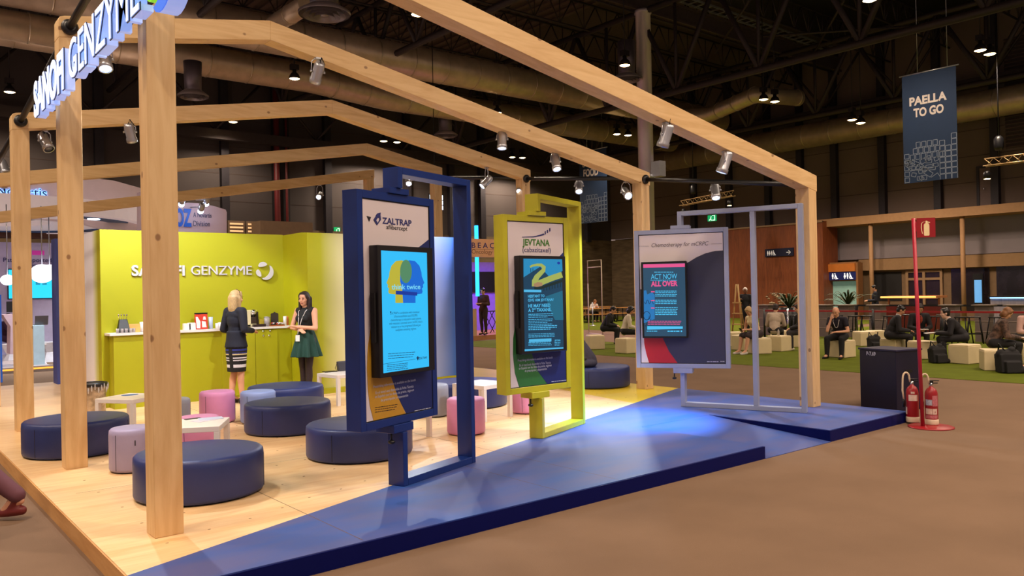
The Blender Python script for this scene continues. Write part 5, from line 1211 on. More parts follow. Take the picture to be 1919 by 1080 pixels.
        if style=='long':
            dn=Vector((0,0,-1)); b=h-f*.06*k
            for x,yo in ((-.06,0),(-.03,-.018),(0,-.022),(.03,-.018),(.06,0)):
                p=b+r*x*k+f*yo*k; m.cone(p,.045*k,p+dn*.16*k-f*.01*k,.038*k); m.cone(p+dn*.16*k-f*.01*k,.038*k,p+dn*.29*k+f*.01*k,.018*k)
            for x in (-1,1): p=h+r*x*.078*k; m.cone(p,.024*k,p+dn*.16*k+f*.0*k,.026*k); m.cone(p+dn*.16*k,.026*k,p+dn*.27*k+f*.03*k+r*x*.01*k,.012*k)
        if style=='bun': m.ell(h-f*.10*k+u*.03*k,(.035*k,.035*k,.035*k))
        return fuse(m,name,mt,max(.009,s.v),s.body,3)
    def wear(s,name,mt,fn,i=.016,voxel=None,matfn=None,sm=3):
        m=MB(); fn(s,m,i); return fuse(m,name,mt,voxel or max(.011,s.v),s.body,sm,matfn=matfn)
    def shoes(s,mt,heel=False):
        m=MB(); k=s.k
        for S_ in 'LR':
            a=s.J['an'+S_];t_=s.J['to'+S_]; g=Vector((0,0,1))
            m.cone(Vector((a.x,a.y,t_.z+.02*k))-s.fwd*.035*k,.040*k,t_,.036*k); m.cone(a-Vector((0,0,.035*k)),.038*k,t_-s.fwd*.05*k,.034*k)
            if heel: m.cone(Vector((a.x,a.y,t_.z))-s.fwd*.045*k,.014*k,Vector((a.x,a.y,t_.z-.015))-s.fwd*.045*k,.010*k)
        return fuse(m,'shoes',mt,max(.010,s.v),s.body,2)
C_=lambda n,c,r=.8:mat(n,c,r,var=.06,scale=12)
M_suit=C_('black_suit',(22,18,24)); M_navysuit=C_('navy_jacket',(20,22,40)); M_blackc=C_('black_cloth',(18,16,20)); M_whitec=C_('white_cloth',(214,204,196)); M_cream=C_('cream_knit',(222,208,184)); M_blond=mat('blonde_hair',(214,178,124),.5,var=.25,scale=40,stretch=(6,6,1)); M_brun=mat('dark_brown_hair',(44,26,24),.62,var=.2,scale=30); M_blackh=mat('black_hair',(18,12,14),.35,var=.1); M_ging=mat('light_brown_hair',(140,92,52),.5,var=.2,scale=30); M_shoe=mat('black_leather',(14,12,14),.3)
tor=lambda s,m,i:(s.torso(m,i)); 
def jacket(s,m,i): s.torso(m,i); s.arms(m,i,'wrist')
def tshirt(s,m,i): s.torso(m,i); s.arms(m,i,'short')
def vest(s,m,i): s.torso(m,i)
def trousers(s,m,i): s.legs(m,i,'ankle'); s.pel(m,i)
Fig.pel=lambda s,m,i: m.ell(s.J['pelvis'],(.16*s.k+i,.11*s.k+i,.115*s.k+i),axis=(s.J['neck']-s.J['pelvis']).normalized(),fwd=s.fwd)
def seat_skirt(s,m,i):
    s.pel(m,i+.004)
    for S_ in 'LR': m.cone(s.J['hip'+S_],.092*s.k+i,s.J['kn'+S_]-s.fwd*.02,.066*s.k+i)
    m.cone(s.J['hipL'].lerp(s.J['hipR'],.5),.09*s.k+i,s.J['knL'].lerp(s.J['knR'],.5)-s.fwd*.02,.06*s.k+i)
def lanyard(s,mt,badge=True,z=.45,o=.145):
    J=s.J;k=s.k; m=MB(); n=J['neck']; ax=(J['neck']-J['pelvis']).normalized(); b=J['pelvis'].lerp(J['neck'],z)+s.fwd*o*k
    fr=(s.fwd-ax*s.fwd.dot(ax)).normalized()
    for x in (-1,1): m.tube([n-fr*.05*k,n+s.right*x*.065*k,n+s.right*x*.07*k+fr*.10*k-ax*.06*k,J['chest']+fr*.135*k+s.right*x*.03*k,b],.0045*k,6)
    m.build('lanyard',mt,s.body)
    if badge: m=MB(); m.obox(b-ax*.06*k,s.right,ax,fr,(-.04*k,.04*k),(-.05*k,.05*k),(0,.004)); m.build('badge',M_white,s.body)

def collar(s,mt,tie=None):
    J=s.J;k=s.k; ax=(J['neck']-J['pelvis']).normalized(); fr=(s.fwd-ax*s.fwd.dot(ax)).normalized(); n=J['neck']; m=MB()
    m.lathe([(.058*k,-.015*k),(.062*k,.025*k),(.056*k,.028*k)],n,18,axis=ax,close=False)
    c=J['chest']; m.poly([n+s.right*.045*k+fr*.075*k-ax*.02*k,n-s.right*.045*k+fr*.075*k-ax*.02*k,c+fr*.135*k+ax*.0*k]); m.build('shirt_collar',mt,s.body,recalc=False)
# fair-haired woman in navy jacket and striped skirt
J=standing(); J.update(look=(.1,1,-.12),elL=(-.23,-.05,1.13),wrL=(-.16,.16,1.08),elR=(.23,-.03,1.13),wrR=(.14,.19,1.10),knL=(-.075,.02,.50),knR=(.075,.02,.5),anR=(.09,.02,.10),anL=(-.07,-.05,.10))
P=Vector((4.50,12.12,DZ+.0)); B1=Fig(P,math.radians(72),J,1.0,'fair','woman with long fair hair, navy jacket and striped skirt at the lime counter',.0075,female=True)
B1.hair('long',M_blond)
def blazer(s,m,i):
    s.torso(m,i); s.arms(m,i,'wrist'); m.lathe([(.15*s.k,.14*s.k),(.165*s.k,.0),(.19*s.k,-.10*s.k),(.0,-.10*s.k)],s.J['pelvis'],28,sx=.88,sy=1.05)
B1.wear('jacket',M_navysuit,blazer,.017,.010)
def pencil(s,m,i):
    c=s.J['pelvis']; k=s.k; m.lathe([(.0,.10*k),(.13*k,.10*k),(.168*k,-.03*k),(.172*k,-.15*k),(.155*k,-.35*k),(.148*k,-.47*k),(0,-.47*k)],c,30,sx=.90,sy=1.04)
zb0=DZ+.96
def skirtmat(c):
    z=c.z+0; rel=(Vector((c.x,c.y,0))-Vector((P.x,P.y,0))).dot(B1.right)
    back=(Vector((c.x,c.y,0))-Vector((P.x,P.y,0))).dot(B1.fwd)
    z-=zb0
    if .02<rel<.085 and back<.1 and back>-.2: return 0
    if z>-.19 and int((z+1)*40)%2==0: return 3
    for a,b,i in ((-.215,-.195,2),(-.27,-.25,1),(-.305,-.285,1),(-.405,-.36,1)):
        if a<z<b: return i
    return 0
o=B1.wear('skirt',[M_blackc,C_('white_stripe',(222,218,226)),C_('cream_stripe',(220,200,150)),C_('blue_stripe',(40,52,140))],pencil,.0,.009,matfn=skirtmat,sm=2)
B1.shoes(M_shoe,True)
m=MB(); h=B1.J['head']; 
for x in (-1,1): m.tube([h+B1.up*.135*1-B1.look*.01+B1.hr*x*.0,h+B1.up*.11+B1.hr*x*.06+B1.look*.0,h+B1.hr*x*.086+B1.up*.03+B1.look*.0],.006,6)
m.build('hair_band',mat('tortoise',(90,50,34),.4),B1.body)
# dark-haired woman with crossed arms
J=standing(); J.update(look=(-.15,1,-.08),head=(0,.03,1.59),elL=(-.24,.06,1.12),elR=(.24,.05,1.13),wrL=(.015,.20,1.15),wrR=(-.01,.165,1.095),knL=(-.07,.03,.5),knR=(.075,.0,.5),anL=(-.06,.03,.09),anR=(.11,-.05,.09))
P2=Vector((5.57,11.98,DZ)); A1=Fig(P2,math.radians(244),J,.985,'fair','dark-haired woman in a sleeveless dark green dress, arms folded',.0075,female=True)
A1.hair('long',M_brun)
def top(s,m,i): s.torso(m,i)
A1.wear('dress_top',C_('black_bodice',(16,18,22)),top,.010,.010)
def flare(s,m,i):
    c=s.J['pelvis'];k=s.k; prof=[(0,.16*k),(.115*k,.16*k),(.16*k,.02*k),(.20*k,-.14*k),(.235*k,-.30*k),(.0,-.29*k)]
    n=48; rings=[]
    for r_,h_ in prof:
        if r_==0: rings.append([m.b.verts.new(c+Vector((0,0,h_)))]); continue
        w=max(0,(.16*k-h_))*.085
        rings.append([m.b.verts.new(c+Vector(((r_+w*math.sin(9*2*PI*q/n))*math.cos(2*PI*q/n)*.97,(r_+w*math.sin(9*2*PI*q/n))*math.sin(2*PI*q/n),h_))) for q in range(n)])
    for A,B in zip(rings,rings[1:]):
        for q in range(n):
            f=[A[0],B[(q+1)%n],B[q]] if len(A)==1 else ([A[q],A[(q+1)%n],B[0]] if len(B)==1 else [A[q],A[(q+1)%n],B[(q+1)%n],B[q]])
            m.b.faces.new(f)
A1.wear('dress_skirt',C_('bottle_green_cloth',(18,62,52)),flare,.0,.009,sm=2)
def tights(s,m,i): s.legs(m,i,'ankle')
A1.wear('tights',mat('sheer_black',(44,28,34),.6,var=.1),tights,.004,.009); A1.shoes(M_shoe,True)
lanyard(A1,M_white,True,.14,.205)
# ----- background seated people around the green carpet
def sit(px,py,heading,J,skin,lab,**k):
    P=gp(px,py) if not isinstance(px,Vector) else px
    return Fig(P,math.radians(heading),J,k.pop('scale',1.),skin,lab,k.pop('voxel',.013),**k)
PH=mat('phone_black',(20,20,26),.2)
def phone(f,mt=PH,w=.04,h=.07):
    c=(f.J['wrL']+f.J['wrR'])/2+f.fwd*.12*f.k; m=MB(); m.obox(c,f.right,(f.fwd*.6+Z*.8).normalized(),(f.fwd*-.8+Z*.6).normalized(),(-w,w),(-h,h),(-.004,.004)); m.build('phone',mt,f.body)
RT=129.4-0   # heading of picture-right near the axis
# heading for persons at right: view dir ~ 62deg; picture right ~ 150deg, toward camera ~ 240deg, away 60, left 330
W1=sit(gp(1166,655)+Vector((.1,.0,0)),0,135,seated(lean=.30,down=.55),'mid','dark-haired woman in a cream jacket seated on a white cube left of the grey kiosk',female=True)
W1.hair('bob',M_blackh); W1.wear('jacket',M_cream,jacket); W1.wear('trousers',M_blackc,trousers,.012); W1.shoes(M_shoe); phone(W1)
W2=sit(gp(1420,663),0,285,seated(lean=.42,down=.75,kf=.42,ff=.50,hands=((-.05,.42,.64),(.06,.40,.62)),sp=.12),'fair','blonde woman in a sleeveless top bent over her lap, seen through the grey frame',female=True)
W2.hair('bob',M_blond); W2.wear('top',C_('cream_print',(196,170,140)),vest,.012); W2.wear('skirt',C_('brown_skirt',(54,40,44)),seat_skirt,.014); W2.shoes(M_whitec); phone(W2)
W3=sit(gp(1452,654),0,70,seated(lean=.35,down=.5),'fair','person in a pale shirt with back turned, seated just right of the blonde woman')
W3.hair('short',M_brun); W3.wear('shirt',C_('pale_shirt',(190,170,150)),jacket,.018); W3.wear('trousers',M_blackc,trousers,.014); W3.shoes(M_shoe)
W4=sit(gp(1512,657),0,320,seated(lean=.3,down=.4),'fair','person with crossed dark trousers mostly hidden behind the far right wooden post')
W4.hair('short',M_brun); W4.wear('jacket',M_blackc,jacket,.018); W4.wear('trousers',C_('grey_trousers',(50,44,48)),trousers,.014); W4.shoes(M_cream)
J5=seated(lean=.42,down=.45,kf=.40,ff=.42,sp=.17,hands=((-.06,.40,.64),(.09,.34,.94))); J5['elR']=(.17,.37,.66)
W5=sit(gp(1576,671),0,262,J5,'fair','bald man in a navy polo shirt resting his chin on his hand')
W5.wear('polo_shirt',C_('navy_polo',(26,22,40)),tshirt,.018); W5.wear('trousers',M_blackc,trousers,.016); W5.shoes(M_shoe); lanyard(W5,M_white,False)
W6=sit(gp(1668,668),0,150,seated(lean=.42,down=.62,hands=((-.07,.42,.62),(.07,.42,.62))),'mid','dark-haired man in a black suit facing right, seated behind the navy cabinet')
W6.hair('short',M_blackh); W6.wear('jacket',M_suit,jacket,.02); W6.wear('trousers',M_suit,trousers,.016); W6.shoes(M_shoe); collar(W6,C_('white_collar',(206,196,190)))
W7=sit(gp(1722,662),0,235,seated(lean=.35,down=.7,hands=((-.07,.42,.62),(.07,.42,.62))),'mid','person in a dark jacket and red patterned top facing the camera, behind the red pole')
W7.hair('short',M_brun); W7.wear('jacket',M_suit,jacket,.02); W7.wear('trousers',M_blackc,trousers,.016); W7.shoes(M_shoe)
m=MB(); c=W7.J['chest']+W7.fwd*.115; m.ell(c+Z*.03,(.06,.035,.13),axis=(W7.J['neck']-W7.J['pelvis']).normalized(),fwd=W7.fwd); m.build('scarf',mat('red_print_cloth',(170,62,40),.7,var=.4,scale=20),W7.body)
m=MB(); c=(W7.J['wrL']+W7.J['wrR'])/2+W7.fwd*.12; m.obox(c,W7.right,W7.fwd,Z,(-.11,.11),(-.08,.08),(0,.008)); m.build('notepad',M_white,W7.body)
W8=sit(gp(1806,676),0,325,seated(lean=.62,down=.12,kf=.46,hands=((-.08,.56,.62),(.08,.54,.62))),'pale','dark-haired man in a dark suit leaning forward to the left, seated on a white cube')
W8.hair('short',M_blackh); W8.wear('jacket',M_suit,jacket,.02); W8.wear('trousers',M_suit,trousers,.016); W8.shoes(mat('brown_leather',(90,54,34),.3)); collar(W8,MATS['white_collar'])
m=MB(); c=(W8.J['wrL']+W8.J['wrR'])/2+W8.fwd*.13; m.obox(c,W8.right,(W8.fwd*.95-Z*.1).normalized(),Z,(-.12,.12),(-.10,.10),(0,.01)); m.build('magazine',M_white,W8.body)
M_flor=mat('floral_black_cloth',(112,84,70),.8,var=.1,rgb2=(8,6,10),scale=16)
W9=sit(gp(1862,690),0,150,seated(lean=.42,down=.75,hands=((-.06,.44,.62),(.07,.44,.62))),'fair','light-brown-haired woman in a black floral jacket reading, at the right edge',female=True)
W9.hair('bob',M_ging); W9.wear('jacket',M_flor,jacket,.022); W9.wear('trousers',M_blackc,trousers,.016); W9.shoes(M_shoe)
m=MB(); c=(W9.J['wrL']+W9.J['wrR'])/2+W9.fwd*.13; m.obox(c,W9.right,W9.fwd,Z,(-.10,.10),(-.07,.07),(0,.008)); m.build('paper',M_white,W9.body)
W10=sit(gp(1918,676),0,215,seated(lean=.40,down=.7,hands=((-.06,.44,.62),(.07,.44,.62))),'fair','woman in a pale blouse looking down, cut by the right picture edge',female=True)
W10.hair('bob',M_ging); W10.wear('blouse',C_('pale_blouse',(200,160,150)),jacket,.018); W10.wear('trousers',M_blackc,trousers,.016); W10.shoes(M_shoe)
# coat-clad visitor on the last navy pouffe
W11=Fig(Vector((9.42,9.62,DZ)),math.radians(318),seated(lean=.5,down=.5,seat=.36,kh=.45,ff=.52,kf=.46),.98,'fair','person in a dark grey coat seated on the navy pouffe, mostly behind the yellow kiosk',.012)
W11.hair('short',M_brun); 
def coat(s,m,i):
    s.torso(m,i); s.arms(m,i,'wrist'); b=s.J['pelvis']-s.fwd*.06; m.cone(s.J['chest']-s.fwd*.03,.14,b,.15); m.ell(b+Vector((0,0,-.04)),(.22,.16,.09),fwd=s.fwd)
W11.wear('coat',C_('grey_coat',(62,60,78)),coat,.03); W11.wear('trousers',M_blackc,trousers,.014); W11.shoes(M_shoe)
# standing waiter
def stand(P,h,skin,lab,hair,top_,tmt,bot,bmt,J=None,scale=1.,vox=.014,sh=M_shoe,group=None):
    f=Fig(P,math.radians(h),J or standing(),scale,skin,lab,vox,group); 
    if hair: f.hair(*hair)
    f.wear('top',tmt,top_,.018); f.wear('trousers',bmt,bot,.014); f.shoes(sh); return f
P=xp(1640,560,31); J=standing(); J.update(wrL=(-.1,.25,1.1),wrR=(.1,.25,1.12),look=(0,1,-.5))
stand(Vector((P.x,P.y,0)),330,'fair','standing person in a dark uniform and cap among the bar tables',('short',M_blackh),jacket,M_navysuit,trousers,M_blackc,J,1.0)
P=xp(1397,560,27); J=standing(); J.update(wrR=(.12,.25,1.25),look=(0,1,-.2)); 
stand(Vector((P.x,P.y,0)),250,'dark','person in black with a pale head scarf behind the blonde woman',('short',M_whitec),jacket,M_blackc,trousers,M_blackc,J,1.0)
# people at the beer tables
f=Fig(gp(1160,650)+Vector((.5,1.1,0)),math.radians(150),seated(lean=.5,down=.6),1.0,'fair','dark-clad person half hidden behind the woman in the cream jacket',.015); f.hair('short',M_blackh); f.wear('top',M_blackc,jacket,.02); f.wear('trousers',M_blackc,trousers,.016); f.shoes(M_shoe)
# left booth visitors
P=gp(72,662); J=standing(); J.update(wrL=(-.08,.25,1.1),wrR=(.08,.25,1.12),look=(0,1,-.4))
f=stand(P,205,'fair','person in a white shirt at the white counter of the left-hand stand',('short',M_ging),tshirt,M_whitec,trousers,M_blackc,J,.98)
P=gp(93,660); f=stand(P,160,'dark','person in a mustard top with a black shoulder bag, left-hand stand',('bun',M_blackh),tshirt,C_('mustard_top',(206,150,60)),trousers,M_blackc,None,.95)
m=MB(); c=f.J['pelvis']+f.right*.2+Z*.05; m.obox(c,f.right,f.fwd,Z,(-.06,.06),(-.14,.14),(-.14,.14)); m.tube([c+Z*.12,f.J['chest']-f.fwd*.14,f.J['shL']+Z*.06],.012,6); m.build('shoulder_bag',M_black,f.body,bevel=.02)
P=gp(8,672); f=Fig(P,math.radians(130),seated(seat=.55,lean=.2),1.0,'fair','person in a dark plum jacket sitting at the left picture edge',.014); f.hair('short',M_blackh); f.wear('jacket',C_('plum_jacket',(60,26,56)),jacket,.02); f.wear('trousers',C_('plum_trousers',(60,26,56)),trousers,.02); f.shoes(M_shoe)
# person at the violet-lit stand
P=gp(897,636); P=gp(897,645); J=standing(); J.update(look=(0,1,-.4),wrL=(-.1,.26,1.15),wrR=(.1,.26,1.15))
f=stand(Vector((17.9,23.5,.18)),250,'fair','person in a dark brown suit at the violet-lit stand between the blue and yellow kiosks',('short',M_blackh),jacket,C_('brown_suit',(66,34,30)),trousers,C_('brown_suit2',(50,28,28)),J,1.0)
# passer-by whose trailing foot enters at the left edge
J=standing(); J.update(pelvis=(0,.0,.93),hipL=(-.085,0,.9),hipR=(.085,0,.9),knR=(.09,-.16,.50),anR=(.09,-.56,.20),toR=(.09,-.44,.06),knL=(-.09,.22,.5),anL=(-.09,.34,.09),toL=(-.09,.5,.03))
hh=math.radians(-51); T_=gp(4,962,.06); P=T_-Vector((math.cos(hh),-math.sin(hh),0))*.09+Vector((math.sin(hh),math.cos(hh),0))*.44; P.z=0
f=Fig(P,hh,J,1.0,'fair','passer-by leaving at the left edge, only the trailing plum trouser leg and shoe in view',.012)
f.hair('short',M_brun); f.wear('jacket',C_('plum_coat',(90,50,60)),jacket,.02); f.wear('trousers',C_('plum_cord',(104,60,72)),trousers,.03); f.shoes(mat('maroon_shoe',(110,34,34),.5))

# ================================================================== WHITE CUBES
M_cube=mat('cream_cube_vinyl',(226,206,164),.5,var=.03,bump=.05,bscale=30)
def cube(P,rot,lab,s=.43,h=.42):
    t=thing('cube_seat',P,lab,'seat'); u=Vector((math.cos(rot),math.sin(rot),0)); v=Vector((-u.y,u.x,0))
    m=MB(); m.obox(P,u,v,Z,(-s/2,s/2),(-s/2,s/2),(.012,h-.03))
    k=s/2; q=[(-k,-k),(k,-k),(k,k),(-k,k)]; m.hexa([P+u*a+v*b+Z*(h-.03) for a,b in q]+[P+u*a*.93+v*b*.93+Z*h for a,b in q]); o=m.build('cushion',M_cube,t,bevel=.016,seg=3,smooth=False)
    m=MB(); m.obox(P,u,v,Z,(-s/2+.01,s/2-.01),(-s/2+.01,s/2-.01),(0,.012)); m.build('base',M_blackmat,t); return t
def cube_px(pl,pr,pb,lab,rot=.2,s=.5):
    P=gp((pl+pr)/2,pb); a=math.atan2(P.y,P.x); P=P+Vector((math.cos(a),math.sin(a),0))*s*.6; return cube(P,a+rot,lab,s*.92)
cube_px(1153,1197,664,'white cube seat under the woman in a cream jacket',.75)
cube_px(1109,1122,656,'white cube seat behind the grey-coated person',.3)
cube_px(1369,1384,650,'white cube seat right against the grey kiosk panel edge',.2)
cube_px(1382,1404,658,'white cube seat left of the blonde woman\'s legs',.9)
cube_px(1406,1442,665,'white cube seat under the blonde woman',.4)
CB=cube_px(1441,1480,660,'white cube seat standing free between the two grey uprights, front one',.95)
cube_px(1444,1481,647,'white cube seat behind the free front cube between the grey uprights',.3)
cube_px(1480,1504,652,'white cube seat at the left of the far right post',.3)
cube_px(1552,1604,672,'white cube seat under the bald man',1.)
cube_px(1598,1641,650,'white cube seat standing free behind the navy cabinet',.5)
cube_px(1626,1656,648,'white cube seat beside the free one, by the black backpack',.2)
cube_px(1652,1700,668,'white cube seat under the man in the black suit facing right',.9)
cube_px(1708,1750,675,'white cube seat behind the red pole',.6)
cube_px(1779,1838,684,'white cube seat under the man leaning left',1.0)
cube_px(1839,1892,697,'white cube seat under the woman in the floral jacket',.2,.52)
cube_px(1906,1950,684,'white cube seat at the right picture edge',.5)
def pack(P,rot,lab,s=1.):
    t=thing('backpack',P,lab,'bag'); fw=Vector((math.cos(rot),math.sin(rot),0)); sw=Vector((-fw.y,fw.x,0)); m=MB(); L_=(Z+fw*-.12).normalized()
    m.obox(P+Z*.015*s,sw,fw,L_,(-.15*s,.15*s),(-.10*s,.07*s),(0,.26*s)); m.obox(P+Z*.015*s,sw,fw,L_,(-.11*s,.11*s),(.05*s,.13*s),(.0,.16*s)); m.cone(P+sw*-.09*s+L_*.27*s-fw*.01*s,.075*s,P+sw*.09*s+L_*.27*s-fw*.01*s,.07*s); m.ell(P+sw*.05*s+L_*.33*s,(.07*s,.05*s,.05*s)); m.ell(P+Z*.05*s+sw*.1*s+fw*.05*s,(.08*s,.09*s,.055*s)); fuse(m,'bag_body',M_blackc,.012,t,6)
    m=MB(); a=Vector((-math.sin(rot),math.cos(rot),0)); 
    for x in (-.07,.07): m.tube([P+a*x*s+Z*.32*s,P+a*x*1.6*s+Z*.42*s+Vector((math.cos(rot),math.sin(rot),0))*-.06*s,P+a*x*1.5*s+Z*.12*s-Vector((math.cos(rot),math.sin(rot),0))*.14*s],.012*s,6)
    m.build('strap',M_black,t)
pack(gp(1786,682)+Vector((-.1,.25,0)),4.2,'black rucksack on the carpet behind the leaning man\'s shoes',1.15)
pack(gp(1893,700),4.0,'large black bag on the carpet at the right edge, in front of the floral jacket',1.35)
P=gp(1640,655); pack(Vector((P.x,P.y,.0)),4.1,'black backpack standing by the white cubes behind the navy cabinet',1.1)
c=Vector(CB.location)+Vector((-.1,-.05,0)); m=MB(); m.lathe([(.03,0),(.033,.12),(.018,.15),(.018,.17),(0,.17)],(c.x,c.y,.42),14); 
tag(m.build('water_bottle',mat('clear_bottle',(200,190,180),.1,.2,alpha=.6)),'small clear bottle on the front free cube between the grey uprights','bottle')

# ================================================================== BAR ZONE BEHIND
M_slat=mat('grey_slat_wood',(120,104,100),.7,var=.08); M_red2=mat('red_belt',(150,24,30),.6)
def tall_table(px,lab,X=25.6):
    P=xp(px,600,X); P.z=0; t=thing('bar_table',P,lab,'table')
    m=MB(); m.box(P+Vector((-.19,-.19,0)),P+Vector((.19,.19,1.06))); m.build('slatted_base',M_slat,t)
    m=MB(); 
    for k in range(3): m.box(P+Vector((-.2,-.2,.3+.3*k)),P+Vector((.2,.2,.315+.3*k)))
    m.build('joint_lines',mat('slat_gap',(170,150,140),.7),t)
    m=MB(); m.box(P+Vector((-.26,-.26,1.06)),P+Vector((.26,.26,1.09))); m.build('table_top',mat('grey_top',(128,112,100),.5),t,bevel=.004)
for i,(px,l) in enumerate([(1437,'grey slatted bar table just right of the middle grey upright'),(1544,'grey slatted bar table just right of the far right post'),(1586,'grey slatted bar table behind the bald man'),(1645,'grey slatted bar table behind the man in the black suit'),(1782,'grey slatted bar table between the red pole and the leaning man'),(1845,'grey slatted bar table behind the leaning man\'s back'),(1905,'grey slatted bar table at the right picture edge')]): tall_table(px,l)
M_stool=mat('black_metal_stool',(24,20,24),.4,.4)
def barstool(P,rot=0.,lab='',grp='black bar stools'):
    t=thing('bar_stool',P,lab,'stool',grp); m=MB(); m.box(P+Vector((-.16,-.16,.74)),P+Vector((.16,.16,.77))); m.build('seat',M_stool,t,bevel=.01)
    for a in (-1,1):
        for b in (-1,1): m=MB(); m.tube([P+Vector((a*.13,b*.13,.75)),P+Vector((a*.21,b*.21,0))],.018,6); m.build('leg',M_stool,t)
    m=MB(); z=.28; e=.178
    for a,b,c_,d_ in ((-e,-e,e,-e),(e,-e,e,e),(e,e,-e,e),(-e,e,-e,-e)): m.tube([P+Vector((a,b,z)),P+Vector((c_,d_,z))],.012,5)
    m.build('foot_rail',M_stool,t); return t
b0=None
for i,(px,X,l) in enumerate([(1484,24.5,'black bar stool left of the far right post, beside a white post stand'),(1497,25.3,'black bar stool touching the left side of the tall planter'),(1568,24.8,'black bar stool behind the bald man\'s head'),(1602,24.5,'black bar stool above the free white cube, left one'),(1624,24.7,'black bar stool above the free white cube, right one'),(1668,24.7,'black bar stool behind the black-suited man'),(1700,26.0,'black bar stool left of the red pole'),(1754,24.8,'black bar stool just right of the red pole'),(1768,26.2,'black bar stool left of the leaning man\'s head'),(1803,24.5,'black bar stool over the leaning man\'s shoulder'),(1826,24.7,'black bar stool over the leaning man\'s back'),(1868,24.7,'black bar stool behind the woman in the floral jacket'),(1887,26.6,'black bar stool between the two right-edge women')]):
    P=xp(px,600,X); P.z=0
    if b0 is None: b0=barstool(P,lab=l)
    else: dup(b0,P,.4*(i%3),l)
# belts and posts
def belt_post(P,lab,mt=M_black,h=1.0,grp='queue barrier posts'):
    t=thing('barrier_post',P,lab,'post',grp); m=MB(); m.tube([P,P+Z*h],.035,12); m.build('pole',mt,t); m=MB(); m.lathe([(.17,0),(.17,.02),(.05,.04),(0,.04)],P,20); m.build('foot',mt,t); return t
A=xp(1425,568,23.9); A.z=.93
posts=[]
XBL=23.9
ys=[xp(px,575,XBL).y for px in (1432,1476,1636,1765,1935)]
labs=['black barrier post at the middle grey upright','chrome barrier post between the grey uprights','black barrier post left of the navy cabinet, behind','black barrier post right of the red pole','black barrier post off the right edge']
for y,l,i in zip(ys,labs,range(5)): belt_post(Vector((XBL,y,0)),l,M_chrome if i==1 else M_black)
m=MB()
for a,b in zip(ys,ys[1:]): m.box((XBL-.003,b,.90),(XBL+.003,a,.955))
tag(m.build('barrier_belt',M_red2),'red barrier belt strung across the bar zone','belt')
XB2=27.5; ys=[xp(px,560,XB2).y for px in (1430,1530,1640,1770,1935)]
m=MB()
for a,b in zip(ys,ys[1:]): m.box((XB2-.003,b,.98),(XB2+.003,a,1.04))
tag(m.build('barrier_belt',M_blackmat),'black barrier belt behind the red one','belt')
for k,y in enumerate(ys): belt_post(Vector((XB2,y,0)),'black barrier post carrying the black rear belt','',1.06) if False else belt_post(Vector((XB2,y,0)),'black barrier post of the rear black belt',M_black,1.06,'rear barrier posts')
# potted palms
def palm(P,lab,s=1.,ph=.9):
    t=thing('potted_palm',P,lab,'plant'); m=MB(); m.lathe([(0,0),(.24*s,0),(.32*s,ph),(.28*s,ph),(.27*s,ph-.06),(0,ph-.06)],P,24); m.build('planter',M_black,t)
    m=MB(); rnd=random.Random(int(P.x*10)); mt=mat('palm_leaf',(56,70,30),.6,var=.15)
    for k in range(26):
        a=k*2.4; L=rnd.uniform(.55,1.0)*s; el=rnd.uniform(.5,1.35); d=Vector((math.cos(a),math.sin(a),0)); base=P+Z*(ph-.05); sd=Vector((-d.y,d.x,0)); pr=[]
        for q in range(7):
            f=q/6; p=base+d*L*f*math.cos(el)*1.2+Z*(L*math.sin(el)*f*(1.25-.75*f*f)); w=.035*s*math.sin(PI*min(.98,f*.9+.08)); pr.append((p-sd*w,p+sd*w,p+Z*.012))
        for (a1_,b1_,c1_),(a2_,b2_,c2_) in zip(pr,pr[1:]):
            m.poly([a1_,a2_,c2_,c1_]); m.poly([c1_,c2_,b2_,b1_])
    m.build('fronds',mt,t,recalc=False); return t
P=xp(1478,600,26.2); P=xp(1516,600,26.4); P.z=0
P=xp(1479,600,27.0);P.z=0; palm(P,'tall potted palm seen between the grey uprights',1.25,.95)
P=xp(1590,600,29);P.z=0; palm(P,'potted palm in front of the restroom doorway',1.15,1.0)
P=xp(1519,600,25.9);P.z=0; t=thing('planter',P,'tall black planter with pale flowers next to the far right post','planter'); m=MB(); m.lathe([(0,0),(.26,0),(.36,1.0),(.30,1.0),(.29,.94),(0,.94)],P,24); m.build('pot',M_black,t)
P=xp(1458,590,28);P.z=0
t=thing('flower_pot',P,'low flowering plant left of the palm','plant'); m=MB(); m.lathe([(0,0),(.2,0),(.25,.9),(0,.9)],P,18); m.build('pot',M_black,t); m=MB(); rnd=random.Random(4)
for k in range(30): m.ell(P+Vector((rnd.uniform(-.4,.4),rnd.uniform(-.4,.4),rnd.uniform(.95,1.45))),(.05,.05,.035),n=8)
o=m.build('blossoms',mat('cream_blossom',(170,150,110),.7,var=.3,scale=9),t); o['kind']='stuff'
# buffet with warm light
P=xp(1712,575,30);P.z=0; t=thing('buffet_cart',P,'red and wood buffet counter with a warm lit rail','counter')
m=MB(); m.box(P+Vector((-.4,-.95,0)),P+Vector((.4,.95,.95))); m.build('body',mat('buffet_red',(120,34,26),.5,var=.2,scale=3),t)
m=MB(); m.box(P+Vector((-.45,-1.0,1.22)),P+Vector((.45,1.0,1.30))); 
for a in (-.9,.9): m.box(P+Vector((-.03,a-.03,.95)),P+Vector((.03,a+.03,1.22)))
m.build('canopy',mat('buffet_wood',(190,120,60),.4),t)
m=MB(); m.tube([P+Vector((-.47,-.98,1.26)),P+Vector((-.47,.98,1.26))],.03,8); m.build('lit_rail',mat('warm_rail',(255,190,110),.4,emit=(255,180,90),es=1.6),t)
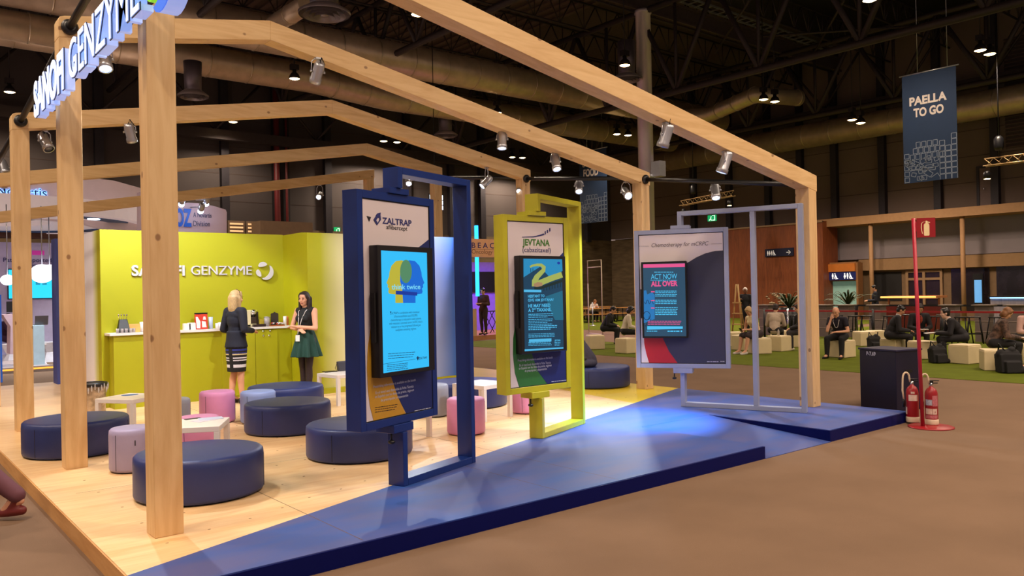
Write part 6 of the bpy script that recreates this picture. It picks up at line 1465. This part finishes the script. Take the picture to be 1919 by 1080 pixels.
# blue lit bar
a=xp(1856,560,35.6);b=xp(1990,560,35.6)
t=thing('lit_bar',Vector((35.9,(a.y+b.y)/2,0)),'grey slatted bar with a pale blue light strip under its top, right edge','bar')
m=MB(); m.box((35.6,b.y,0),(36.3,a.y,1.08)); m.build('front',mat('bar_slats',(150,140,150),.6,var=.15,scale=2,stretch=(1,18,1)),t)
m=MB(); m.box((35.5,b.y-.05,1.12),(36.4,a.y+.05,1.17)); m.build('bar_top',M_blackmat,t)
m=MB(); m.box((35.55,b.y,1.08),(35.62,a.y,1.12)); m.build('light_strip',mat('blue_strip',(150,200,255),.4,emit=(130,190,255),es=4),t)
# easel ladder
P=xp(1381,600,25.2);P.z=0; t=thing('display_easel',P,'pale wooden easel ladder behind the blonde woman','easel'); m=MB()
for dy in (-.22,.22): m.tube([P+Vector((0,dy,0)),P+Vector((.05,dy*.15,1.85))],.03,6)
m.tube([P+Vector((.5,0,0)),P+Vector((.06,0,1.8))],.025,6)
for z in (.35,.75,1.15): m.box(P+Vector((-.05,-.25+z*.09,z)),P+Vector((.1,.25-z*.09,z+.04)))
m.build('frame',mat('easel_wood',(176,140,80),.6),t)
# beer tables with benches
M_beer=mat('beer_table_top',(190,136,78),.5,var=.08)
def beer(P,rot,L,lab,kind):
    t=thing('beer_table' if kind else 'bench',P,lab,'table' if kind else 'bench','long beer tables at the back' if kind else 'benches at the beer tables')
    u=Vector((math.cos(rot),math.sin(rot),0)); v=Vector((-u.y,u.x,0)); h,w=(.76,.35) if kind else (.46,.14)
    m=MB(); m.obox(P,u,v,Z,(-L/2,L/2),(-w,w),(h-.035,h)); m.build('top',M_beer,t)
    for s_ in (-1,1):
        m=MB()
        for q_ in (-1,1): m.tube([P+u*s_*L*.36+v*q_*w*.7+Z*.0,P+u*s_*L*.36+v*q_*w*.6+Z*(h-.04)],.03,5)
        m.tube([P+u*s_*L*.36-v*w*.7+Z*.05,P+u*s_*L*.36+v*w*.7+Z*.05],.03,5); m.build('leg_frame',M_black,t)
    return t
A=gp(1102,606);Bq=gp(1168,603); d=(Bq-A).normalized(); rot=math.atan2(d.y,d.x); ins=Vector((-d.y,d.x,0)); ins=ins if ins.dot(A)>0 else -ins
nm=['first row','second row','third row']
for r_ in range(3):
    for c_ in range(3):
        P=A+d*(c_*2.4-1.4)+ins*(r_*3.2+.6)
        side=['left','middle','right'][c_]
        beer(P,rot,2.2,'long tan beer table, %s from the front, %s one'%(nm[r_],side),True)
        beer(P-ins*.62,rot,2.2,'tan bench in front of the %s beer table of the %s'%(side,nm[r_]),False)
        if r_==0: beer(P+ins*.62,rot,2.2,'tan bench behind the %s beer table of the %s'%(side,nm[r_]),False)
for c_,l,tm,hr,al in [(0,'person in black at the far beer table, farthest left',M_blackc,M_blackh,.1),(0,'person in black at the far beer table, by the thin white frame',M_blackc,M_blackh,1.0),(1,'person in a white shirt at the far beer table',M_whitec,M_ging,.2)]:
    Q=A+d*(c_*2.4-1.4+al)+ins*(.6+.66); hd=math.atan2(-ins.x,-ins.y)
    f=Fig(Q,hd,seated(lean=.45,down=.6,kf=.36,ff=.30,hands=((-.1,.36,.80),(.1,.36,.80))),1.0,'fair',l,.02); f.hair('short',hr); f.wear('top',tm,jacket,.02); f.wear('trousers',M_blackc,trousers,.016)
# thin white metal arch frame and stanchion
A=gp(1090,625);Bq=gp(1129.5,628); hz=tp(1127,487,Bq).z
t=thing('sign_frame',Bq,'thin white metal doorway frame standing empty behind the seated crowd','frame'); m=MB()
A2=Bq+(A-Bq).normalized()*1.6
A2=Vector((Bq.x+.25,Bq.y+1.0,0)); 
m.tube([Bq,Bq+Z*hz,A2+Z*hz,A2+Z*(hz-.9)],.022,6); m.tube([Bq+Z*(hz-.27),A2+Z*(hz-.27)],.02,6); m.tube([Bq+Z*.02,A2+Z*.02],.022,6); m.tube([A2,A2+Z*(hz-.9)],.02,6); m.build('tubes',mat('cream_tube',(206,190,160),.5),t)
belt_post(gp(1111,611),'pale barrier post in front of the beer tables',M_alu,1.15,None)

# ================================================================== VIOLET-LIT STAND
bs=thing('violet_stand',(18.5,23.8,0),'trade stand with cream name board and violet light, between blue and yellow kiosks','trade stand')
y0=23.4
L0=yp(882,660,y0).x; R0=L0+4.6
m=MB(); m.box((L0-.6,y0,0),(R0,y0+4,.17)); m.build('stand_floor',mat('tan_plinth',(176,120,72),.6),bs)
m=MB(); m.box((L0-.6,y0+3.4,.17),(R0,y0+3.5,3.0)); m.build('rear_wall',mat('lilac_wall',(150,120,220),.6),bs)
zt=yp(900,448,y0).z; zb=yp(900,482,y0).z
m=MB(); m.box((L0-.1,y0,zb),(R0,y0+.12,zt)); m.build('name_board',mat('peach_board',(226,170,130),.6),bs)
m=MB(); pb=Plane((L0,y0,0),0.); a=pb.hit(884,464.5); add_text(m,'BEACON',Vector((a.x,y0-.004,a.z)),(1,0,0),Z,(0,-1,0),1.75,.155*1.25,bold=.01,spacing=1.5); m.build('name_letters',M_txtnavy,bs)
m=MB(); a=pb.hit(884,475.5); add_text(m,'Oncology Limited',Vector((a.x,y0-.004,a.z)),(1,0,0),Z,(0,-1,0),1.75,.16,bold=.0); 
m.poly([(L0,y0-.004,zb+.28),(R0,y0-.004,zb+.28),(R0,y0-.004,zb+.29),(L0,y0-.004,zb+.29)]); m.build('second_line',mat('tan_letters',(130,88,66),.6),bs)
P=yp(893,520,y0+.2); m=MB(); m.box((P.x-.04,y0+.12,1.6),(P.x+.06,y0+.22,zt+.5)); m.build('light_column',mat('cyan_neon',(60,200,255),.4,emit=(30,150,255),es=3.2),bs)
P=yp(912,530,y0+3.3); m=MB(); m.box((P.x-.9,y0+3.3,1.75),(P.x+1.4,y0+3.38,2.6)); m.build('wall_screen',M_black,bs)
P=yp(888,600,y0+.1); m=MB(); m.box((P.x-.3,y0+.02,.17),(P.x+.07,y0+.12,1.15)); m.build('low_wall',mat('cream_counter',(200,160,120),.6),bs)
L=bpy.data.lights.new('violet_light','AREA'); L.energy=160; L.color=(.35,.12,1); L.size=1.2
lo=bpy.data.objects.new('violet_light',L); COL.objects.link(lo); lo.parent=bs; lo.location=(1.4,.6,3.1); 
P=Vector((yp(921,600,y0+1.2).x,y0+1.2,.17)); t=thing('folding_table',P,'small folding table with crossed legs in the violet-lit stand','table'); m=MB(); m.box(P+Vector((-.3,-.25,.82)),P+Vector((.4,.25,.85))); m.build('table_top',M_blackmat,t); m=MB()
for y in (-.2,.2): m.tube([P+Vector((-.22,y,0)),P+Vector((.28,y,.82))],.015,5); m.tube([P+Vector((.28,y,0)),P+Vector((-.22,y,.82))],.015,5)
m.build('crossed_legs',M_blackmat,t)

# ================================================================== LEFT-HAND STAND
nv=thing('curved_stand_tower',(4.5,24.3,0),'tall grey curved stand wall at far left with dark blue halo lit letters','trade stand')
M_ngrey=mat('warm_grey_panel',(240,224,228),.6,var=.02)
Y1=24.
def ptsY(L,Y): return [(yp(x,y,Y).x,yp(x,y,Y).z) for x,y in L]
m=MB(); top=[(-60,345),(60,338),(140,333),(185,335),(215,339),(240,346),(262,352),(290,372),(330,400)]
m.prism((0,Y1,0),(1,0,0),Z,(0,1,0),ptsY(top+[(340,440),(240,441),(150,418),(60,409),(-60,405)],Y1),0,.3); m.build('header_wall',M_ngrey,nv)
m=MB()
def ytext(mb,s_,x0,yb_,x1,h,Y,bold=0.,d=.012):
    a=yp(x0,yb_,Y);b=yp(x1,yb_,Y);c=yp(x0,yb_-h,Y); add_text(mb,s_,Vector((a.x,Y-d,a.z)),(1,0,0),Z,(0,-1,0),b.x-a.x,c.z-a.z,bold=bold,depth=.01)
ytext(m,'Novartis',-8,365,87,17,Y1,.0,.05); ytext(m,'Novartis',-72,384,19,17,Y1,.0,.05); m.build('dark_letters',mat('deep_blue_letter',(10,40,110),.4),nv)
m=MB(); ytext(m,'Novartis',-9,365.5,88,18,Y1,.032,.015); ytext(m,'Novartis',-73,384.5,20,18,Y1,.032,.015); m.build('halo_letters',mat('halo_blue',(150,190,255),.4,emit=(120,180,255),es=2.2),nv)
# lower ring canopy
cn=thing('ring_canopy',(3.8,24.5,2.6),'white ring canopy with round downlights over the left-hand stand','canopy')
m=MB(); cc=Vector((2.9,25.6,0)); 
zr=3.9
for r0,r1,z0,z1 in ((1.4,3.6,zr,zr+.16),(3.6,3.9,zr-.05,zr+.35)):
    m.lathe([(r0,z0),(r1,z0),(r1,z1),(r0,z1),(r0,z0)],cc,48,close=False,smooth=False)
m.build('ring',mat('white_canopy_glow',(236,224,228),.5,var=.02,emit=(225,210,215),es=.22),cn)  # weak glow put into the panel colour so the underside looks bright
m=MB(); m.lathe([(3.0,zr-.01),(3.45,zr-.01),(3.45,zr-.04),(3.0,zr-.04),(3.0,zr-.01)],cc,48,close=False,smooth=False); m.build('blue_band',mat('steel_blue_band',(50,90,140),.5),cn)
for k,(px,py) in enumerate([(97,435),(183,421),(185,425),(2,421)]):
    a=[-.9,-.2,.1,-1.6][k]; 
    m=MB(); m.lathe([(0,-.03),(.14,-.03),(.16,0),(0,0)],cc+Vector((3.2*math.cos(a),3.2*math.sin(a),zr-.03)),20); m.build('downlight',mat('white_disc_light',(255,255,255),.4,emit=(210,235,255),es=6),cn)
    L=bpy.data.lights.new('downlight_lamp','SPOT'); L.energy=420; L.color=(.82,.9,1); L.spot_size=math.radians(130); L.spot_blend=.6; L.shadow_soft_size=.12; lo=bpy.data.objects.new('downlight_lamp',L); COL.objects.link(lo); lo.parent=cn; lo.location=cc+Vector((3.2*math.cos(a),3.2*math.sin(a),zr-.08))-Vector(cn.location)
# backdrop with screen
bd=thing('presentation_wall',(3.6,29,0),'pale violet presentation wall with a bright cyan screen in the left-hand stand','screen wall')
Y2=29.
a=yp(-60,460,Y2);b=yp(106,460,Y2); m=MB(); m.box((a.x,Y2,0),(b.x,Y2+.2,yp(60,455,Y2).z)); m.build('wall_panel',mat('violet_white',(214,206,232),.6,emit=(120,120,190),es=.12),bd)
m=MB(); m.box((a.x,Y2-.3,yp(60,447,Y2).z),(b.x,Y2+.3,yp(60,436,Y2).z)); m.build('header_beam',mat('brown_header',(96,60,44),.6),bd)
a=yp(13,504,Y2);b=yp(101,560,Y2); m=MB(); m.box((a.x,Y2-.06,b.z),(b.x,Y2,a.z)); m.build('screen_frame',M_black,bd)
m=MB(); m.box((a.x+.03,Y2-.065,b.z+.03),(b.x-.02,Y2-.06,a.z-.03)); m.build('lit_screen',mat('cyan_lit',(40,200,240),.4,emit=(40,205,245),es=1.1),bd)
m=MB(); ytext(m,'Patient-reported outcomes',6,491,152,8,Y2,.0); ytext(m,'in practice',60,500,110,6,Y2,.0); m.build('heading_text',M_txtnavy,bd)
m=MB(); a=yp(60,478,Y2);b=yp(83,470,Y2); m.box((a.x,Y2-.012,a.z),(b.x,Y2,b.z)); m.build('pink_tag',mat('magenta_tag',(210,60,170),.5,emit=(190,50,150),es=.4),bd)
m=MB(); 
for k in range(2): a=yp(66+k*12,518,Y2);b=yp(75+k*12,534,Y2); m.box((a.x,Y2-.068,b.z),(b.x,Y2-.066,a.z))
m.build('screen_figure',mat('cyan_dim',(30,150,190),.4,emit=(30,160,200),es=.7),bd)
# blue pillar of that stand
A=gp(100,728);B_=gp(112,733); m=MB(); m.box((3.04,17.6,0),(3.16,18.0,2.95)); tag(m.build('blue_pillar',mat('blue_panel',(70,82,160),.5,var=.02)),'slim blue panel pillar left of the second wooden post','pillar')
m=MB(); a=yp(1,600,20.5); m.box((a.x-.03,20.5,0),(a.x+.02,20.6,1.9)); tag(m.build('glass_edge',mat('blue_glass_edge',(50,110,200),.3,emit=(30,90,200),es=.4)),'thin blue glass edge at the left picture border','panel')
# globes
for k,(px,py,X_,r,l) in enumerate([(79,513,0,.25,'larger glowing white globe lamp by the third wooden post'),(93,509,1.6,.2,'smaller glowing white globe lamp beside the larger one'),(14,525,0,.14,'small glowing pink-white lamp at the far left')]):
    P=yp(px,py,21.+X_); t=thing('globe_lamp',P,l,'lamp'); m=MB(); m.ell(P,(r,r,r*.85),n=24); m.build('globe',mat('white_globe',(255,255,255),.4,emit=(235,235,255),es=2.6),t); m=MB(); m.tube([P+Z*r*.8,Vector((P.x,P.y,3.92))],.012,5); m.build('cord',M_alu,t)
# counter with laptop
P=gp(73,662); a=yp(62,600,23.6); b=yp(83,600,23.6)
t=thing('white_counter',Vector(((a.x+b.x)/2,23.8,0)),'pale blue-white counter with a laptop in the left-hand stand','counter'); m=MB(); m.box((a.x,23.6,0),(b.x,24.2,yp(70,610,23.6).z)); m.build('body',mat('pale_blue_white',(190,220,235),.4),t,bevel=.01)
zz=yp(70,610,23.6).z; m=MB(); m.box((a.x+.05,23.75,zz),(a.x+.35,24.0,zz+.02)); m.hexa([(a.x+.05,23.7,zz+.02),(a.x+.35,23.7,zz+.02),(a.x+.35,23.72,zz+.02),(a.x+.05,23.72,zz+.02),(a.x+.05,23.62,zz+.24),(a.x+.35,23.62,zz+.24),(a.x+.35,23.64,zz+.24),(a.x+.05,23.64,zz+.24)]); tag(m.build('laptop',mat('laptop_grey',(100,96,100),.4)),'grey laptop open on the pale counter of the left-hand stand','laptop')
a=yp(5,585,24);b=yp(26,585,24)
t=thing('presenter_desk',Vector(((a.x+b.x)/2,24.2,0)),'pink-white slanted desk with a screen at far left','desk'); m=MB(); m.prism((0,24.,0),(1,0,0),Z,(0,1,0),ptsY([(6,590),(26,589),(27,645),(27,664),(19,664),(20,612),(8,594)],24.),0,.6); m.build('body',mat('pink_white',(210,180,190),.5),t)
P=yp(21,587,24.2); m=MB(); m.box((P.x-.1,24.2,P.z+.02),(P.x+.14,24.24,P.z+.3)); tag(m.build('monitor',M_black),'small dark monitor on the slanted desk at far left','monitor')
# hourglass stools
h0=None
for k,(px,py) in enumerate([(22,683),(47,682),(70,684),(92,678)]):
    P=gp(px,py); 
    if h0 is None:
        h0=thing('hourglass_stool',P,'white hourglass stool in the left-hand stand, leftmost of the row','stool','white hourglass stools'); m=MB(); m.lathe([(.25,0),(.12,.28),(.25,.56),(.24,.57),(0,.57)],P,6,smooth=False); m.build('shell',mat('white_plastic',(226,222,228),.4),h0)
    else: dup(h0,P,.3*k,['','white hourglass stool hidden behind the third wooden post','white hourglass stool just right of the third wooden post','white hourglass stool farthest right in the row, against the blue pillar'][k])
m=MB(); a=yp(-40,702,22.8);b=yp(101,700,22.8); m.box((a.x,22.8,0),(b.x,23.0,.14)); o=m.build('stand_step',mat('grey_step',(150,140,140),.6)); tag(o,'low grey step with an amber light strip at far left','step')
m=MB(); m.box((a.x,22.79,.07),(b.x,22.8,.11)); m.build('amber_strip',mat('amber_strip',(255,190,80),.4,emit=(255,170,60),es=1.2),o)
m=MB(); m.box((a.x,23.0,0),(b.x,31,.12)); tag(m.build('stand_floor',mat('grey_pale_floor',(176,166,170),.4)),'pale raised floor of the left-hand stand','floor panel')
# sandoz style stand with lamps
sd=thing('tall_name_wall',(7.0,20.2,0),'tall pale wall with big blue letters, rising behind the lime wall','trade stand')
Y3=20.
m=MB(); m.prism((0,Y3,0),(1,0,0),Z,(0,1,0),ptsY([(262,360),(335,383),(352,380),(370,381),(400,386),(423,393),(425,398),(425,440),(262,440)],Y3)+[],0,.25); m.build('wall_panel',mat('pinkish_wall',(214,190,200),.6,var=.02),sd)
m=MB(); ytext(m,'SANDOZ',272,421,358.5,32,Y3,.04,.03); m.build('blue_letters',mat('bright_blue_letter',(0,90,200),.4,emit=(0,60,160),es=.25),sd)
m=MB(); ytext(m,'A Novartis',362,407,396,9,Y3,.0); ytext(m,'Division',362,423.5,393,10,Y3,.0); m.build('small_letters',mat('slate_letters',(80,90,130),.5),sd)
for k,(px,py,l) in enumerate([(340,383,'left wall-washer lamp over the big blue letters, beside the nearest post'),(376,396,'lower of the two wall-washer lamps over the small blue lettering'),(386,382,'upper right wall-washer lamp over the small blue lettering')]):
    P=yp(px,py,Y3-.7); t=thing('wall_washer',P,l,'lamp'); m=MB(); m.lathe([(.05,0),(.07,.05),(.07,.2),(0,.22)],P,16,axis=(.0,-.5,.6),close=False); m.tube([P+Z*.1,P+Z*.16+Vector((0,.7,0))],.015,5); m.build('can',M_alu,t); m=MB(); m.ell(P,(.065,.065,.065)); m.build('lens',M_lens,t)
    L=bpy.data.lights.new('washer_light','SPOT'); L.energy=60; L.color=(.5,.75,1); L.spot_size=math.radians(100); L.spot_blend=.8; lo=bpy.data.objects.new('washer_light',L); COL.objects.link(lo); lo.parent=t; lo.location=(0,.05,-.03); aim(lo,(0,.8,-.7))
# grid light between kiosk uprights
P=yp(817,380,24.6); t=thing('led_grid',P,'bright white square-celled light panel seen beside the blue kiosk head','light'); m=MB()
for i in range(3):
    for j in range(3):
        x0=P.x-.25+i*.2; z0=P.z-.25+j*.19; m.box((x0,24.6,z0),(x0+.16,24.63,z0+.15))
m.build('light_cells',mat('white_cells',(255,255,255),.4,emit=(215,230,255),es=3.5),t); m=MB(); m.box((P.x-.28,24.63,P.z-.28),(P.x+.35,24.68,P.z+.33)); m.tube([(P.x,24.65,P.z+.3),(P.x,24.65,12.9)],.015,5); m.build('frame',M_blackmat,t)
for o in list(bpy.data.objects):
    if o.type=='MESH' and len(o.data.vertices)==0: bpy.data.objects.remove(o)
